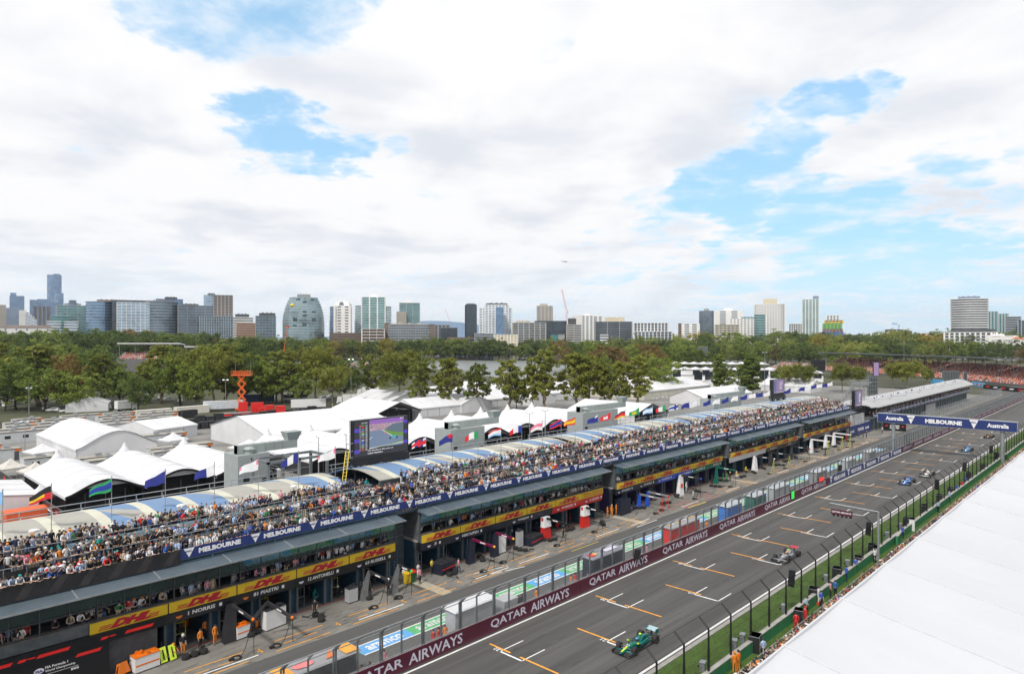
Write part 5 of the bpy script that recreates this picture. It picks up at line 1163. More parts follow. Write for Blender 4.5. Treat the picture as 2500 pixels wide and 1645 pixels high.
PR = {'euc': [tree_proto('e', 1+i, 20, 5.4, LM['euc'], m_bark, 7600, 24, 'gum', .36, .58) for i in range(5)], 'eucflat': [tree_proto('f', 11+i, 18, 9.5, LM['euc'], m_bark, 11000, 34, 'flat', .38, .62) for i in range(3)],
      'dark': [tree_proto('d', 21+i, 14, 6.5, LM['dark'], m_dbark, 5600, 24, 'round', .2, .62) for i in range(3)], 'mid': [tree_proto('m', 31+i, 15, 6.5, LM['mid'], m_dbark, 5600, 24, 'round', .2, .66) for i in range(3)],
      'poplar': [tree_proto('p', 41+i, 20, 4.6, LM['mid'], m_dbark, 8000, 26, 'column', .2, .62) for i in range(2)], 'light': [tree_proto('l', 51+i, 14, 6.5, LM['light'], m_dbark, 4600, 22, 'round', .22, .7) for i in range(2)],
      'brown': [tree_proto('b', 61, 14, 6.5, LM['brown'], m_dbark, 4600, 22, 'round', .22, .7)], 'yellow': [tree_proto('y', 71, 12, 5.5, LM['yellow'], m_dbark, 4200, 20, 'round', .22, .7)], 'cone': [tree_proto('c', 81, 18, 4, LM['dark'], m_dbark, 4200, 24, 'cone', .15, .7)], 'palm': [tree_proto('pp', 91, 12, 3.6, LM['mid'], m_bark, 0, 1, 'palm', .9)]}
ADJ = {'euc': 'tall eucalypt with pale trunk', 'eucflat': 'spreading gum tree with flat olive crown', 'dark': 'dark green broad tree', 'mid': 'mid green leafy tree', 'poplar': 'tall columnar green tree', 'light': 'pale green tree', 'brown': 'rusty brown leaved tree', 'yellow': 'yellow leaved tree', 'cone': 'dark conical pine', 'palm': 'palm tree'}
NM = {'euc': 'eucalypt_tree', 'eucflat': 'gum_tree', 'cone': 'pine_tree', 'palm': 'palm_tree'}
r_ = random.Random(77); tc_ = {}
# (u, v of crown top, v of base, kind, width factor)
TR = [(40, 872, 1000, 'mid', 1.1), (95, 838, 990, 'euc', 2.0), (112, 895, 1018, 'mid', 1.5), (178, 905, 1012, 'mid', 1.35), (160, 860, 1000, 'brown', .7), (225, 850, 975, 'dark', 1.3), (250, 860, 985, 'euc', 1.25), (290, 895, 990, 'mid', 1.15), (300, 905, 985, 'dark', .9), (338, 915, 1012, 'dark', 1.1), (12, 910, 1005, 'dark', 1.1), (0, 870, 990, 'euc', 1.1),
      (395, 840, 985, 'euc', 1.4), (440, 855, 990, 'mid', 1.3), (365, 880, 980, 'mid', .9), (478, 880, 1000, 'mid', .9), (520, 840, 992, 'eucflat', 1.05), (552, 838, 990, 'euc', 1.35), (600, 862, 985, 'dark', 1.2), (640, 875, 985, 'mid', 1.0),
      (690, 850, 983, 'euc', 1.4), (672, 875, 985, 'mid', 1.2), (735, 900, 985, 'mid', 1.1), (772, 845, 980, 'eucflat', .95), (812, 890, 998, 'eucflat', .8), (840, 870, 980, 'dark', 1.0), (590, 890, 990, 'euc', .8),
      (905, 862, 975, 'euc', 1.25), (975, 848, 992, 'eucflat', 1.0), (1028, 880, 1008, 'euc', 1.15), (1098, 868, 1015, 'euc', 1.25), (1165, 885, 1016, 'euc', 1.2), (1245, 875, 1016, 'euc', 1.3), 
      (1262, 915, 1000, 'mid', .7), (1330, 852, 1012, 'euc', 1.2), (1408, 855, 1020, 'euc', 1.3), (1440, 865, 1016, 'euc', 1.15), (1475, 885, 1012, 'euc', 1.0), (1510, 880, 1010, 'euc', 1.05), (1558, 868, 1012, 'euc', 1.35), (1300, 885, 1008, 'euc', 1.0),
      (1610, 868, 962, 'mid', 1.3), (1590, 840, 940, 'brown', 1.0), (1478, 866, 950, 'mid', .9), (1755, 856, 955, 'poplar', 1.25), (1775, 895, 955, 'mid', .8), (1830, 855, 965, 'poplar', 1.7), (1815, 890, 958, 'mid', 1.0),
      (1925, 887, 955, 'eucflat', .8), (1962, 885, 957, 'eucflat', .8), (2055, 886, 957, 'eucflat', 1.0), (2098, 892, 955, 'eucflat', .6), (2215, 877, 950, 'eucflat', 1.15), (2180, 886, 948, 'eucflat', .7), (2262, 897, 945, 'eucflat', .7), (1900, 895, 950, 'mid', .7)]
for i, (u, vt, vb, k, w) in enumerate(TR):
    vb = min(vb, 1003) if u < 1600 else vb
    p = gp(u, vb); dd = F*(H/(vb-VH)); h = H-(vt-VH)/F*dd
    tc_[k] = tc_.get(k, 0)+1; lb = '%s, %s of its kind in the near belt' % (ADJ[k], ordn(tc_[k]-1))
    plant(PR[k][i % len(PR[k])], NM.get(k, 'tree'), lb, p.x, p.y, 0, h*.98, i*1.3, 'trees in the belt behind the paddock', w)
# park trees further off, both sides of the lake
tc_ = {}
k2 = 0
def parkrow(u0, u1, step, vtf, d0, d1, kinds, grp, word):
    global k2
    u = u0
    while u < u1:
        if d0 == 360 and 262 < u < 500: u += 30; continue
        d = r_.uniform(d0, d1); vt = vtf(u)+r_.uniform(-7, 9); h = H-(vt-VH)/F*d; p = pd(u, 0, d); k = wpick(r_, kinds)
        if h > 6:
            plant(r_.choice(PR[k]), NM.get(k, 'tree'), '%s, %s of the trees %s' % (ADJ[k], ordn(k2), word), p.x, p.y, 0, h, r_.random()*6, grp, r_.uniform(1.0, 1.5) if k not in ('cone', 'palm') else 1.0)
        k2 += 1; u += step*r_.uniform(.75, 1.3)
def skyl(u): return 795 if u < 560 else (812 if u < 1650 else 818)
parkrow(-20, 640, 18, lambda u: 808 if u < 400 else 818, 610, 740, {'dark': 6, 'mid': 3, 'brown': 1, 'light': .5}, 'distant park trees', 'left beyond the near belt'); k2 = 0
parkrow(0, 640, 48, lambda u: 838, 360, 420, {'dark': 4, 'mid': 3, 'palm': .6, 'euc': 2}, 'distant park trees', 'left between the belt and city'); k2 = 0
parkrow(640, 1700, 12, lambda u: 829 if u < 1250 else 833, 862, 900, {'dark': 4, 'mid': 6, 'light': 1.3, 'yellow': .3, 'brown': 1}, 'trees across the lake', 'along the far lake shore'); k2 = 0
parkrow(1380, 1700, 20, lambda u: 846, 500, 640, {'dark': 3, 'mid': 4, 'brown': 2.5}, 'trees across the lake', 'on the near spit of the lake'); k2 = 0
parkrow(1560, 2520, 14, lambda u: 815-(u-1560)*.004, 900, 1200, {'mid': 5, 'light': 4, 'yellow': .8, 'dark': 3}, 'sunlit park trees at right', 'far right below the towers'); k2 = 0
parkrow(1640, 2520, 17, lambda u: 836, 640, 860, {'mid': 6, 'light': 2, 'dark': 5, 'brown': 1.2, 'cone': .5}, 'sunlit park trees at right', 'right behind the far grandstand')
# far-off suburb canopy as one mass
mb = MB(LM['dark']); r_ = random.Random(4)
for i in range(5200):
    d = r_.uniform(1150, 3200); u = r_.uniform(-100, 2600); p = pd(u, 0, d); z = r_.uniform(3, 11)+max(0, (d-1500)*.006)+(u > 1500)*4; s = r_.uniform(3, 7)
    mb.mat(LM[r_.choice(['dark', 'mid', 'dark', 'mid', 'light'])]); mb.ell((p.x, p.y, z-3), s*1.5, s*1.5, s, 5, 3)
tag(mb.build('distant_wood'), 'far-off tree canopy between the towers up to the horizon', 'wood', kind='stuff')
# shrubs hugging the ground in the near belt
mb = MB(LM['dark'])
for i in range(240):
    u = r_.uniform(-20, 1650); v = r_.uniform(905, 955); p = gp(u, v); s = r_.uniform(1.0, 2.6)
    for j in range(26):
        c = p+Vector((r_.gauss(0, s*.6), r_.gauss(0, s*.6), abs(r_.gauss(0, s*.5)))); q = r_.uniform(.25, .6); a = r_.random()*6.28
        mb.add([(c.x-q*math.cos(a), c.y-q*math.sin(a), c.z), (c.x, c.y, c.z-q*.5), (c.x+q*math.cos(a), c.y+q*math.sin(a), c.z+.1), (c.x, c.y, c.z+q*.7)], [(0, 1, 2, 3)])
tag(mb.build('undergrowth'), 'low dark undergrowth between the tree trunks behind the paddock', 'undergrowth', kind='stuff')
# lake
m_water = bpy.data.materials.new('lake_water'); m_water.use_nodes = True; g_ = NT(m_water.node_tree); b_ = m_water.node_tree.nodes['Principled BSDF']; b_.inputs['Base Color'].default_value = (.17, .19, .185, 1); b_.inputs['Roughness'].default_value = .35
ge_ = g_.n('ShaderNodeNewGeometry'); bp_ = g_.n('ShaderNodeBump'); bp_.inputs['Strength'].default_value = .25; g_.l(g_.noise(g_.vmath('MULTIPLY', ge_.outputs['Position'], (.5, .5, 1)), 1.0, 4), bp_.inputs['Height']); g_.l(bp_.outputs[0], b_.inputs['Normal'])
pts = [gp(u, v) for u, v in ((560, 880), (900, 897), (1060, 900), (1240, 925), (1330, 925), (1500, 900), (1700, 892), (1850, 888), (1800, 881), (1600, 881), (1300, 880), (1000, 880), (700, 880))]
mb = MB(m_water); mb.poly([(p.x, p.y, .0) for p in pts]); tag(mb.build('lake'), kind='structure')
# ================================================================== city skyline
def glassmat(name, c, metal=.55, rough=.18, vs=(.28, .28, .3)):
    m = bpy.data.materials.new(name); m.use_nodes = True; nt = m.node_tree; g = NT(nt); b = nt.nodes['Principled BSDF']; b.inputs['Metallic'].default_value = metal; b.inputs['Roughness'].default_value = rough
    tc = g.n('ShaderNodeTexCoord'); w = g.n('ShaderNodeTexWhiteNoise'); s = g.vmath('MULTIPLY', tc.outputs['Object'], vs); g.l(g.vmath('FLOOR', s), w.inputs['Vector'])
    f = w.outputs['Value']; n = g.noise(tc.outputs['Object'], .05, 3)
    col = g.mix(f, tuple(q*.72 for q in c), tuple(min(1, q*1.25) for q in c)); col = g.mix(g.rng(n, .4, .6), col, tuple(min(1, q*1.3) for q in c)); g.l(col, b.inputs['Base Color']); m.diffuse_color = (*c, 1); return m
G = {'blue': glassmat('blue_glass', (.16, .25, .37)), 'pale': glassmat('pale_glass', (.30, .40, .50)), 'green': glassmat('green_glass', (.16, .29, .29)), 'teal': glassmat('teal_glass', (.10, .26, .26)), 'dark': glassmat('dark_glass', (.07, .09, .11), .4), 'smoke': glassmat('smoky_glass', (.14, .18, .22), .5), 'silver': glassmat('silver_green_glass', (.26, .34, .36), .5), 'far': glassmat('hazed_blue_glass', (.17, .26, .40), .5)}  # far: blue-grey glass with distance haze mixed into its colour
Wc = {'white': M('white_render', (.72, .71, .69), .8, var=.05, scale=.05), 'grey': M('grey_render', (.27, .275, .28), .8, var=.08, scale=.05), 'beige': M('beige_render', (.40, .37, .32), .8, var=.06, scale=.05), 'dark': M('charcoal_panel', (.055, .06, .065), .6, var=.1, scale=.05), 'brown': M('brown_brick', (.16, .12, .10), .8, var=.1, scale=.05), 'cream': M('cream_render', (.52, .46, .34), .8, var=.05, scale=.05), 'pink': M('pink_render', (.48, .30, .24), .8, var=.05, scale=.05), 'silver': M('silver_trim', (.38, .41, .43), .5, .2, var=.05), 'orange': M('orange_brick', (.48, .26, .14), .8, var=.05, scale=.05), 'bluegrey': M('blue_grey_panel', (.16, .20, .27), .6, var=.08, scale=.05)}
def foot(shape, w, d, n=24):
    if shape == 'box': return [(-w/2, -d/2), (w/2, -d/2), (w/2, d/2), (-w/2, d/2)]
    if shape == 'round': return [(math.cos(2*math.pi*i/n)*w/2, math.sin(2*math.pi*i/n)*d/2) for i in range(n)]
    if shape == 'bow': return [(-w/2, d/2)]+[(-w/2+w*i/10, -d/2+d*.35*(1-math.sin(math.pi*(i+.6)/11.2))) for i in range(11)]+[(w/2, d/2)]
    if shape == 'chamf': c = w*.14; return [(-w/2+c, -d/2), (w/2-c, -d/2), (w/2, -d/2+c), (w/2, d/2-c), (w/2-c, d/2), (-w/2+c, d/2), (-w/2, d/2-c), (-w/2, -d/2+c)]
def tower(label, ox, x0, x1, yt, d, core, trim, fh=3.3, st=.6, ps=0, pw=.5, prot=.5, shape='box', depth=None, rz=0, plant_=None, taper=None, z0=0, name='building', cap=None, cat='building', parent=None, shift=0, zb=None):
    d *= 1.25; fh *= 1.08; st *= 1.15; ps *= 1.25; pw *= 1.25; prot *= 1.2
    u0, u1 = ox+x0*.2689, ox+x1*.2689; zt = H-(620+yt*.2689-VH)/F*d; w = (u1-u0)/F*d; dp = depth*1.2 if depth else w*.8
    if rz: c_, s_ = math.cos(R(abs(rz))), math.sin(R(abs(rz))); w = w/(c_+s_*.7); dp = w*.7
    p = pd((u0+u1)/2, 0, d+dp/2+shift); zbase = z0 if zb is None else H-(620+zb*.2689-VH)/F*d
    view = math.atan2(p.y, p.x)-math.pi/2
    if parent is None: t = thing(name, label, cat, (p.x, p.y, zbase), view+R(rz))
    else: t = parent
    if parent is not None:
        Tm = Matrix.Translation(Vector((p.x, p.y, zbase))) @ Matrix.Rotation(view+R(rz), 4, 'Z')
    else: Tm = None
    h = zt-zbase; nf = max(1, int(round(h/fh))); fh = h/nf; fp = foot(shape, w, dp)
    sc = taper or (lambda q: 1.0)
    mb = MB(G[core] if core in G else Wc[core]); mb.T = Tm
    for i in range(nf):
        s = sc((i+.5)/nf)
        if taper or i == 0:
            mb.prism([(x*s, y*(s if taper else 1)) for x, y in fp], i*fh, (i+1)*fh if taper else h-.02)
    mb.build('facade', t, local=(parent is None))
    mb = MB(Wc[trim]); mb.T = Tm
    for i in range(nf+1):
        s = sc(min(1, (i+.01)/nf)); ex = 1+2*prot/w; ey = 1+2*prot/dp
        zc = i*fh; mb.prism([(x*s*ex, y*(s if taper else 1)*ey) for x, y in fp], max(.0, zc-st/2), min(zc+st/2, h+.4))
    if ps and not taper:
        n = len(fp)
        for a in range(n):
            A, B = Vector((*fp[a], 0)), Vector((*fp[(a+1) % n], 0)); L = (B-A).length
            if L < .5 or (shape == 'box' and a == 2): continue
            k = max(1, int(round(L/ps))) if shape == 'box' or shape == 'chamf' else 1; e = (B-A)/L; nn = Vector((e.y, -e.x, 0))
            for j in range(k+1):
                q = A+e*(L*j/k); q0 = q-e*pw/2; q1 = q+e*pw/2; o = nn*(prot*.96)
                mb.prism([(q0+o).to_tuple()[:2], (q1+o).to_tuple()[:2], (q1-nn*.1).to_tuple()[:2], (q0-nn*.1).to_tuple()[:2]][::-1], 0, h)
    mb.build('facade_grid', t, local=(parent is None))
    if plant_:
        a, b, yc, mm = plant_; hh = (yt-yc)*.2689/F*d; xa = ((ox+a*.2689)-(u0+u1)/2)/F*d; xb = ((ox+b*.2689)-(u0+u1)/2)/F*d
        xa = max(xa, -w/2+.3); xb = min(xb, w/2-.3)
        mb = MB(Wc[mm] if mm in Wc else G[mm]); mb.T = Tm; mb.box(xa, -dp*.3, h+.1, xb, dp*.3, h+hh)
        for q in range(3): mb.box(xa+(xb-xa)*(.2+.25*q), -dp*.1, h+hh, xa+(xb-xa)*(.28+.25*q), dp*.1, h+hh+1.2)
        mb.build('roof_plant', t, local=(parent is None))
    return t
A, Bx, Cx, Dx = 0, 620, 1240, 1860
tower('pale beige tower cut off by the left edge of the skyline', A, -40, 42, 462, 1500, 'beige', 'beige', 3.2, .9, 3, 1.2)
tower('slate blue tower with slanted roof, second tallest at far left', A, 100, 207, 380, 2300, 'far', 'bluegrey', 3.6, .5, 6, .6, plant_=(104, 150, 352, 'far'))
tower('low grey office block at far left in front of slate tower', A, 42, 160, 490, 1700, 'far', 'grey', 3.4, 1.0, 4, .6)
t = tower('tallest rounded blue glass skyscraper at the left of the skyline', A, 437, 549, 188, 2600, 'far', 'bluegrey', 4.2, .8, 0, shape='round', plant_=(487, 536, 178, 'bluegrey'))
tower('', A, 500, 570, 358, 2600, 'far', 'bluegrey', 4.2, .8, 0, shape='round', parent=t, shift=-20)
tower('navy block of stepped towers left of the skyscraper foot', A, 287, 440, 418, 1900, 'far', 'bluegrey', 3.3, .7, 5, .8, plant_=(340, 430, 408, 'far'))
tower('narrow blue glass block at the foot of the tallest skyscraper', A, 445, 530, 442, 1750, 'blue', 'bluegrey', 3.5, .4, 8, 1.0)
tower('brown and white striped apartment block below the skyscraper', A, 320, 445, 475, 1500, 'brown', 'bluegrey', 3.2, .5, 7, 2.6)
t = tower('white stepped building descending to the right at far left', A, 180, 235, 512, 1350, 'white', 'white', 3.3, 1.6, 0)
for i in range(4): tower('', A, 235+i*24, 259+i*24, 528+i*22, 1350, 'far', 'white', 3.3, 1.4, 0, parent=t)
t = tower('teal glass building with terraced green balconies and white frames', A, 540, 778, 468, 760, 'green', 'silver', 3.3, .5, 9, .3, 1.2, plant_=(595, 725, 447, 'grey'))
tower('', A, 480, 620, 565, 750, 'teal', 'silver', 3.3, .5, 0, prot=1.0, parent=t, shift=-14); tower('', A, 445, 535, 615, 735, 'pale', 'white', 3.3, 1.0, 0, prot=1.2, parent=t, shift=-20); tower('', A, 600, 692, 618, 735, 'pale', 'white', 3.3, 1.0, 0, prot=1.2, parent=t, shift=-20); tower('', A, 632, 686, 421, 765, 'bluegrey', 'bluegrey', 3.3, .3, 0, parent=t)
tower('beige balcony block squeezed between the teal and the curved glass building', A, 775, 826, 476, 800, 'dark', 'beige', 3.3, 1.3, 0, prot=.8)
m_cap = 'brown'
tower('left bow-fronted glass apartment wing with pale floor bands', A, 802, 1045, 430, 720, 'blue', 'silver', 3.5, .45, 0, prot=1.0, shape='bow', depth=40, plant_=(885, 1043, 410, m_cap))
t = tower('central glass building with irregular white window grid between dark ends', A, 1082, 1342, 440, 715, 'pale', 'white', 3.5, .55, 4.6, .45, .4)
tower('', A, 1040, 1356, 418, 722, 'dark', 'brown', 3.5, .25, 0, prot=.2, parent=t, shift=4)
tower('right bow-fronted glass apartment wing beside the white grid', A, 1345, 1602, 430, 720, 'smoke', 'silver', 3.5, .45, 0, prot=1.0, shape='bow', depth=40, plant_=(1360, 1560, 420, m_cap))
tower('tall blue glass block with black roof box behind the bowed wings', A, 1432, 1646, 410, 790, 'blue', 'bluegrey', 3.5, .4, 4, .4, plant_=(1500, 1602, 389, 'dark'))
tower('dark grey balcony building with framed lower terrace', A, 1635, 1928, 468, 740, 'smoke', 'grey', 3.3, .45, 9, .4, .9, plant_=(1668, 1800, 452, 'dark'))
tower('lower dark finned building right of the framed terrace', A, 1825, 2104, 566, 728, 'smoke', 'silver', 3.4, .3, 2.4, .35, .4)
t = tower('tall grey tower with a clear glass left half at the end of the glass row', A, 1948, 2104, 374, 750, 'brown', 'grey', 3.3, .5, 4, 1.2, .3); tower('', A, 1855, 1950, 374, 748, 'pale', 'silver', 3.3, .4, 0, parent=t, plant_=(1886, 1949, 358, 'dark'))
tower('white low office with dark roof plant right of the glass row', A, 2108, 2292, 575, 900, 'smoke', 'white', 3.6, 1.6, 0, plant_=(2140, 2258, 545, 'dark')); tower('orange low building in front of the white office', A, 2155, 2330, 628, 820, 'smoke', 'orange', 3.2, 1.5, 0)
tower('dark glass office with pale floor lines beside the rounded building', Bx, 22, 192, 562, 760, 'smoke', 'silver', 3.7, .35, 3.4, .15, plant_=(50, 190, 535, 'dark'))
t = tower('bulging rounded glass tower with stepped shoulders', Bx, 262, 640, 388, 720, 'silver', 'silver', 3.4, .3, 0, prot=.8, shape='round', depth=46, taper=lambda q: .99*(1-.34*max(0, (q-.5)/.5)**2.6-.05*max(0, (.25-q)/.25)), plant_=(394, 511, 362, 'grey'))
mb = MB(m_yel); p = pd(Bx+348*.2689, 620+466*.2689, 870); mb.ell(p, 2.7, 2.7, 2.3, 10, 6); mb.build('yellow_ball', t)
for (x, y) in ((375, 590), (375, 605), (370, 650), (460, 525), (460, 560), (545, 527), (545, 590), (545, 606), (458, 630), (458, 648), (400, 412), (460, 436), (530, 416)):
    p = pd(Bx+x*.2689, 620+y*.2689, 871); mb = MB(G['dark']); mb.box(p.x-1.9, p.y-1.9, p.z-1.1, p.x+1.9, p.y+1.9, p.z+1.1); mb.build('open_window', t)
t = tower('white arched-top building with dark strip windows', Bx, 742, 874, 470, 760, 'dark', 'white', 3.6, 1.9, 9.5, 4.2, .3); tower('', Bx, 690, 745, 478, 765, 'blue', 'white', 3.6, .2, 5, .5, parent=t)
mb = MB(Wc['white']); c = pd(Bx+795*.2689, 620+470*.2689, 965); dr = Vector((SA, -CA, 0)); fw = Vector((CA, SA, 0)); wd = 92*.2689/F*950
mb.extr([c+dr*(-wd*.82)]+[c+dr*(math.cos(math.pi*(1-q/12))*wd*.78)+Vector((0, 0, math.sin(math.pi*q/12)*22*950/F*.6+.1)) for q in range(13)], fw*18); mb.build('arched_roof', t)
mb = MB(G['smoke']); mb.extr([c-fw*.4+dr*(math.cos(math.pi*(1-q/8))*wd*.24)+Vector((0, 0, math.sin(math.pi*q/8)*5+.6)) for q in range(9)], fw*.3); mb.build('arched_window', t)
t = tower('green glass tower with white columns and lower wings', Bx, 980, 1190, 392, 800, 'green', 'white', 3.4, .35, 9.5, 1.5, .4, plant_=(1045, 1126, 370, 'white')); tower('', Bx, 918, 985, 468, 805, 'silver', 'white', 3.4, .4, 8, .8, parent=t); tower('', Bx, 1188, 1248, 476, 805, 'silver', 'white', 3.4, .4, 8, .8, parent=t)
t = tower('teal balconied tower beside a beige podium tower', Bx, 1326, 1500, 445, 900, 'green', 'silver', 3.3, .5, 8, .6, 1.1, plant_=(1337, 1430, 422, 'white')); tower('', Bx, 1299, 1378, 525, 890, 'beige', 'beige', 3.3, .8, 3, 1.4, parent=t)
tower('long low office with ribbon windows and brown stone ends', Bx, 1225, 1600, 640, 745, 'smoke', 'grey', 3.4, 1.3, 2.6, .3, .3, depth=25, plant_=(1240, 1590, 632, 'beige'))
tower('brown stone end block left of the long low office', Bx, 1184, 1228, 628, 742, 'brown', 'brown', 20, .3); tower('brown stone end block right of the long low office', Bx, 1598, 1640, 640, 742, 'brown', 'brown', 20, .3)
tower('low brown terraced block with white pergola roofs', Bx, 985, 1180, 680, 730, 'brown', 'white', 3.6, .5, 8, .4, 1.0); tower('low brown brick block beneath the white arched building', Bx, 690, 980, 718, 735, 'brown', 'brown', 3.4, .6)
tower('mid-rise dark grey office with vertical slots', Bx, 1638, 1775, 645, 860, 'dark', 'grey', 3.4, .8, 5, 1.6); tower('boxy dark balcony building right of the slotted office', Bx, 1700, 1840, 672, 800, 'dark', 'dark', 3.3, .6, 6, .5, 1.0)
tower('slim very dark glass tower left of the white grid tower', Bx, 1918, 2020, 462, 800, 'dark', 'dark', 3.6, .25, 3.2, .2, rz=12, plant_=(1928, 2012, 452, 'dark'))
t = tower('white grid office tower with dark central glass strip', Bx, 2098, 2312, 462, 860, 'pale', 'white', 3.8, 1.3, 4.2, 1.4, .3, plant_=(2106, 2302, 446, 'dark')); tower('', Bx, 2048, 2340, 492, 866, 'pale', 'white', 3.8, 1.3, 4.2, 1.4, .3, parent=t, shift=-6)
tower('', Bx, 2196, 2264, 486, 846, 'blue', 'bluegrey', 3.8, .1, 0, prot=.1, parent=t, depth=14, shift=-8)
tower('low white arched pavilion with vertical ribs by the lake', Bx, 2180, 2390, 732, 700, 'cream', 'white', 9, .5, 3.5, .9, .5); tower('low grey parking deck left of the arched pavilion', Bx, 2005, 2192, 722, 720, 'smoke', 'grey', 3.2, 1.2, 6, .4); tower('long low stone hall with slots beside the lake trees', Bx, 1760, 1998, 758, 735, 'dark', 'brown', 12, 3.5, 5, .5)
tower('wide beige balcony block with many frames', Cx, 45, 342, 625, 780, 'smoke', 'beige', 3.1, .7, 6.4, .9, .9, plant_=(70, 200, 606, 'beige')); tower('lone beige concrete tower with narrow windows', Cx, 268, 402, 472, 980, 'grey', 'beige', 3.2, .5, 5, 2.2, .3, plant_=(290, 360, 452, 'beige'))
t = tower('dark netted building under construction beside the crane', Cx, 245, 530, 608, 860, 'dark', 'dark', 3.3, .3, 3, .2, .5); tower('', Cx, 388, 450, 730, 790, 'teal', 'teal' if False else 'dark', 9, .2, parent=t, depth=8); tower('', Cx, 455, 516, 728, 790, 'grey', 'grey', 9, .2, parent=t, depth=8)
tower('beige ribbed apartment slab right of the netted building', Cx, 534, 665, 642, 800, 'smoke', 'beige', 3.1, 1.3, 9, .6, .6, plant_=(545, 620, 585, 'dark'))
t = tower('white apartment cluster with dark balcony strips', Cx, 588, 668, 562, 900, 'white', 'white', 3.1, .6, 4, 2.0); tower('', Cx, 668, 775, 560, 895, 'smoke', 'white', 3.1, 1.2, 5, 2.2, parent=t, plant_=(690, 738, 540, 'white')); tower('', Cx, 775, 860, 566, 905, 'smoke', 'white', 3.1, 1.2, 5, 2.6, parent=t)
tower('dark wide apartment block with grey balcony ends', Cx, 795, 1122, 615, 800, 'dark', 'grey', 3.2, .45, 13, .8, .9, plant_=(880, 1058, 574, 'cream')); tower('small white terraced house block under the dark apartments', Cx, 840, 908, 735, 740, 'smoke', 'white', 3.2, 1.4, 0)
tower('white wavy framed apartment block with curved corner', Cx, 1150, 1446, 626, 760, 'smoke', 'white', 3.5, .35, 12, .6, 1.4, shape='bow', depth=34); tower('lower white framed wing of the wavy apartment block', Cx, 1152, 1482, 705, 748, 'smoke', 'white', 3.5, .35, 12, .6, 1.2, shape='bow', depth=30)
t = tower('small white apartment tower with brown blank side', Cx, 1592, 1726, 632, 800, 'smoke', 'white', 3.1, 1.3, 9, 3.4, .5); tower('', Cx, 1547, 1594, 630, 806, 'brown', 'brown', 20, .2, parent=t)
tower('dark cylindrical tower with grey roof drum', Cx, 1737, 1868, 516, 850, 'smoke', 'grey', 3.3, .35, 0, .3, .5, shape='round', plant_=(1780, 1826, 497, 'grey'))
tower('white and beige slab tower with dark recessed balconies', Cx, 1903, 2105, 515, 900, 'smoke', 'white', 3.1, 1.3, 18, 7, .5, plant_=(1965, 2040, 493, 'white')); tower('cream balconied apartment block in front of the slab tower', Cx, 1886, 2092, 642, 790, 'smoke', 'cream', 3.1, 1.2, 4.5, .7, .8)
tower('white residential block with regular small windows', Cx, 2018, 2256, 588, 840, 'smoke', 'white', 3.1, 1.6, 4, 2.0, .3, plant_=(2120, 2240, 572, 'green')); tower('green glass curved balcony block before the big white tower', Cx, 2240, 2332, 548, 815, 'teal', 'silver', 3.4, 1.0, 0, .3, 1.0, shape='bow')
tower('largest white tower covered by a fine window grid', Cx, 2245, 2502, 455, 860, 'dark', 'white', 3.4, 1.5, 3.4, 1.6, .2, shape='chamf', plant_=(2320, 2440, 408, 'cream'))
t = tower('slender glass tower with white zigzag fins and offset cap', Dx, 372, 512, 412, 1000, 'green', 'white', 3.4, .7, 5, 1.0, .5, plant_=(462, 511, 383, 'bluegrey')); tower('white low framed block left of the slender glass tower', Dx, 250, 364, 634, 1050, 'dark', 'white', 3.2, .8, 3.2, .8, .4)
hb = thing('building', 'stepped apartment block striped blue, green and yellow with white top', 'building', tuple(pd(Dx+645*.2689, 0, 930).to_tuple()[:2])+(0,), 0)
Wc.update({'cb': M('bright_blue_panel', (.05, .16, .45), .6, var=.1), 'cr': M('rust_panel', (.32, .14, .09), .6, var=.2), 'cg': M('bright_green_panel', (.17, .42, .06), .6, var=.1), 'cy': M('bright_yellow_panel', (.62, .40, .03), .6, var=.08)})
for (a, b, yt, yb, m) in ((560, 728, 706, 745, 'cb'), (563, 722, 680, 706, 'cr'), (563, 715, 632, 680, 'cg'), (580, 726, 602, 632, 'cy'), (592, 697, 558, 602, 'white')):
    tower('', Dx, a, b, yt, 930, 'smoke', m, 3.2, 1.2, 4.2, 1.6, .4, parent=hb, zb=yb, depth=30)
tower('', Dx, 575, 715, 745, 930, 'dark', 'dark', 6, .3, parent=hb, depth=26)
tower('low beige terrace houses right of the coloured block', Dx, 740, 882, 735, 950, 'smoke', 'beige', 3.2, 1.6, 5, 1.2); tower('yellowish five storey building with balconies', Dx, 1152, 1300, 706, 860, 'green', 'cream', 3.4, 1.4, 6, 2.4, .6, plant_=(1160, 1290, 700, 'cream')); tower('brown and grey block joined to the yellowish building', Dx, 1300, 1356, 700, 865, 'smoke', 'brown', 3.4, 1.6, 4, 1)
tower('long pink low building among the park trees', Dx, 1348, 1592, 745, 880, 'smoke', 'pink', 3.4, 1.8, 6, 2.6, .3, plant_=(1420, 1505, 720, 'pink')); tower('dark flat roofed building below the blue crane', Dx, 1128, 1272, 686, 1000, 'dark', 'dark', 4, .5)
tower('tallest right tower with white horizontal bands and grey roof drum', Dx, 1744, 2022, 404, 760, 'dark', 'white', 3.1, 1.15, 0, .3, 1.2, shape='bow', depth=34, plant_=(1797, 1965, 382, 'bluegrey'))
tower('white framed podium building below the banded tower', Dx, 1692, 2090, 712, 720, 'dark', 'white', 3.6, .8, 4.6, 1.6, .5, plant_=(1740, 2080, 682, 'dark'))
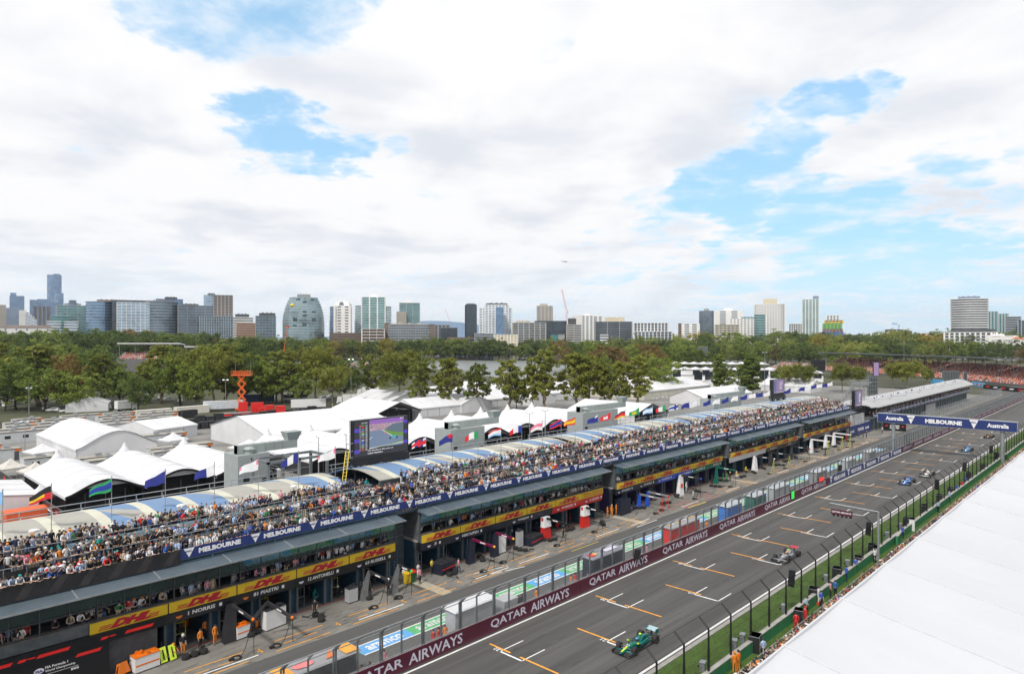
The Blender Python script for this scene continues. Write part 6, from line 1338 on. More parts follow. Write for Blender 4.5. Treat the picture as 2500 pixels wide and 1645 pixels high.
tower('striped dark and white tower right of the banded tower', Dx, 2030, 2130, 522, 860, 'teal', 'silver', 3.2, .2, 3.4, 1.6, .4); tower('second striped tower, lower and further right', Dx, 2110, 2222, 542, 880, 'teal', 'silver', 3.2, .2, 3.4, 1.6, .4); tower('banded grey tower near the right edge of the skyline', Dx, 2226, 2338, 568, 820, 'dark', 'silver', 3.3, 1.3, 0, .3, .8); tower('dark finned tower cut off by the right picture edge', Dx, 2338, 2440, 602, 800, 'dark', 'silver', 3.3, .2, 3, .9)
tower('low white building at the right below the striped towers', Dx, 2088, 2282, 742, 700, 'white', 'white', 4, 1.2, 9, 4, plant_=(2100, 2200, 726, 'white'))
m_terra = M('terracotta_roof', (.42, .15, .08), .8, var=.15)
for i, (x0, x1, yr, d, l) in enumerate(((2282, 2350, 750, 690, 'white house with orange tiled roof near the right edge, left one'), (2345, 2420, 756, 690, 'white house with orange tiled roof at the right edge'), (50, 440, 648, 700, 'long low white house with dark red roof at far left'))):
    d *= 1.25; ox = Dx if i < 2 else A; u0, u1 = ox+x0*.2689, ox+x1*.2689; w = (u1-u0)/F*d; p = pd((u0+u1)/2, 0, d); zt = H-(620+yr*.2689-VH)/F*d; rz = math.atan2(p.y, p.x)-math.pi/2
    t = thing('house', l, 'house', (p.x, p.y, 0), rz); mb = MB(Wc['white']); mb.box(-w/2, -6, 0, w/2, 6, zt-3); mb.build('wall', t, local=True)
    mb = MB(m_terra if i < 2 else Wc['brown']); mb.hull([(-w/2-.5, -6.6, zt-3), (w/2+.5, -6.6, zt-3), (w/2+.5, 6.6, zt-3), (-w/2-.5, 6.6, zt-3)], [(-w/2+4, -.2, zt), (w/2-4, -.2, zt), (w/2-4, .2, zt), (-w/2+4, .2, zt)]); mb.build('roof', t, local=True)
    for q in range(5 if i == 2 else 2): mb = MB(G['dark']); xx = -w/2+w*(q+.5)/(5 if i == 2 else 2); mb.box(xx-.8, -6.05, zt-6.5, xx+.8, -6, zt-4.6); mb.build('window', t, local=True)
# little background houses filling gaps between the towers
r_ = random.Random(31)
for i in range(34):
    u = 560+i*57+r_.uniform(-18, 18); d = r_.uniform(1150, 1800); w = r_.uniform(22, 60); h = r_.uniform(12, 24)+(d-950)*.012; p = pd(u, 0, d); rz = math.atan2(p.y, p.x)-math.pi/2+r_.uniform(-.5, .5)
    t = thing('building', 'small distant low-rise block glimpsed between the towers, %s from the left' % ordn(i), 'building', (p.x, p.y, 0), rz, 'low-rise blocks between the towers'); mb = MB(G['smoke']); mb.box(-w/2, -9, 0, w/2, 9, h); mb.build('facade', t, local=True)
    mb = MB(Wc[r_.choice(['white', 'cream', 'beige', 'grey', 'pink', 'brown', 'white'])]); z = 0
    while z < h: mb.box(-w/2-.3, -9.3, z+.02, w/2+.3, 9.3, min(z+1.7, h+.5)); z += 3.3
    mb.box(-w*.2, -4, h, w*.1, 4, h+2.5); mb.build('facade_grid', t, local=True)
# cranes
def crane(label, ub, vb, ut, vt, d, tx, ty, jm, base=0):
    d *= 1.25; p = pd(ub, vb, d); t = thing('tower_crane', label, 'crane', (p.x, p.y, 0)); top = pd(tx, ty, d); tip = pd(ut, vt, d)
    mb = MB(jm)
    def lat(a, b, w, n):
        a = Vector(a); b = Vector(b); e = (b-a)/n; o = Vector((SA, -CA, 0))*w if abs(e.normalized().z) > .5 else Vector((0, 0, w))
        for s in (-1, 1): mb.tube(a+o*s, b+o*s, w*.28, 4)
        for i in range(n): mb.tube(a+e*i+o*(1 if i % 2 else -1), a+e*(i+1)+o*(-1 if i % 2 else 1), w*.2, 3)
    lat((p.x, p.y, 0), top, 1.0, 18); mb.build('mast', t)
    mb = MB(jm); lat(top, tip, 1.0, 22); mb.build('jib', t); mb = MB(Wc['white']); q = top+(top-tip).normalized()*Vector((1, 1, 0)).length*0; mb.box(top.x-2, top.y-2, top.z-2, top.x+2, top.y+2, top.z+1.5); mb.build('cab', t)
m_cr = M('crane_red', (.62, .18, .16), .6, var=.3, scale=.15); m_cb = M('crane_blue', (.12, .3, .55), .6)
crane('red and white luffing crane rising above the netted building', Cx+530*.2689, 790, Cx+490*.2689, 620+322*.2689, 880, Cx+533*.2689, 620+520*.2689, m_cr)
crane('small blue tower crane right of the middle skyline', Dx+1243*.2689, 790, Dx+1182*.2689, 620+632*.2689, 1050, Dx+1243*.2689, 620+634*.2689, m_cb)
crane('faint thin crane left of the dark glass tower', Bx+1780*.2689, 785, Bx+1735*.2689, 620+495*.2689, 2400, Bx+1770*.2689, 620+580*.2689, m_cr)
p = pd(694, 0, 560); t = thing('boom_lift', 'slim red boom lift rising from the park trees', 'lift', (p.x, p.y, 0)); mb = MB(m_so); mb.tube((p.x, p.y, 0), pd(694, 849, 560), .3, 5); mb.tube(pd(694, 849, 560), pd(702, 801, 560), .22, 5); mb.build('boom', t); mb = MB(m_so); q = pd(702, 800, 560); mb.box(q.x-1, q.y-1, q.z, q.x+1, q.y+1, q.z+1.2); mb.build('basket', t)
# distant range, the blue of the haze painted into its colour
m_hill = M('haze_blue_hills', (.10, .17, .27), .95, var=.06, scale=.002)
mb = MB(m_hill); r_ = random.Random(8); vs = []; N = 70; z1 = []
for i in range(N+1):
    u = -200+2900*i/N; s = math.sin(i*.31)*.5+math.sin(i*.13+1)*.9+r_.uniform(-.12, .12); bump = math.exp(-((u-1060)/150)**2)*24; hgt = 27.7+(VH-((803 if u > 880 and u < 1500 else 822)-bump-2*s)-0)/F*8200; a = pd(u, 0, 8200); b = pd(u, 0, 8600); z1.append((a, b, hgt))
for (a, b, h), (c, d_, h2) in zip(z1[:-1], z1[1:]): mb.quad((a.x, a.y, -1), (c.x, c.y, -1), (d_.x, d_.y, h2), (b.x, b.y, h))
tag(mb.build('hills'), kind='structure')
# ================================================================== racing cars
def race_car(label, x, y, c1, c2, halo, helmet, num, wingc, loc_rz=math.pi):
    t = thing('racing_car', label, 'racing car', (x, y, 0), loc_rz)      # local +x is the nose
    b = M(num+'_body', c1, .25, var=.06); a = M(num+'_accent', c2, .3, var=.06); w = M(num+'_wing', wingc, .35, var=.06); cf = M('carbon', (.022, .022, .025), .35, var=.15, scale=6)
    mb = MB(cf); mb.prism([(-1.9, -.55), (-1.6, -.75), (.6, -.78), (1.1, -.45), (1.1, .45), (.6, .78), (-1.6, .75), (-1.9, .55)], .06, .14); mb.build('floor', t, local=True)
    mb = MB(b)                                          # monocoque, nose, engine cover in one skin
    secs = [(2.72, .10, .20, .30), (2.3, .13, .20, .38), (1.7, .17, .22, .52), (1.1, .24, .2, .64), (.6, .30, .16, .68), (.1, .31, .14, .62), (-.3, .34, .14, .80), (-.6, .30, .14, .96), (-1.1, .2, .16, .84), (-1.7, .12, .2, .6), (-2.15, .07, .3, .48)]
    rings = []
    for (X, hw, z0, z1) in secs: rings.append([(X, -hw, z0+.05), (X, -hw*.9, z1-.1), (X, -hw*.45, z1), (X, hw*.45, z1), (X, hw*.9, z1-.1), (X, hw, z0+.05), (X, hw*.6, z0), (X, -hw*.6, z0)])
    vs = [v for r in rings for v in r]; fs = []
    for i in range(len(rings)-1):
        for j in range(8): fs.append((i*8+j, i*8+(j+1) % 8, (i+1)*8+(j+1) % 8, (i+1)*8+j))
    fs += [tuple(range(8)), tuple(len(vs)-1-j for j in range(8))]; mb.add(vs, fs)
    mb.mat(a); mb.quad((2.5, -.07, .355), (1.6, -.09, .56), (1.6, .09, .56), (2.5, .07, .355)); mb.mat(m_wlet); mb.text(num, (1.35, .14, .63), (0, -1, 0), (1, 0, -.15), .22, .28); mb.build('body', t, smooth=False, local=True)
    mb = MB(b)
    for s in (-1, 1):
        mb.hull([(.45, s*.3, .26), (.45, s*.66, .28), (-1.5, s*.34, .2), (-1.5, s*.14, .2)][::s], [(.35, s*.3, .6), (.35, s*.68, .56), (-1.5, s*.26, .34), (-1.5, s*.14, .42)][::s])
    mb.mat(cf)
    for s in (-1, 1): mb.box(.36, s*.36, .36, .47, s*.68, .54)
    mb.build('sidepod', t, local=True)
    mb = MB(cf); mb.box(2.38, -.95, .1, 2.6, .95, .125)
    for s in (-1, 1):
        for q in range(3):
            mb.mat(b if q == 2 else cf); xq, zq = 2.36-q*.15, .15+q*.055; p0 = [(xq, s*.16, zq), (xq-.1, s*.16, zq+.03), (xq-.14, s*.92, zq+.05), (xq-.04, s*.92, zq+.01)][::s]; mb.hull(p0, [(x_, y_, z_+.018) for x_, y_, z_ in p0])
        mb.mat(cf); mb.box(1.95, s*.93, .1, 2.62, s*.95, .33)
    mb.build('front_wing', t, local=True)
    mb = MB(w); mb.hull([(-2.55, -.5, .84), (-2.2, -.5, .8), (-2.2, .5, .8), (-2.55, .5, .84)], [(-2.55, -.5, .88), (-2.2, -.5, .83), (-2.2, .5, .83), (-2.55, .5, .88)]); mb.hull([(-2.75, -.5, .95), (-2.57, -.5, .88), (-2.57, .5, .88), (-2.75, .5, .95)], [(-2.75, -.5, .98), (-2.57, -.5, .91), (-2.57, .5, .91), (-2.75, .5, .98)])
    mb.mat(b)
    for s in (-1, 1): mb.box(-2.75, s*.5, .58, -2.2, s*.52, .97)
    mb.mat(cf); mb.box(-2.45, -.04, .4, -2.25, .04, .85); mb.box(-2.5, -.46, .42, -2.25, .46, .46); mb.build('rear_wing', t, local=True)
    mb = MB(cf); mb.path([(.15, -.27, .68), (.35, -.24, .82), (.75, 0, .80)], .035, 5); mb.path([(.15, .27, .68), (.35, .24, .82), (.75, 0, .80)], .035, 5); mb.tube((.75, 0, .80), (.95, 0, .62), .03, 5); mb.path([(.15, -.27, .68), (-.25, -.18, .84)], .035); mb.path([(.15, .27, .68), (-.25, .18, .84)], .035); mb.build('halo', t, local=True)
    mb = MB(cf); mb.ell((.2, 0, .62), .38, .24, .06, 10, 4); mb.build('cockpit_opening', t, local=True)
    mb = MB(helmet); mb.ell((.08, 0, .72), .15, .125, .15, 10, 7); mb.mat(m_black); mb.ell((.13, 0, .73), .11, .115, .045, 8, 4); mb.build('driver_helmet', t, local=True)
    mb = MB(halo); mb.box(-.55, -.03, .96, -.35, .03, 1.06); mb.tube((-.45, 0, .98), (-.45, 0, 1.05), .12, 6); mb.build('roll_camera', t, local=True)
    mb = MB(a)
    for s in (-1, 1): mb.box(.62, s*.44, .6, .74, s*.62, .7); mb.tube((.68, s*.28, .58), (.68, s*.5, .63), .015, 4)
    mb.build('mirror', t, local=True)
    for (xx, hw, r, wd) in ((1.62, .98, .36, .34), (-1.75, 1.0, .37, .44)):
        for s in (-1, 1):
            mb = MB(m_tyre); mb.T = Matrix.Translation((xx, s*(hw-wd/2), r)) @ Matrix.Rotation(R(90), 4, 'X'); mb.lathe((0, 0, 0), [(r*.55, -wd/2), (r*.92, -wd/2), (r, -wd/2+.04), (r, wd/2-.04), (r*.92, wd/2), (r*.55, wd/2)], 20); wh = mb.build('wheel', t, True, local=True)
            mb = MB(m_rim); mb.T = Matrix.Translation((xx, s*(hw-wd/2), r)) @ Matrix.Rotation(R(90), 4, 'X'); mb.lathe((0, 0, 0), [(r*.56, -wd/2+.03), (r*.5, -wd/2+.01), (r*.5, wd/2-.01), (r*.56, wd/2-.03)], 14); mb.build('rim', wh, local=True)
    mb = MB(cf)
    for (xx, hw, z) in ((1.62, .66, .35), (-1.75, .6, .36)):
        for s in (-1, 1):
            for dx in (-.28, .24): mb.tube((xx+dx, s*.16, z+.12), (xx, s*hw, z+.12), .018, 4); mb.tube((xx+dx, s*.16, z-.1), (xx, s*hw, z-.1), .018, 4)
    mb.build('suspension', t, local=True); return t
fl = M('fluoro_yellow', (.65, .85, .05), .5, emit=0.0)
race_car('dark green racing car with yellow accents and pale rear wing, nearest on track', 52.3, 34.3, (.0, .14, .115), (.5, .62, .02), fl, M('helmet_blue', (.15, .3, .6), .3), '14', (.35, .5, .55))
race_car('silver grey racing car with red rear wing, second on track', 86.3, 34.4, (.30, .31, .33), (.16, .16, .18), fl, M('helmet_orange', (.75, .3, .1), .3), '27', (.45, .03, .05))
race_car('bright blue racing car beside the white one, third on track', 146.8, 35.5, (.08, .26, .72), (.7, .7, .72), m_black, M('helmet_white', (.7, .7, .7), .3), '10', (.04, .08, .2))
race_car('white racing car with black wheels behind the blue one', 157.5, 34.5, (.68, .68, .68), (.05, .05, .06), fl, M('helmet_red', (.6, .05, .05), .3), '31', (.05, .05, .06))
race_car('pale blue racing car below the gantry, left of the last car', 198.8, 34.9, (.12, .38, .75), (.7, .7, .7), m_black, M('helmet_white', (.7, .7, .7), .3), '55', (.05, .1, .2))
race_car('dark racing car with orange nose, farthest on track', 229.7, 35.2, (.05, .05, .06), (.75, .28, .02), fl, M('helmet_red', (.6, .05, .05), .3), '81', (.1, .1, .1))
# ================================================================== pit wall stands
m_silver = M('silver_panel', (.50, .51, .53), .3, .3, var=.05); m_desk = M('dark_desk', (.03, .03, .035), .5, var=.2); m_screen = M('monitor_glow', (.10, .22, .30), .3, emit=.5)
def stand(label, x0, x1, body, roof, z=2.7, y0=46.7, y1=48.3, deco=None):
    t = thing('pit_stand', label, 'pit stand', ((x0+x1)/2, 47.5, 0)); L = x1-x0
    mb = MB(body); mb.box(x0, y0+.12, .6, x1, y0+.2, z-.05)
    for x in (x0, x1-.08): mb.hull([(x, y0+.2, .1), (x+.08, y0+.2, .1), (x+.08, y1, .1), (x, y1, .1)], [(x, y0+.2, z-.1), (x+.08, y0+.2, z-.1), (x+.08, y1-.1, z-.05), (x, y1-.1, z-.05)])
    mb.box(x0+.1, y1-.3, .1, x1-.1, y1-.2, 1.2); mb.build('body', t)
    mb = MB(roof); mb.hull([(x0-.2, y0-.1, z-.05), (x1+.2, y0-.1, z-.05), (x1+.2, y1+.35, z+.02), (x0-.2, y1+.35, z+.02)], [(x0-.1, y0, z+.08), (x1+.1, y0, z+.08), (x1+.1, y1+.25, z+.16), (x0-.1, y1+.25, z+.16)])
    if deco: deco(mb, x0, x1, y0, y1, z+.17)
    mb.build('roof', t)
    mb = MB(m_desk); mb.box(x0+.2, y0+.5, 1.0, x1-.2, y0+1.0, 1.1); mb.mat(m_screen); n = int(L/.9)
    for i in range(n): x = x0+.35+i*.9; mb.box(x, y0+.3, 1.5, x+.7, y0+.34, 1.95)
    mb.build('desk', t)
    n = int(L/1.1)
    for i in range(n): x = x0+.6+i*1.1; mb = MB(m_desk); mb.box(x, y0+1.15, .5, x+.45, y0+1.55, .62); mb.box(x, y0+1.5, .6, x+.45, y0+1.57, 1.2); mb.tube((x+.22, y0+1.35, .02), (x+.22, y0+1.35, .5), .05, 5); mb.build('stool', t)
    return t
def d_or(mb, x0, x1, y0, y1, z):
    mb.mat(m_or)
    for x in (x0, x1-1.2): mb.quad((x, y0, z), (x+1.2, y0, z), (x+1.2, y1+.2, z), (x, y1+.2, z))
    mb.mat(M('coral', (.7, .2, .2), .5)); mb.ell((x0+2.3, (y0+y1)/2, z), 1.0, .55, .02); mb.mat(m_oran); mb.extr([(x0+4, y0+.3, z+.01), (x0+4.9, y0+.4, z+.01), (x0+5, y1, z+.01), (x0+4.6, y1-.5, z+.01)], (0, 0, .01))
def d_rb(mb, x0, x1, y0, y1, z): mb.mat(m_redl); mb.ell((x0+.7, (y0+y1)/2, z), .6, .5, .03); mb.mat(M('gold_dot', (.8, .5, .05), .4)); mb.ell((x0+1.3, (y0+y1)/2, z+.01), .35, .3, .03); mb.mat(m_lilac); mb.quad((x0+3, y0+.4, z), (x1-.6, y0+.4, z), (x1-.6, y1-.2, z), (x0+3, y1-.2, z))
def d_fe(mb, x0, x1, y0, y1, z):
    for i in range(7): mb.mat((m_or, m_lilac, m_dhlY)[i % 3]); mb.ell((x0+.8+i*1.0, (y0+y1)/2+.1, z), .35, .22, .02)
g_grey = M('roof_grey', (.28, .28, .29), .6, var=.08)
stand('black pit stand with grey roof carrying orange and coral shapes, nearest the camera', 24.4, 31.2, m_desk, g_grey, deco=d_or)
stand('silver pit stand with closed silver body', 41.6, 46.6, m_silver, M('silver_roof', (.62, .63, .65), .35, var=.04))
stand('navy pit stand with red posts and painted roof', 62.3, 68.4, FM['nvy'], M('slate_roof', (.2, .2, .25), .5), deco=d_rb)
stand('red pit stand with grey roof and coloured logos', 79.4, 87.0, M('pit_red', (.6, .025, .02), .4, var=.05), g_grey, deco=d_fe)
stand('blue pit stand with white roof', 95.4, 100.2, M('pit_blue', (.03, .16, .55), .4), m_silver)
stand('white pit stand, first beyond the blue one', 112.5, 118.5, m_silver, m_silver); stand('green glass-sided pit stand', 104.5, 109, FM['grn'], m_silver); stand('grey pit stand with red trim before the navy banners', 131.5, 137, M('mid_grey', (.25, .25, .26), .5), m_silver); stand('white pit stand behind the navy banners', 148.5, 154, m_silver, m_silver); stand('last pit stand with open scaffolding frame', 163, 168, M('mid_grey', (.25, .25, .26), .5), m_silver)
t = thing('equipment_cube', 'small silver curved cabinet right of the silver pit stand', 'cabinet', (48.9, 47.4, 0)); mb = MB(m_silver); mb.hull([(48.0, 46.8, 0), (49.6, 46.8, 0), (49.6, 48.1, 0), (48.2, 48.1, 0)], [(47.9, 46.7, 1.9), (49.9, 46.7, 1.9), (49.9, 48.2, 1.9), (48.0, 48.2, 1.9)]); mb.build('body', t); mb = MB(m_desk); mb.box(49.9, 46.9, 1.0, 51, 47.8, 1.1); mb.box(50, 46.9, 1.2, 50.8, 46.95, 1.7); mb.build('desk', t)
for i, x in enumerate((54.2, 56.0, 57.8)):
    t = thing('crowd_barrier', 'folded grey metal barrier behind the pit wall, %s from the left' % ordn(i), 'barrier', (x, 46.9, 0), 0, 'folded barriers behind the pit wall'); mb = MB(m_steel); mb.path([(x, 46.9, .1), (x, 46.9, 1.2), (x+1.5, 46.9, 1.2), (x+1.5, 46.9, .1)], .03)
    for q in range(6): mb.tube((x+.2+q*.22, 46.9, .3), (x+.2+q*.22, 46.9, 1.2), .02, 4)
    mb.tube((x, 46.9, .3), (x+1.5, 46.9, .3), .025, 4); mb.build('frame', t); mb = MB(m_silver); mb.box(x+.1, 46.93, .25, x+1.4, 46.95, 1.1); mb.build('panel', t)
# boards and speakers on the pit wall
def speaker(label, x, y, z, m=m_black, w=.7, h=1.2, rz=.3, cat='speaker', name='loudspeaker'):
    t = thing(name, label, cat, (x, y, z), rz); mb = MB(m); mb.hull([(-w/2, -.3, 0), (w/2, -.3, 0), (w/2, .3, .1), (-w/2, .3, .1)], [(-w/2, -.45, h), (w/2, -.45, h), (w/2, .15, h), (-w/2, .15, h)]); mb.build('cabinet', t, local=True)
    mb = MB(M('speaker_grille', (.05, .05, .055), .7))
    for q in (.28, .72): mb.T = Matrix.Translation((0, -.32-.13*q, h*q)) @ Matrix.Rotation(R(83), 4, 'X'); mb.lathe((0, 0, 0), [(w*.36, 0), (w*.3, .04)], 10)
    mb.build('grille', t, local=True)
speaker('large black loudspeaker cluster on the pit wall over the maroon banner', 69.3, 45.5, 1.45); speaker('black loudspeaker on the pit wall above the navy banners', 139.8, 45.5, 2.0)
t = thing('light_board', 'bright green dotted light board on the pit wall', 'light board', (116.6, 45.5, .8)); mb = MB(m_black); mb.box(115.9, 45.45, .5, 117.3, 45.6, 2.0); mb.build('board', t); mb = MB(M('green_led', (.05, .75, .1), .5, emit=1.0))
for i in range(5):
    for j in range(5): mb.box(116+i*.25, 45.43, .62+j*.26, 116.16+i*.25, 45.449, .8+j*.26)
mb.build('led_dots', t)
t = thing('light_board', 'red dotted light board tilted on the pit wall', 'light board', (129.5, 45.5, 1.6)); mb = MB(m_black); mb.box(128.7, 45.45, 1.5, 131.2, 45.55, 2.3); mb.build('board', t); mb = MB(M('red_led', (.8, .05, .03), .5, emit=1.0))
for i in range(8):
    for j in range(3): mb.box(128.8+i*.3, 45.43, 1.56+j*.25, 129+i*.3, 45.449, 1.74+j*.25)
mb.build('led_dots', t)
# ================================================================== pit boxes: boom gantries and equipment
m_hose = M('black_hose', (.015, .015, .016), .6); m_boomr = M('boom_navy_red', (.05, .01, .08), .4); m_hy = M('hose_yellow', (.6, .65, .05), .5)
def hose(mb, p, drop, end, r=.03):
    p = Vector(p); e = Vector(end); pts = []
    for i in range(9):
        t = i/8; q = p.lerp(e, t); q.z = max(.05, p.z*(1-t)**2.2+e.z*t); pts.append(q)
    mb.path(pts, r)
def coil(mb, x, y, r=.45):
    mb.torus((x, y, .06), (0, 0, 1), r, .035, 14, 5); mb.torus((x+.1, y+.05, .11), (0, 0, 1), r*.85, .035, 14, 5)
def boom(label, x, ybase, yend, tower, beam, tip, h=3.4, lean=.6, hosem=None, tw=.8):
    """tower stands near the garage, beam reaches towards the pit lane"""
    tp = .12 if tw < 1 else tw*.36; t = thing('boom_gantry', label, 'pit gantry', (x, ybase, 0)); mb = MB(tower)
    st_ = [(x+lean*q**1.6, (tw/2)*(1-q)+tp*q-.06*math.sin(math.pi*q)*(tw < 1), .38*(1-q)+.16*q, h*q) for q in (0, .3, .6, .85, 1)]
    for (xa_, wa, da, za), (xb_, wb, db, zb) in zip(st_[:-1], st_[1:]): mb.hull([(xa_-wa, ybase-da, za), (xa_+wa, ybase-da, za), (xa_+wa, ybase+da, za), (xa_-wa, ybase+da, za)], [(xb_-wb, ybase-db, zb), (xb_+wb, ybase-db, zb), (xb_+wb, ybase+db, zb), (xb_-wb, ybase+db, zb)])
    mb.build('tower', t)
    mb = MB(beam); mb.hull([(x+lean-.1, ybase, h-.25), (x+lean+.1, ybase, h-.25), (x+lean+.1, yend, h-.35), (x+lean-.1, yend, h-.35)], [(x+lean-.1, ybase, h+.05), (x+lean+.1, ybase, h+.05), (x+lean+.1, yend, h-.1), (x+lean-.1, yend, h-.1)]); mb.mat(m_wlet); ym = (ybase+yend)/2; mb.box(x+lean-.11, ym-.5, h-.22, x+lean-.1, ym+.4, h-.08); mb.build('beam', t)
    mb = MB(tip); mb.ell((x+lean, yend, h-.22), .15, .17, .15, 8, 6); mb.build('tip', t)
    mb = MB(hosem or m_hose); hose(mb, (x+lean-.1, yend+.1, h-.35), 1, (x+lean-1.0, yend+.6, .05)); hose(mb, (x+lean+.1, yend+.1, h-.35), 1, (x+lean+.2, yend+.2, .05)); mb.build('air_hose', t)
    mb = MB(m_hose); coil(mb, x+lean-1.3, yend+.5); mb.box(x+lean-1.9, yend+.3, .03, x+lean-1.5, yend+.6, .2); mb.build('wheel_gun', t)
    return t
def bx(p):
    q = gp(*p)
    if 62.0 < q.y < 68 and q.x < 200: q = atY(p[0], 61.9)
    return q.x, q.y
def boomat(label, pb, yend, *a, **k): x, y = bx(pb); return boom(label, x, y, yend, *a, **k)
boomat('black and orange finned boom gantry of the nearest team', (560, 1563), 57.6, M('anthracite', (.03, .03, .035), .4), m_desk, m_oran, h=3.4, lean=.2, tw=1.2)
mb = MB(m_oran); x, y = bx((560, 1563)); mb.extr([(x+.75, y-.1, .0), (x+.05, y-.1, .2), (x+.25, y-.1, 3.2), (x+.45, y-.1, 3.2), (x+.5, y-.1, 1.2)], (0, .12, 0)); tag(mb.build('gantry_fin'), 'upright orange fin in front of the black boom gantry', 'fin')
boomat('second boom gantry of the nearest team with orange joints', (600, 1548), 57.3, m_desk, m_desk, m_oran, h=2.6, lean=2.2, tw=.5)
boomat('left silver curved boom gantry with black beam', (888, 1463), 58.3, M('brushed_curve', (.27, .28, .29), .3, .6, var=.15), m_desk, m_black, h=2.9, lean=.75, tw=.8)
boomat('right silver curved boom gantry with green tipped beam', (961, 1446), 58.6, M('brushed_curve', (.27, .28, .29), .3, .6, var=.15), m_desk, M('tip_green', (.02, .75, .08), .4), h=2.9, lean=.75, tw=.8)
rb = M('navy_crimson_beam', (.16, .008, .05), .4); go = M('gold_tip', (.8, .42, .03), .4)
boomat('left navy boom gantry with crimson beam and gold ball', (1148, 1369), 58.0, FM['nvy'], rb, go, h=3.0, lean=.3, tw=1.0); boomat('right navy boom gantry with crimson beam and gold ball', (1207, 1357), 58.6, FM['nvy'], rb, go, h=3.0, lean=.3, tw=1.0)
wr_ = M('white_red_tower', (.6, .6, .6), .4); rr = M('pit_red', (.6, .025, .02), .4)
for (p, l, ye) in (((1332, 1311), 'left white and red boom tower with black beam', 58.2), ((1428, 1285), 'right white and red boom tower with black beam', 58.4)):
    t = boomat(l, p, ye, rr, m_black, m_black, h=3.0, lean=-.1, tw=1.6); x, y = bx(p); mb = MB(m_wlet); mb.hull([(x-.75, y-.42, 1.7), (x+.75, y-.42, 1.7), (x+.75, y+.3, 1.7), (x-.75, y+.3, 1.7)], [(x-.65, y-.3, 3.05), (x+.55, y-.3, 3.05), (x+.55, y+.3, 3.05), (x-.65, y+.3, 3.05)]); mb.build('white_top', t)
boomat('blue boom gantry with thin red ended beam, left', (1560, 1232), 57.6, FM['blu'], m_steel, m_redl, h=2.4, lean=.2, hosem=m_redl, tw=.5); boomat('blue boom gantry with thin red ended beam, right', (1580, 1226), 58.0, FM['blu'], m_steel, m_redl, h=2.4, lean=.2, hosem=m_redl, tw=.5)
t = boomat('tall white boom tower with red bull-shaped patch', (1660, 1207), 58.0, m_wlet, m_desk, FM['blu'], h=3.6, lean=.3, tw=1.5); x, y = bx((1660, 1207)); mb = MB(M('red_orange', (.8, .1, .02), .5)); mb.extr([(x-.4, y-.36, 1.5), (x+.1, y-.36, 1.3), (x+.45, y-.36, 1.6), (x+.3, y-.36, 2.1), (x-.3, y-.36, 2.1)], (0, -.03, 0)); mb.build('red_patch', t)
boomat('dark green boom gantry with teal mast', (1748, 1175), 58.0, FM['grn'], FM['grn'], m_black, h=3.2, lean=.2); boomat('white rounded boom tower with red foot', (1842, 1144), 57.8, m_wlet, m_desk, m_wlet, h=3.2, lean=.2, tw=1.5, hosem=m_hy); boomat('dark boom gantry in the fourth pit block, left', (1880, 1120), 57.8, m_desk, m_desk, m_black, h=3.0, hosem=m_hy); boomat('dark boom gantry in the fourth pit block, right', (1930, 1108), 57.8, m_desk, m_desk, m_redl, h=3.0)
for i, (p, l) in enumerate((((1980, 1100), 'nearest white box gantry in the last pit block'), ((2015, 1090), 'middle white box gantry with yellow tipped arms'), ((2035, 1076), 'farthest white box gantry with yellow tipped arms'))):
    boomat(l, p, 57.8, m_wlet, m_wlet, m_hy, h=3.3, lean=.3, hosem=m_hy, tw=1.2)
def trolley(label, p, w, dp, h, body, top, rz=0.0, stripe=None, name='tool_trolley'):
    x, y = bx(p) if len(p) == 2 else p[:2]; t = thing(name, label, 'trolley', (x, y, 0), rz); mb = MB(body); mb.box(-w/2, -dp/2, .12, w/2, dp/2, h)
    if stripe: mb.mat(stripe); mb.box(-w/2+.05, -dp/2-.01, h*.45, w/2-.05, -dp/2, h*.55)
    mb.build('cabinet', t, local=True); mb = MB(top); mb.box(-w/2-.03, -dp/2-.03, h, w/2+.03, dp/2+.03, h+.06); r2 = random.Random(int(x*7))
    for i in range(9): a, b = r2.uniform(-w/2+.15, w/2-.15), r2.uniform(-dp/2+.1, dp/2-.1); mb.box(a-.1, b-.08, h+.06, a+.12, b+.1, h+.06+r2.uniform(.05, .28))
    mb.build('worktop', t, local=True); mb = MB(m_tyre)
    for a in (-w/2+.1, w/2-.1):
        for b in (-dp/2+.1, dp/2-.1): mb.tube((a, b-.03, .07), (a, b+.03, .07), .07, 8)
    mb.build('castor', t, local=True)
trolley('white trolley with orange top panels before the grey shutter', (355, 1612), 2.0, 1.0, 1.3, m_vw, m_oran, .1, m_oran); trolley('white and orange tool trolley beside the finned gantry', (590, 1530), 1.3, .8, 1.2, m_vw, m_oran, .1, m_oran); trolley('tall white garage cabinet with printed lines', (668, 1499), 2.2, .9, 1.9, m_vw, m_desk, .15)
trolley('grey flight cabinet at the fourth garage', (858, 1448), 1.1, .8, 1.5, m_silver, m_desk); trolley('large dark rounded pit trolley with red stripe, left', (1083, 1393), 2.6, 1.6, 1.3, FM['nvy'], m_desk, .2, m_redl); trolley('large dark rounded pit trolley with red stripe, right', (1298, 1322), 3.0, 1.8, 1.1, FM['nvy'], m_desk, .2, m_redl)
trolley('navy cabinet with round white and red logos', (1520, 1250), 2.6, 1.3, 2.3, FM['nvy'], FM['nvy']); trolley('tall white workshop cabinet beside the blue pier', (1222, 1325), 1.6, .4, 2.4, m_vw, m_desk); trolley('grey workshop cabinet with open frame shelves', (1268, 1315), 1.0, .5, 2.2, m_silver, m_desk)
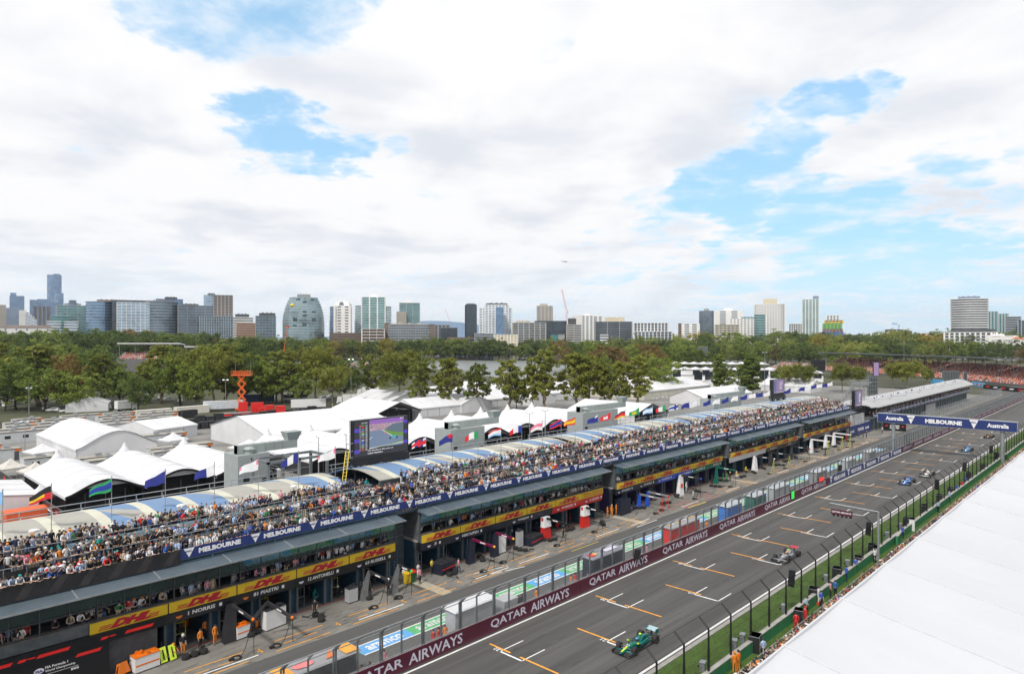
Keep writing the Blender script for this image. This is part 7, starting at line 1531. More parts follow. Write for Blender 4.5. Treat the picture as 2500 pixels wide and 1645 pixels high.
for i, (p, c, l) in enumerate((((994, 1392), m_dhlY, 'yellow wheelie bin between two blue piers'), ((1005, 1396), M('bin_green', (.02, .1, .04), .6), 'dark green bin with red lid beside the yellow bin'))):
    x, y = bx(p); t = thing('wheelie_bin', l, 'bin', (x, y, 0)); mb = MB(c); mb.hull([(x-.3, y-.3, .1), (x+.3, y-.3, .1), (x+.3, y+.3, .1), (x-.3, y+.3, .1)], [(x-.4, y-.4, 1.2), (x+.4, y-.4, 1.2), (x+.4, y+.4, 1.2), (x-.4, y+.4, 1.2)]); mb.build('body', t); mb = MB(m_dhlY if i == 0 else m_redl); mb.hull([(x-.43, y-.45, 1.2), (x+.43, y-.45, 1.2), (x+.43, y+.43, 1.2), (x-.43, y+.43, 1.2)], [(x-.4, y-.4, 1.3), (x+.4, y-.4, 1.3), (x+.4, y+.4, 1.36), (x-.4, y+.4, 1.36)]); mb.build('lid', t)
for i, (p, l) in enumerate((((398, 1585), 'left fluorescent yellow board leaning on a black stand'), ((420, 1577), 'right fluorescent yellow board leaning on a black stand'))):
    x, y = bx(p); t = thing('stop_board', l, 'board', (x, y, 0), .2); mb = MB(fl); mb.hull([(-.28, -.3, .15), (.28, -.3, .15), (.28, -.25, .15), (-.28, -.25, .15)], [(-.28, .1, 1.3), (.28, .1, 1.3), (.28, .15, 1.3), (-.28, .15, 1.3)]); mb.mat(m_black); mb.hull([(-.06, -.29, .35), (.06, -.29, .35), (.06, -.28, .35), (-.06, -.28, .35)], [(-.06, .07, 1.2), (.06, .07, 1.2), (.06, .08, 1.2), (-.06, .08, 1.2)]); mb.build('board', t, local=True); mb = MB(m_black); mb.tube((0, .3, 0), (0, .2, 1.8), .04, 5); mb.lathe((0, .3, 0), [(.35, 0), (.3, .08)], 8); mb.build('stand', t, local=True)
x, y = bx((300, 1622)); t = thing('front_jack', 'orange framed jack and nose cone lying before the grey shutter', 'jack', (x, y, 0), .3); mb = MB(m_oran); mb.hull([(-.5, -.3, .3), (.5, -.3, .3), (.4, .3, .3), (-.4, .3, .3)], [(-.3, -.1, 1.2), (.3, -.1, 1.2), (.3, .3, 1.0), (-.3, .3, 1.0)]); mb.build('frame', t, local=True); mb = MB(m_hose); mb.torus((.2, 0, .5), (0, 1, 0), .7, .05, 14); mb.tube((-.9, 0, .1), (1.2, -.2, .2), .06); mb.build('handle', t, local=True); mb = MB(m_oran); mb.ell((-.8, -.3, .3), .45, .2, .18); mb.build('nose_cone', t, local=True)
for i in range(30):        # wheel sets and guns lying out in front of the bays
    X = 24+i*5.9; 
    if any(b[1] < X < BL[min(4, k+1)][0] for k, b in enumerate(BL)): continue
    t = thing('tyre_set', 'set of black wheels laid out on the apron before the garages, %s from the left' % ordn(i), 'tyres', (X, 61.2+.8*math.sin(i*2.3), 0), i*.7, 'wheel sets on the apron')
    for q in range(3): mb = MB(m_tyre); mb.lathe((q*.75-.7, .15*math.sin(q*3+i), .02), [(.16, 0), (.34, .02), (.36, .18), (.34, .36), (.16, .36)], 12); w_ = mb.build('tyre', t, local=True); mb = MB([m_hy, m_rim, m_redl, m_rim][(i+q) % 4]); mb.lathe((q*.75-.7, .15*math.sin(q*3+i), .33), [(.2, 0), (.2, .04)], 8); mb.build('rim', w_, local=True)
    mb = MB(m_hose); mb.torus((.9, .5, .05), (0, 0, 1), .35, .03, 12, 4); mb.tube((.9, .9, .1), (1.4, 1.3, .12), .07); mb.build('wheel_gun', t, local=True)
# wheel and tyre stacks inside and before the garages
r_ = random.Random(17); n_ = 0
for (x0, x1, bi) in BL:
    nb = round((x1-x0)/4.05); w = (x1-x0)/nb
    for i in range(nb):
        xc = x0+(i+.5)*w
        if bi == 0 and xc < 22: continue
        n_ += 1; t = thing('tyre_rack', 'rack of black wheels with steel frame in garage bay, %s from the left' % ordn(n_-1), 'tyre rack', (xc-1.0, 64.6, 0), 0, 'tyre racks in the garages')
        mb = MB(m_tyre)
        for q in range(3):
            for j in range(2): mb.T = Matrix.Translation((-.25+.5*j+.02*q, 0, .4+.68*q)) @ Matrix.Rotation(R(90), 4, 'Y'); mb.lathe((0, 0, 0), [(.18, -.17), (.33, -.17), (.35, 0), (.33, .17), (.18, .17)], 10)
        mb.build('tyre', t, local=True); mb = MB(m_steel if i % 2 else (m_hy if bi in (0, 4) else m_silver)); mb.path([(-.65, -.35, 0), (-.65, -.35, 2.1), (.7, -.35, 2.1), (.7, -.35, 0)], .03); mb.tube((-.65, -.35, 1.1), (.7, -.35, 1.1), .025); mb.build('frame', t, local=True)
        # garage wall cabinets and lit screens inside
        tt = thing('garage_cabinet', 'workbench and monitors at the back of garage bay, %s from the left' % ordn(n_-1), 'cabinet', (xc+.3, 68.5, 0), 0, 'workbenches in the garages')
        c = {0: (m_oran if xc < 34 else m_silver), 1: (m_redl if xc > 73.6 else m_vw), 2: (FM['blu'] if xc < 113 else FM['grn']), 3: m_vw, 4: m_vw}[bi]
        mb = MB(c); mb.box(-1.2, -.4, 0, 1.2, .4, 1.0); mb.box(-1.2, .3, 1.0, 1.2, .4, 2.6); mb.build('cabinet', tt, local=True); mb = MB(m_screen)
        for q in range(3): mb.box(-1.0+q*.7, .2, 1.5, -.45+q*.7, .28, 1.9)
        mb.build('monitor', tt, local=True)
# spare crew in front of the garages (kneeling and standing by the racks)
cr2 = MB()
kit = {0: ('black', 'black'), 1: ('navy', 'navy'), 2: ('navy', 'navy'), 3: ('black', 'black'), 4: ('navy', 'navy')}
for (x0, x1, bi) in BL:
    x = max(x0, 23)+1.0; j = 0
    while x < x1-1:
        a, b = kit[bi]
        if bi == 0 and x < 34: a, b = 'orange', 'black'
        if bi == 1 and x > 74: a, b = 'red', 'red'
        if bi == 2 and x > 113: a, b = 'green', 'green'
        po = r_.choice(['stand', 'fold', 'crouch', 'walk', 'stand']); hd = r_.choice([Hm(a if a != 'black' else 'grey'), SH, C_('black'), Hm('white')])
        if bi > 1: lp(cr2, r_, x, 64.3+r_.uniform(-.4, 1.8), .03, r_.uniform(-1, 1), 'stand', tops={a: 1}); x += r_.uniform(1.2, 2.6); continue
        person(x, 64.3+r_.uniform(-.4, 1.8), .03, po, r_.uniform(-1, 1), a, b, hd, j % 3, None, 'crew person in %s kit, %s, %s inside the %s garage block, %s from its left' % (a, hname(hd), POSEW[po], ordn(bi), ordn(j)), 'garage crew in the doorways', True)
        x += r_.uniform(1.6, 3.4); j += 1
tag(cr2.build('crowd'), 'pit crews in team colours in the doorways of the far garages', 'crowd', kind='stuff')
# ================================================================== spectator-side equipment on the lawn
def box_t(label, p, w, dp, h, m, rz=.2, name='equipment_box', cat='box'):
    x, y = bx(p); t = thing(name, label, cat, (x, y, 0), rz); mb = MB(m); mb.box(-w/2, -dp/2, .02, w/2, dp/2, h); mb.build('body', t, local=True)
    mb = MB(m_steel if m is not m_steel else m_black); mb.box(-w/2+.06, -dp/2-.02, h*.5, w/2-.06, -dp/2, h*.56); mb.box(-w*.3, -dp/2-.03, .1, -w*.25, -dp/2, h-.1); mb.box(-w/2-.02, -dp/2-.02, h-.06, w/2+.02, dp/2+.02, h); mb.build('trim', t, local=True)
for (p, w, dp, h, m, l) in (((1843, 1588), 1.1, .9, 1.5, m_bc, 'black camera cabinet on the lawn nearest the camera'), ((2043, 1420), 1.1, .9, 1.7, m_bc, 'tall black speaker box left of the blue vests'), ((2095, 1385), 1.1, .8, 1.4, m_bc, 'black cabinet at the green barrier, third along'), ((2128, 1350), 1.2, .8, 1.2, m_bc, 'low black cabinet beneath the light gantry'), ((2138, 1362), 1.6, .6, 1.5, m_vw, 'pair of white cabinets beside the man in white shirt'), ((2226, 1293), 1.3, .7, 1.7, m_vw, 'tall white louvred cabinet on the lawn'), ((2212, 1290), 1.0, .8, 1.6, m_bc, 'black box left of the louvred cabinet'), ((2257, 1253), 1.4, .9, 1.4, m_bc, 'black flight box in front of the orange bollard'), ((2293, 1228), 1.1, .9, 1.5, m_bc, 'black camera box by the pale blue vests'), ((2320, 1210), 1.1, .9, 1.5, m_bc, 'black camera box far along the green barrier'), ((1986, 1468), 1.0, .9, 1.5, m_bc, 'black box behind the marshal in white'), ((1950, 1520), .9, .8, 1.4, m_bc, 'black box beside the nearest marshals in red'), ((2364, 1170), 1.1, .9, 1.5, m_bc, 'black box on the far lawn, first beyond the red marshal'), ((2400, 1150), 1.2, .9, 1.5, m_bc, 'black box on the far lawn, second beyond the red marshal'), ((2432, 1120), 1.2, .9, 1.5, m_bc, 'black box on the far lawn, third beyond the red marshal')):
    box_t(l, p, w, dp, h, m)
for i, (u, v) in enumerate(((1812, 1570), (1792, 1580), (1913, 1500), (2016, 1395), (2068, 1356), (2165, 1290), (2196, 1262), (1715, 1640))):
    x, y = bx((u, v)); y = 26.95; x = atY(u, 26.95).x; t = thing('camera_post', 'small grey camera box on a post beside the verge, %s from the nearest' % ordn(i), 'camera', (x, y, 0), .3, 'grey camera boxes on the verge'); mb = MB(m_steel); mb.box(-.28, -.2, .9, .28, .2, 1.6); mb.box(-.32, -.24, 1.6, .32, .24, 1.66); mb.build('housing', t, local=True); mb = MB(m_black); mb.tube((0, 0, 0), (0, 0, .9), .05, 5); mb.tube((.05, .2, 1.2), (.05, .42, 1.2), .1, 8); mb.build('stand', t, local=True)
for i, (u, v) in enumerate(((1930, 1440), (2118, 1276), (2285, 1178), (2418, 1081), (2353, 1130))):
    X = atY(u, 26.9).x; speaker('long black loudspeaker hanging from the catch fence, %s from the nearest' % ordn(i), X, 26.9, 3.0, m_black, .45, 1.7, .3)
x, y = bx((2193, 1326)); t = thing('green_board', 'free-standing green board on the lawn beyond the light gantry', 'board', (x, y, 0), .1); mb = MB(m_green); mb.box(-1.3, -.15, 0, 1.3, .15, 1.3); mb.build('panel', t, local=True); mb = MB(m_conc); mb.box(-1.32, -.2, 1.3, 1.32, .2, 1.36); mb.build('cap', t, local=True)
x, y = bx((2281, 1250)); t = thing('bollard', 'slim orange bollard on the far lawn', 'bollard', (x, y, 0)); mb = MB(m_oran); mb.lathe((0, 0, 0), [(.2, 0), (.16, .08), (.06, .12), (.05, 1.0), (.07, 1.05)], 10); mb.build('body', t, local=True); mb = MB(m_wlet); mb.lathe((0, 0, .7), [(.058, 0), (.058, .14)], 10); mb.build('reflective_band', t, local=True)
x, y = bx((1983, 1470)); t = thing('traffic_cone', 'red traffic cone beside the marshal in white overalls', 'cone', (x, y-.6, 0)); mb = MB(m_redl); mb.lathe((0, 0, 0), [(.22, 0), (.2, .05), (.05, .6)], 10); mb.build('cone', t, local=True); mb = MB(m_wlet); mb.lathe((0, 0, .28), [(.135, 0), (.1, .13)], 10); mb.build('reflective_band', t, local=True)
t = thing('handrail', 'grey steel crowd rail in front of the trackside spectators', 'railing', (120, 24.55, 0)); mb = MB(m_steel); X = 42
while X < 250: mb.tube((X, 24.6, 0), (X, 24.6, 1.1), .035, 4); X += 2.2
mb.tube((42, 24.6, 1.1), (250, 24.6, 1.1), .035, 5); mb.tube((42, 24.6, .6), (250, 24.6, .6), .025, 5); mb.build('rail', t); mb = MB(m_gmesh); mb.box(42, 24.6, .1, 250, 24.61, 1.05); mb.build('netting', t)
# ================================================================== flags
def flag(label, u, vt, vb, Yp, paint, h=None, L=1.9, W=1.15, droop=.5, zb=None, name='flag', dirx=-1):
    p = atY(u, Yp, vt); zt = p.z; zb_ = atY(u, Yp, vb).z if zb is None else zb
    t = thing(name, label, 'flag', (p.x, p.y, zb_)); mb = MB(m_steel); mb.tube((p.x, p.y, zb_), (p.x, p.y, zt+.15), .035, 5); mb.ell((p.x, p.y, zt+.2), .06, .06, .06); mb.build('flagpole', t)
    N = 10; mb = MB(); grid = []
    for i in range(N+1):
        q = i/N; row = []
        for j in range(5):
            s = j/4; a_ = math.sin(q*7+s*1.3+u)*.12; row.append(Vector((p.x-SA*q*L*1.05+CA*a_, p.y+CA*q*L*1.05+SA*a_, zt-s*W*(1-.42*q)-droop*q*L*(.75+.35*q)+math.sin(q*6+u)*.08)))
        grid.append(row)
    for i in range(N):
        for j in range(4): mb.mat(paint((i+.5)/N, (j+.5)/4)); a, b, c, d = grid[i][j], grid[i+1][j], grid[i+1][j+1], grid[i][j+1]; mb.quad(a, b, c, d)
    mb.build('cloth', t); return t
def FMt(n, c): return M('flag_'+n, c, .8, var=.08)
fw, fb, fr_, fg, fk, fy, fdb, flb, fpk = FMt('white', (.72, .72, .74)), FMt('blue', (.015, .04, .30)), FMt('red', (.62, .02, .03)), FMt('green', (.02, .30, .10)), FMt('black', (.015, .015, .015)), FMt('yellow', (.75, .5, .02)), FMt('navy', (.02, .03, .22)), FMt('sky', (.25, .5, .8)), FMt('rose', (.75, .2, .3))
navyf = lambda q, s: fw if .35 < q < .7 and .45 < s < .6 else fdb
whitef = lambda q, s: (fpk if (q < .1 or q > .88) and s < .5 else (fb if .35 < q < .7 and .4 < s < .6 else fw))
mixf = lambda q, s: fw if q < .45 else fdb
def vert(a, b, c): return lambda q, s: a if q < .34 else (b if q < .67 else c)
def hor(a, b, c): return lambda q, s: a if s < .34 else (b if s < .67 else c)
FL = [(7, 1200, 1330, 'plain blue flag at the left edge', lambda q, s: flb), (126, 1186, 1300, 'black, red and yellow flag on tall pole', lambda q, s: (fy if q > .25 and abs(s-.55-(q-.4)*.2) < .14 else (fk if s < .5 else fr_))), (273, 1168, 1275, 'green, blue and teal narrow flag', lambda q, s: fg if s < .3 or s > .7 else fb), (404, 1150, 1250, 'navy flag with white script, first of the left group', navyf),
      (524, 1132, 1220, 'navy and white split flag', mixf), (631, 1120, 1205, 'white flag with pink corners left of the ducts', whitef), (729, 1105, 1190, 'navy and white split flag above the crowd left of the screen', lambda q, s: fdb if q < .35 or q > .6 else fw), (819, 1094, 1178, 'white flag with pink corners beside the yellow ladder', whitef),
      (1040, 1066, 1135, 'blue flag with red and white crosses', lambda q, s: fr_ if abs(s-.5) < .15 or abs(q-.5) < .1 else (fw if abs(s-.5) < .3 or abs(abs(q-.5)-abs(s-.5)) < .12 else fb)), (1105, 1058, 1128, 'navy flag with small crosses and white stars', lambda q, s: (fr_ if abs(s-.2) < .12 or abs(q-.2) < .06 else fw if (q+s) % .3 < .12 else fdb) if q < .4 and s < .5 else fdb),
      (1167, 1050, 1120, 'green, white and red vertical striped flag', vert(fg, fw, fr_)), (1223, 1042, 1115, 'red, white and blue horizontal striped flag', hor(fr_, fw, flb)), (1274, 1036, 1105, 'blue, white and red vertical striped flag', vert(fb, fw, fr_)), (1324, 1030, 1100, 'red over white flag', lambda q, s: fpk if s < .5 else fw),
      (1370, 1023, 1090, 'red, white and blue banded flag', lambda q, s: fr_ if s < .2 or s > .8 else (fw if s < .35 or s > .65 else fb)), (1404, 1018, 1085, 'red and yellow banded flag', hor(fr_, fy, fr_)), (1460, 1013, 1075, 'navy flag with corner cross', lambda q, s: fw if q < .3 and s < .2 else fdb), (1491, 1007, 1065, 'red flag with white cross', lambda q, s: fw if (abs(q-.5) < .1 and .2 < s < .8) or (abs(s-.5) < .13 and .3 < q < .7) else fr_),
      (1526, 1002, 1060, 'black, red and gold flag', hor(fk, fr_, fy)), (1560, 996, 1055, 'green flag with yellow centre', lambda q, s: fy if abs(q-.5)+abs(s-.5) < .35 else fg), (1593, 992, 1048, 'pale blue and white striped flag', hor(flb, fw, flb)), (1624, 988, 1045, 'green, white and red vertical flag, second', vert(fg, fw, fr_)), (1655, 984, 1040, 'white flag with blue cross', lambda q, s: fb if abs(s-.5) < .15 or abs(q-.35) < .1 else fw)]
for (u, vt, vb, l, pt) in FL: flag(l, u, vt, vb, 69.6, pt, L=1.75 if u > 900 else 1.9, zb=10.6)
k = 0
for u, vt in ((1682, 981), (1703, 978), (1735, 975), (1757, 972), (1779, 969), (1801, 965), (1824, 962), (1844, 958), (1862, 956), (1880, 954), (1930, 948), (1948, 944), (1964, 943), (1980, 940), (1993, 937), (2007, 935), (2020, 934), (2032, 931)):
    flag('%s event flag, %s from the left of the distant row' % ('navy' if k % 2 == 0 else 'white', ordn(k)), u, vt, 1030, 69.6, navyf if k % 2 == 0 else (lambda q, s: fb if .35 < q < .6 and .4 < s < .6 else fw), L=1.5, W=1.15, zb=10.6); k += 1
# ================================================================== big screens
scm = lambda n, c, e=.3: M('screen_'+n, c, .3, var=0, emit=e)
def big_screen():
    Y = 75.0; a = atY(862, Y, 1130); b = atY(997, Y, 1015); x0, x1 = a.x, b.x; z0 = atY(862, Y, 1120).z; z1 = atY(997, Y, 1014).z; z1 = (z1+atY(864, Y, 1027).z)/2
    t = thing('big_screen', 'large video screen on black steel legs above the terrace', 'screen', ((x0+x1)/2, Y, 10)); L = x1-x0; hh = z1-z0
    mb = MB(m_black); mb.box(x0, Y, z0, x1, Y+.7, z1); mb.build('housing', t)
    y = Y-.02; E = lambda fx0, fz0, fx1, fz1, m, dy=0: (mb.mat(m), mb.quad((x0+L*fx0, y-dy, z0+hh*fz0), (x0+L*fx1, y-dy, z0+hh*fz0), (x0+L*fx1, y-dy, z0+hh*fz1), (x0+L*fx0, y-dy, z0+hh*fz1)))
    mb = MB(m_black); E(.02, .03, .98, .98, scm('charcoal', (.04, .042, .05)))
    for q in (.12, .4, .68): E(.02, q, .11, q+.1, scm('violet', (.09, .06, .42)), .004)
    for q in (.2, .48, .76): E(.91, q+.04, .98, q+.13, scm('violet', (.09, .06, .42)), .004)
    E(.28, .86, .91, .98, scm('purple', (.26, .13, .42)), .004); E(.28, .22, .90, .86, scm('track', (.17, .22, .32)), .004)
    E(.28, .68, .90, .86, scm('crowdpink', (.38, .26, .32)), .006)
    r2 = random.Random(2)
    for q in range(90): fx = r2.uniform(.29, .88); fz = r2.uniform(.69, .85); E(fx, fz, fx+.012, fz+.02, scm(*[('pinkdot', (.55, .3, .34)), ('paledot', (.5, .5, .55)), ('darkdot', (.12, .12, .2))][q % 3]), .008)
    mb.mat(scm('grass', (.14, .28, .06))); P = lambda fx, fz, dy=.009: (x0+L*fx, y-dy, z0+hh*fz)
    mb.poly([P(.50, .68), P(.66, .5), P(.90, .46), P(.90, .56), P(.62, .68)]); mb.poly([P(.28, .22), P(.60, .26), P(.90, .34), P(.90, .30), P(.5, .22)]); mb.mat(scm('white', (.6, .6, .62))); mb.poly([P(.50, .68, .011), P(.52, .68, .011), P(.70, .49, .011), P(.68, .49, .011)]); mb.poly([P(.28, .2), P(.28, .23), P(.9, .3), P(.9, .27)]); mb.poly([P(.28, .45), P(.28, .47), P(.33, .53), P(.33, .51)])
    mb.mat(scm('fence', (.12, .16, .2))); mb.poly([P(.56, .68, .012), P(.70, .60, .012), P(.90, .55, .012), P(.90, .84, .012), P(.7, .82, .012), P(.6, .74, .012)])
    mb.mat(scm('car', (.10, .35, .42))); mb.poly([P(.64, .42, .014), P(.66, .47, .014), P(.70, .50, .014), P(.77, .50, .014), P(.79, .46, .014), P(.76, .42, .014)]); mb.mat(scm('tyre', (.02, .02, .03)))
    for fx in (.64, .76): mb.poly([P(fx, .41, .016), P(fx+.03, .41, .016), P(fx+.03, .46, .016), P(fx, .46, .016)])
    mb.mat(scm('car2', (.4, .2, .2))); mb.poly([P(.53, .57, .014), P(.59, .57, .014), P(.58, .61, .014), P(.54, .61, .014)])
    mb.mat(scm('white', (.6, .6, .62))); mb.text('LAP 3/58', (x0+L*.14, y-.02, z0+hh*.90), (1, 0, 0), (0, 0, 1), hh*.035, L*.10)
    cols = [(.0, .4, .2), (.5, .03, .03), (.5, .03, .03), (.05, .25, .5), (.05, .25, .5), (.6, .2, .05), (.05, .4, .2), (.5, .5, .5), (.05, .35, .5), (.1, .3, .2), (.5, .1, .05), (.05, .1, .4), (.6, .6, .6), (.05, .15, .5), (.05, .15, .5), (.05, .25, .5), (.3, .3, .3), (.3, .3, .35), (.1, .35, .15), (.5, .05, .05), (.5, .1, .05)]
    E(.105, .83, .135, .87, scm('red', (.6, .02, .05)), .006)
    for i, c in enumerate(cols): z = .84-i*.033; E(.14, z, .19, z+.022, scm('c%d' % i, c), .006); E(.21, z+.004, .245, z+.016, scm('white', (.6, .6, .62)), .006); E(.112, z+.004, .125, z+.016, scm('white', (.6, .6, .62)), .006)
    mb.mat(scm('white', (.6, .6, .62))); mb.text('Car lengths at this point on', (x0+L*.25, y-.02, z0+hh*.135), (1, 0, 0), (0, 0, 1), hh*.05, L*.46, bold=.03); mb.text('Lewis Hamilton.', (x0+L*.25, y-.02, z0+hh*.07), (1, 0, 0), (0, 0, 1), hh*.05, L*.27, bold=.03)
    mb.extr([P(.83, .93, .02), P(.85, .93, .02), P(.865, .955, .02), P(.90, .955, .02), P(.90, .97, .02), P(.85, .97, .02)], (0, -.01, 0)); mb.build('display', t)
    mb = MB(m_black); mb.box(x0+.1, Y-.1, z0-.9, x1+.1, Y+.9, z0-.1); mb.build('platform', t)
    for q in range(4):
        x = x0+.4+q*(L-.6)/3; mb = MB(m_black); yb = Y if q % 2 == 0 else Y+.7; mb.box(x-.13, yb-.13, 8.6, x+.13, yb+.13, z0-.8)
        for s in (-1, 1): mb.tube((x, yb, z0-2.0), (x+s*1.0, yb, z0-.8), .09, 5)
        mb.build('leg', t)
    mb = MB(m_black); mb.tube((x0+.4, Y, 10.2), (x1-.1, Y, 10.2), .09, 5); mb.build('brace', t)
    mb = MB(m_steel)
    for z in (z0+.2, z0+1, z0+2): mb.tube((x0-.9, Y, z), (x0, Y, z), .04, 4)
    mb.tube((x0-.9, Y, z0-.2), (x0-.9, Y, z0+2.1), .04, 4); mb.tube((x0-.1, Y+.5, z0), (x0-.1, Y+.5, z1), .12, 4); mb.build('access_platform', t)
    t2 = thing('ladder', 'yellow ladder leaning up to the big screen platform', 'ladder', (x0-2.3, Y-1.2, 9.5)); mb = MB(m_yel)
    for s in (0, .5): mb.tube((x0-2.6+s, Y-1.5, 9.6), (x0-1.2+s, Y-.2, z0+1.2), .05, 4)
    for q in range(10): c = Vector((x0-2.6, Y-1.5, 9.6)).lerp(Vector((x0-1.2, Y-.2, z0+1.2)), (q+.5)/10); mb.tube(c, c+Vector((.5, 0, 0)), .035, 4)
    mb.build('frame', t2)
    t2 = thing('steel_frame', 'grey steel scaffold frame on the roof left of the big screen', 'frame', (x0-8, Y+3, 9.4)); mb = MB(m_dsteel)
    for xx in (-10.5, -6.5, -2.6):
        for yy in (2, 6): mb.box(x0+xx, Y+yy, 9.0, x0+xx+.3, Y+yy+.3, 13.0)
    for yy in (2, 6): mb.box(x0-10.5, Y+yy, 12.7, x0-2.3, Y+yy+.3, 13.0)
    for xx in (-10.5, -6.5, -2.6): mb.box(x0+xx, Y+2, 12.71, x0+xx+.3, Y+6, 13.01)
    mb.build('frame', t2)
big_screen()
def small_screen(label, ua, ub, vta, vbt, Y, leg=True, zl=9.5):
    a = atY(ua, Y, vbt); b = atY(ub, Y, vta); x0, x1, z0, z1 = a.x, b.x, a.z, b.z; t = thing('big_screen', label, 'screen', ((x0+x1)/2, Y, zl)); mb = MB(m_black); mb.box(x0, Y, z0, x1, Y+.8, z1); mb.build('housing', t)
    mb = MB(scm('mauve', (.24, .17, .30))); mb.box(x0+.1*(x1-x0), Y-.03, z0+.16*(z1-z0), x1-.06*(x1-x0), Y-.01, z1-.03*(z1-z0)); mb.mat(scm('dimblue', (.10, .13, .26))); mb.box(x0+.12*(x1-x0), Y-.05, z0+.3*(z1-z0), x0+.3*(x1-x0), Y-.04, z1-.1*(z1-z0)); mb.mat(scm('white', (.6, .6, .62))); mb.box(x0+.3*(x1-x0), Y-.05, z0+.19*(z1-z0), x1-.1*(x1-x0), Y-.04, z0+.215*(z1-z0))
    mb.path([(x0+(x1-x0)*f, Y-.05, z0+(z1-z0)*g) for f, g in ((.62, .35), (.75, .45), (.68, .6), (.82, .75), (.72, .85), (.6, .7), (.62, .35))], .05, 4); mb.build('display', t)
    mb = MB(m_black); n = 3
    if leg:
        mb.box(x0, Y-.2, z0-.8, x1+.3, Y+1, z0-.05); mb.build('platform', t)
        for q in range(3):
            x = x0+.5+q*(x1-x0-.6)/2; mb = MB(m_black); mb.box(x-.18, Y, zl-1, x+.18, Y+.4, z0-.8)
            for s in (-1, 1): mb.tube((x, Y+.2, z0-2.4), (x+s*1.3, Y+.2, z0-.8), .12, 4)
            mb.build('leg', t)
    return t
small_screen('second video screen showing mauve picture on black legs, mid terrace', 1886, 1915, 924, 967, 74)
t = small_screen('tall dark video screen hanging from a silver truss at the terrace end', 2086, 2104, 951, 1000, 63.5, False)
# silver truss carrying it
a = atY(2079, 64.5, 940); b = atY(2110, 64.5, 940); t = thing('truss_tower', 'silver lattice truss tower at the end of the terrace', 'truss', (a.x, 64.5, 0)); mb = MB(m_steel)
def truss(p, q, w, n):
    p = Vector(p); q = Vector(q); d = (q-p).normalized(); u_ = d.orthogonal().normalized()*w; v_ = d.cross(u_)
    cs = [u_+v_, u_-v_, -u_-v_, -u_+v_]
    for c in cs: mb.tube(p+c, q+c, .06, 4)
    for i in range(n):
        for k_ in range(4): mb.tube(p+(q-p)*(i/n)+cs[k_], p+(q-p)*((i+1)/n)+cs[(k_+1) % 4], .035, 3)
truss((a.x+1, 64.6, 0), (a.x+1, 64.6, a.z), .4, 10); truss((b.x+2, 65.6, 0), (b.x+2, 65.6, b.z), .4, 10); truss((a.x-1, 64.6, a.z+.6), (b.x+5, 64.6, b.z+.6), .5, 12); truss((a.x-1, 70, 5), (a.x+1, 64.6, a.z-.6), .35, 8); mb.build('lattice', t)
# ================================================================== pit extension with white flagged roof
m_mem2 = M('grey_white_membrane', (.36, .365, .37), .6, var=.04, scale=.1); PE = thing('pit_extension', 'long low garage extension under a grey-white arched roof', 'building', (290, 66, 0)); xa, xb = 221.0, 362.0
mb = MB(m_mem2); N = 12; pr = [(61.3+10.4*j/N, 7.4+1.25*j/N*.3+1.7*math.sin(math.pi*j/N)) for j in range(N+1)]
for i in range(28):
    u0, u1 = xa+(xb-xa)*i/28, xa+(xb-xa)*(i+1)/28
    for j in range(N): (ya, za), (yb, zb) = pr[j], pr[j+1]; mb.hull([(u0, ya, za-.1), (u1, ya, za-.1), (u1, yb, zb-.1), (u0, yb, zb-.1)], [(u0, ya, za), (u1, ya, za), (u1, yb, zb), (u0, yb, zb)])
mb.build('roof', PE)
mb = MB(m_mem2)      # flared near end
for j in range(N): (ya, za), (yb, zb) = pr[j], pr[j+1]; mb.hull([(xa, ya, za-.1), (xa, yb, zb-.1), (xa-3-4*j/N, yb+.8, min(zb, 8.0)-.2), (xa-3-4*j/N, ya+.8, min(za, 8.0)-.2)], [(xa, ya, za), (xa, yb, zb), (xa-3-4*(j+1)/N, yb+.8, min(zb, 8.0)), (xa-3-4*j/N, ya+.8, min(za, 8.0))])
mb.build('end_canopy', PE)
mb = MB(m_seam)
for i in range(29): u0 = xa+(xb-xa)*i/28; [mb.tube((u0, pr[j][0], pr[j][1]+.02), (u0, pr[j+1][0], pr[j+1][1]+.02), .04, 3) for j in range(N)]
mb.box(xa, 61.15, 7.1, xb, 61.29, 7.45); mb.build('seam', PE)
mb = MB(m_navy); [mb.tube((xa+4+i*5.0, 61.5, 8.2), (xa+4+i*5.0, 61.5, 8.21), .01) for i in range(1)]; mb.mat(fb); r2 = random.Random(12)
for i in range(44):
    x = xa+4+i*2.9; c = 63.2+.5*math.sin(i); zc = 9.35+.2*math.sin(i*2.1); mb.mat(fw if i % 3 else fdb); dx = r2.uniform(1.0, 2.6); mb.quad((x, c, zc), (x+dx, c+.3, zc+.15), (x+dx, c+.5, zc+.55), (x, c+.3, zc+.5))
    if i % 2: mb.mat(fdb); mb.quad((x+dx*.5, c+.05, zc+.1), (x+dx*.9, c+.1, zc+.15), (x+dx*.9, c+.3, zc+.5), (x+dx*.5, c+.2, zc+.45))
mb.build('roof_banner', PE)
mb = MB(m_intg); mb.box(xa, 66, 0, xb, 70, 7.2); mb.mat(m_conc); mb.box(xa, 62.6, 3.9, xb, 66, 4.2); mb.mat(m_gpier); mb.box(xa, 63.2, 3.4, xb, 63.4, 3.9); mb.build('wall', PE)
for i in range(36): x = xa+.5+i*3.95; mb = MB(M('pale_pier', (.22, .26, .28), .6)); mb.box(x-.3, 63.4, 0, x+.3, 65.9, 3.9); mb.build('pier', PE)
mb = MB(m_steel)
for i in range(30): mb.tube((xa+.3+i*4.8, 61.6, 4.2), (xa+.3+i*4.8, 61.6, 7.3), .07, 5)
mb.build('roof_post', PE)
x = xa-.5; k = 0
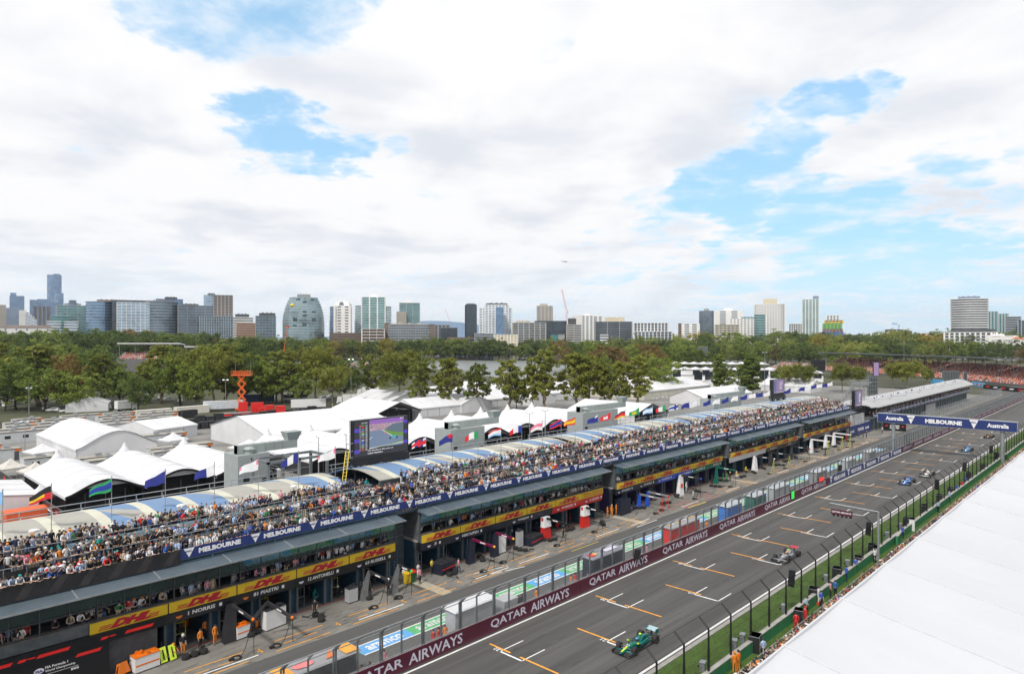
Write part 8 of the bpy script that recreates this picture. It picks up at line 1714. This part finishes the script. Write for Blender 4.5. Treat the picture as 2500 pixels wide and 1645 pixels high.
while x < xb-2: mb = MB(m_navy); mb.box(x, 62.3, 4.1, x+4.95, 62.4, 5.15); mel_triangle(mb, x+.6, 62.29, 4.1, 5.15, .8, m_navy); mb.mat(m_wlet); mb.text('MELBOURNE', (x+1.2, 62.29, 4.38), (1, 0, 0), (0, 0, 1), .5, 3.4, bold=.06); mb.build('terrace_banner', PE); x += 5.0
mb = MB(m_silver); mb.box(286, 62.9, 0, 300, 63.3, 3.3); mb.build('grey_shutter', PE)
mb = MB()
x = xa+.5; r2 = random.Random(6)
while x < xb-1:
    x += r2.uniform(.4, .8)
    for y in (62.8, 63.7):
        if r2.random() < .85: lp(mb, r2, x, y, 4.2, r2.uniform(-.4, .4), r2.choice(['lean', 'stand', 'phone']), tops=WT2)
tag(mb.build('crowd'), 'spectators lining the balcony of the arched roof extension', 'crowd', kind='stuff')
# navy boards and podium wall past the last garage
t = thing('hoarding', 'row of navy boards on a white support past the last garage', 'fence', (206, 62, 0)); mb = MB(m_navy)
for i, (s, w) in enumerate((('Australia', 3.6), ('MELBOURNE', 6), ('Australia', 3.6))): xx = 201.2+i*6.6; mb.mat(m_navy); mb.box(xx, 62.9, .4, xx+6.3, 63.0, 3.2); mb.mat(m_wlet); mb.text(s, (xx+.6, 62.88, 1.3), (1, 0, 0), (0, 0, 1), .9, min(w, 5.2), bold=.05)
mb.build('board', t); mb = MB(m_steel)
for i in range(8): mb.tube((201+i*2.8, 63.1, 0), (201+i*2.8, 63.1, 4.6), .05, 4)
for z in (3.6, 4.5): mb.tube((200.6, 63.1, z), (221, 63.1, z), .05, 4)
mb.mat(m_vw); mb.box(200.6, 64.6, 0, 220, 64.9, 5.6); mb.build('support', t)
t = thing('podium_wall', 'black wall with red marks and white lettering behind the gantry column', 'display', tuple(gp(2190, 1052))); p = gp(2157, 1050); q = gp(2212, 1053); ex = (Vector(q)-Vector(p)); ex.z = 0; ex.normalize(); nn = Vector((ex.y, -ex.x, 0)); L = (Vector(q)-Vector(p)).length; P0 = Vector((p.x, p.y, 0))
mb = MB(FM['k']); mb.hull([P0, P0+ex*L, P0+ex*L-nn*.4, P0-nn*.4], [P0+Vector((0, 0, 3)), P0+ex*L+Vector((0, 0, 3)), P0+ex*L-nn*.4+Vector((0, 0, 3)), P0-nn*.4+Vector((0, 0, 3))]); mb.build('wall', t)
mb = MB(m_wlet); up = Vector((0, 0, 1)); mb.text('AUSTRALIAN', P0+ex*L*.28+up*1.3+nn*.03, ex, up, .5, L*.42, bold=.05); mb.text('GRAND PRIX', P0+ex*L*.28+up*.65+nn*.03, ex, up, .5, L*.42, bold=.05); mb.mat(m_redl)
for f, z in ((.06, 1.3), (.78, 1.2), (.32, 2.3)): mb.extr([P0+ex*L*f+up*z+nn*.03, P0+ex*L*(f+.1)+up*z+nn*.03, P0+ex*L*(f+.15)+up*(z+.35)+nn*.03, P0+ex*L*(f+.05)+up*(z+.35)+nn*.03], nn*.02)
mb.build('lettering', t)
for i in range(7): f = .08+i*.13; c = P0+ex*L*f-nn*.9; person(c.x, c.y, 1.7, 'stand', .5, ['yellow', 'purple', 'white', 'yellow', 'navy', 'yellow', 'pink'][i], 'black', [LH, SH, C_('white')][i % 3], i % 3, None, 'person in %s top on the platform behind the black wall, %s from the left' % (['yellow', 'purple', 'white', 'yellow', 'navy', 'yellow', 'pink'][i], ordn(i)), 'people behind the black wall')
mb = MB(m_deck); c = P0-nn*.42; mb.hull([c, c+ex*L, c+ex*L-nn*3, c-nn*3], [c+up*1.7, c+ex*L+up*1.7, c+ex*L-nn*3+up*1.7, c-nn*3+up*1.7]); mb.build('platform', t)
# ================================================================== far grandstands with crowds
def crowd_stand(label, pts, z0, z1, depth, rows, roofz, name='grandstand', dens=1.0, seed=1, reds=True, clabel='', roofm=None):
    """pts: front line as world xy, left to right as seen from the camera"""
    r2 = random.Random(seed); c = sum((Vector((*p, 0)) for p in pts), Vector())/len(pts); t = thing(name, label, 'grandstand', tuple(c)); bank = MB(m_deck); roof = MB(roofm or m_dsteel); post = MB(m_steel); cr = MB(); ais = MB(m_conc)
    cols = [M('crowd_'+n, q, .85, var=0) for n, q in (('red', (.55, .07, .05)), ('orange', (.68, .23, .08)), ('white', (.62, .6, .6)), ('coral', (.6, .25, .2)), ('dark', (.05, .05, .06)), ('blue', (.1, .15, .35)), ('tan', (.45, .32, .25)))]
    wts = [24, 22, 24, 14, 12, 4, 8] if reds else [6, 8, 28, 12, 20, 8, 18]; ch = [i for i, w in enumerate(wts) for _ in range(w)]
    for A_, B_ in zip(pts[:-1], pts[1:]):
        a = Vector((*A_, 0)); b = Vector((*B_, 0)); L = (b-a).length; e = (b-a)/L; n = Vector((-e.y, e.x, 0))
        if n.dot(a) < 0: n = -n              # away from the camera
        for i in range(rows):
            q0 = a+n*(depth*i/rows); q1 = b+n*(depth*i/rows); zz = z0+(z1-z0)*i/rows; s = n*(depth/rows); bank.hull([q0, q1, q1+s, q0+s], [q0+Vector((0, 0, zz)), q1+Vector((0, 0, zz)), q1+s+Vector((0, 0, zz)), q0+s+Vector((0, 0, zz))])
            k = int(L/.62*dens)
            for j in range(k):
                f = (j+r2.random())/k
                if (f*L) % 22 < 1.6 or r2.random() < .1: continue
                p = q0+e*(f*L)+s*.4+Vector((0, 0, zz)); cr.mat(cols[r2.choice(ch)]); w = .24; cr.hull([p+e*-w+n*-.15, p+e*w+n*-.15, p+e*w+n*.15, p+e*-w+n*.15], [p+e*-w*.7+Vector((0, 0, .85)), p+e*w*.7+Vector((0, 0, .85)), p+e*w*.7+n*.2+Vector((0, 0, .85)), p+e*-w*.7+n*.2+Vector((0, 0, .85))])
                cr.mat(SKIN[r2.randrange(3)] if r2.random() < .5 else cols[r2.choice(ch)]); cr.hull([p+e*-.1+Vector((0, 0, .85)), p+e*.1+Vector((0, 0, .85)), p+e*.1+n*.2+Vector((0, 0, .85)), p+e*-.1+n*.2+Vector((0, 0, .85))], [p+e*-.09+Vector((0, 0, 1.12)), p+e*.09+Vector((0, 0, 1.12)), p+e*.09+n*.18+Vector((0, 0, 1.12)), p+e*-.09+n*.18+Vector((0, 0, 1.12))])
        if roofz:
            zf, zb = Vector((0, 0, roofz)), Vector((0, 0, roofz-1.2)); f0, f1, b0, b1 = a+n*(depth*.1), b+n*(depth*.1), a+n*(depth*1.05), b+n*(depth*1.05); up_ = Vector((0, 0, .8))
            roof.hull([f0+zf, f1+zf, b1+zb, b0+zb], [f0+zf+up_, f1+zf+up_, b1+zb+up_, b0+zb+up_])
            k = max(2, int(L/11))
            for j in range(k):
                p = a+e*(L*j/k); post.tube(p+n*(depth*.45)+Vector((0, 0, z0)), p+n*(depth*.45)+Vector((0, 0, roofz-.4)), .16, 5); post.tube(p+n*(depth*.45)+Vector((0, 0, roofz-2.6)), p+n*(depth*.12)+zf, .1, 4)
    bank.build('terracing', t)
    if roof.v: roof.build('roof', t); post.build('post', t)
    tag(cr.build('crowd'), clabel, 'crowd', kind='stuff')
    return t
def xy(u, d): p = pd(u, 0, d); return (p.x, p.y)
crowd_stand('very long roofed grandstand curving along the far end of the straight', [xy(1990, 585), xy(2120, 530), xy(2260, 475), xy(2400, 425), xy(2520, 385), xy(2620, 350)], 1.2, 10.5, 26, 22, 15.2, clabel='dense red and orange crowd filling the far roofed grandstand', seed=3)
crowd_stand('open low grandstand bank behind the columnar trees', [xy(1860, 560), xy(1935, 520)], 1.5, 8, 18, 12, 0, seed=4, reds=False, clabel='pale dotted crowd on the open bank behind the columnar trees')
crowd_stand('long white roofed lakeside stand left of centre', [xy(835, 640), xy(950, 640)], 1, 4, 12, 6, 0, seed=5, reds=False, clabel='crowd along the lake shore left of centre')
crowd_stand('white roofed stand above the dark trees at left', [xy(284, 560), xy(438, 560)], 11, 16, 10, 7, 23.2, seed=6, clabel='crowd in the white roofed stand at left', roofm=m_tent)
crowd_stand('low white roofed stand behind the palm at left', [xy(448, 560), xy(495, 560)], 10, 13, 10, 5, 20.5, seed=7, clabel='crowd in the low white roofed stand at left', roofm=m_tent)
# far white hospitality decks right of the eucalypts
for (u0, u1, v0, v1, d, l) in ((1640, 1905, 897, 935, 395, 'two storey white hospitality building with dark window bays'), (1642, 1880, 884, 905, 440, 'long white tented roof with scalloped edge behind the hospitality building'), (1905, 2010, 905, 930, 440, 'white hospitality block behind the flat crowned gums')):
    a = pd(u0, v1, d); b = pd(u1, v1, d*.98); e = (b-a); e.z = 0; L = e.length; e.normalize(); n = Vector((-e.y, e.x, 0)); n = n if n.dot(a) > 0 else -n; zt = H-(v0-VH)/F*d; t = thing('hospitality_building', l, 'building', (a.x, a.y, 0)); a = Vector((a.x, a.y, 0)); U = lambda z: Vector((0, 0, z))
    mb = MB(m_vw); mb.hull([a, a+e*L, a+e*L+n*14, a+n*14], [a+U(zt*.55), a+e*L+U(zt*.55), a+e*L+n*14+U(zt*.55), a+n*14+U(zt*.55)]); mb.build('wall', t)
    mb = MB(m_tent); s = int(L/6); 
    for i in range(s): p = a+e*(L*i/s)-n*1; q = a+e*(L*(i+1)/s)-n*1; m_ = (p+q)/2; mb.add([p+U(zt-1.2), q+U(zt-1.2), q+n*15+U(zt-.9), p+n*15+U(zt-.9), m_+U(zt-.2), m_+n*15+U(zt)], [(0, 4, 5, 3), (4, 1, 2, 5), (0, 1, 4), (2, 3, 5)])
    mb.box(0, 0, 0, .01, .01, .01); mb.build('roof', t); mb = MB(m_win)
    for i in range(0, s, 1):
        if i % 3 == 1: continue
        p = a+e*(L*(i+.1)/s)-n*.05; q = a+e*(L*(i+.85)/s)-n*.05; mb.quad(p+U(zt*.35), q+U(zt*.35), q+U(zt*.8), p+U(zt*.8))
    mb.build('window_band', t)
# black barrier with red marks at the far bend, blue block
for (ua, ub, va, vb, m, l) in ((2400, 2520, 948, 961, FM['k'], 'black barrier wall with red and white marks at the far bend'), (2372, 2400, 941, 946, M('cyan_board', (.08, .4, .75), .5), 'bright blue low board left of the black barrier'), (2272, 2300, 934, 938, M('cyan_board', (.08, .4, .75), .5), 'bright blue low board behind the extension roof')):
    p, q = gp(ua, va), gp(ub, vb); e = (q-p); L = e.length; e.normalize(); n = Vector((e.y, -e.x, 0)); n = n if n.dot(p) < 0 else -n; t = thing('barrier_wall', l, 'barrier', tuple(p)); U = lambda z: Vector((0, 0, z)); mb = MB(m); mb.hull([p, q, q-n*1, p-n*1], [p+U(2.3), q+U(2.3), q-n*1+U(2.3), p-n*1+U(2.3)]); mb.build('wall', t)
    if 'black' in l:
        mb = MB(m_redl)
        for i in range(6): mb.mat(m_redl if i % 2 == 0 else m_wlet); c = p+e*(L*(i+.3)/6)+n*.05; mb.quad(c+U(.9), c+e*3+U(.9), c+e*4+U(1.6), c+e*1+U(1.6))
        mb.build('printed_mark', t)
# dark screen backs on scaffolds before the far stand
for (ua, ub, va, vb, vg, d, l, c) in ((2302, 2342, 905, 928, 948, 430, 'large dark screen back on scaffolding before the far stand', m_dsteel), (1980, 2015, 878, 905, 935, 480, 'dark screen back with blue side beyond the gums', m_black), (2352, 2361, 907, 928, 945, 400, 'slim grey louvred tower by the extension end', m_steel), (2119, 2143, 917, 965, 968, 300, 'tall grey louvred tower with purple screen on top', m_dsteel), (1705, 1728, 846, 868, 885, 620, 'dark scaffold screen across the lake', m_dsteel), (263, 284, 856, 872, 895, 450, 'black screen back beside white stand at left', m_black)):
    a, b = pd(ua, vb, d), pd(ub, vb, d); e = b-a; L = e.length; e.normalize(); n = Vector((-e.y, e.x, 0)); zt = H-(va-VH)/F*d; zb_ = a.z; U = lambda z: Vector((0, 0, z)); a0 = Vector((a.x, a.y, 0)); t = thing('screen_tower', l, 'screen', tuple(a0)); mb = MB(c); mb.hull([a0+U(zb_), a0+e*L+U(zb_), a0+e*L+n*.8+U(zb_), a0+n*.8+U(zb_)], [a0+U(zt), a0+e*L+U(zt), a0+e*L+n*.8+U(zt), a0+n*.8+U(zt)]); mb.build('panel', t)
    mb = MB(m_black)
    for i in range(1, 6): mb.tube(a0+e*(L*i/6)-n*.15+U(zb_), a0+e*(L*i/6)-n*.15+U(zt), .07, 4)
    for i in range(1, 5): z = zb_+(zt-zb_)*i/5; mb.tube(a0-n*.15+U(z), a0+e*L-n*.15+U(z), .07, 4)
    for f in (.15, .85): mb.tube(a0+e*(L*f)+n*.4, a0+e*(L*f)+n*.4+U(zb_), .25, 5)
    mb.build('scaffold', t)
    if 'purple' in l: mb = MB(scm('mauve', (.24, .17, .30))); s0 = a0+e*(L*.55)-n*.3; mb.quad(s0+U(zt), s0+e*(L*.5)+U(zt), s0+e*(L*.5)+U(zt+5.8), s0+U(zt+5.8)); mb.mat(m_black); mb.hull([s0-e*.2+n*.05+U(zt), s0+e*(L*.5+.2)+n*.05+U(zt), s0+e*(L*.5+.2)+n*.5+U(zt), s0-e*.2+n*.5+U(zt)], [s0-e*.2+n*.05+U(zt+6), s0+e*(L*.5+.2)+n*.05+U(zt+6), s0+e*(L*.5+.2)+n*.5+U(zt+6), s0-e*.2+n*.5+U(zt+6)]); mb.build('display', t)
# aeroplane
p = pd(1379, 639, 1500); t = thing('aeroplane', 'small white aeroplane flying over the middle of the skyline', 'aeroplane', tuple(p), math.atan2(-CA, SA)+math.pi*0+.2); m_pl = M('plane_white', (.55, .57, .6), .4)
mb = MB(m_pl); mb.T = Matrix.Rotation(R(90), 4, 'Y'); mb.lathe((0, 0, 0), [(.15, -7), (.8, -4.5), (1.0, -1), (1.0, 3), (.7, 5.5), (.2, 6.6)], 10); mb.build('fuselage', t, local=True)
mb = MB(m_pl); mb.hull([(-1, -8, .9), (1, -8, .9), (1.6, 8, .9), (-1.2, 8, .9)], [(-1, -8, 1.05), (1, -8, 1.05), (1.6, 8, 1.05), (-1.2, 8, 1.05)]); mb.build('wing', t, local=True)
mb = MB(m_pl); mb.extr([(-7, -.1, .2), (-5.2, -.1, .4), (-6.2, -.1, 3.0), (-7.4, -.1, 3.0)], (0, .2, 0)); mb.box(-7.3, -2.6, 2.9, -6.1, 2.6, 3.05); mb.build('tail', t, local=True)
# ================================================================== air
m_h = bpy.data.materials.new('haze_air'); m_h.use_nodes = True; nt = m_h.node_tree; nt.nodes.clear(); g = NT(nt)
vo = g.n('ShaderNodeVolumePrincipled'); vo.inputs['Density'].default_value = .00005; vo.inputs['Color'].default_value = (.74, .86, 1, 1); vo.inputs['Anisotropy'].default_value = .2
ou = g.n('ShaderNodeOutputMaterial'); g.l(vo.outputs[0], ou.inputs['Volume'])
mb = MB(m_h); mb.box(-9500, -9500, -3, 9500, 9500, 330); tag(mb.build('haze'), 'thin bluish air over the whole place', 'haze', kind='stuff')
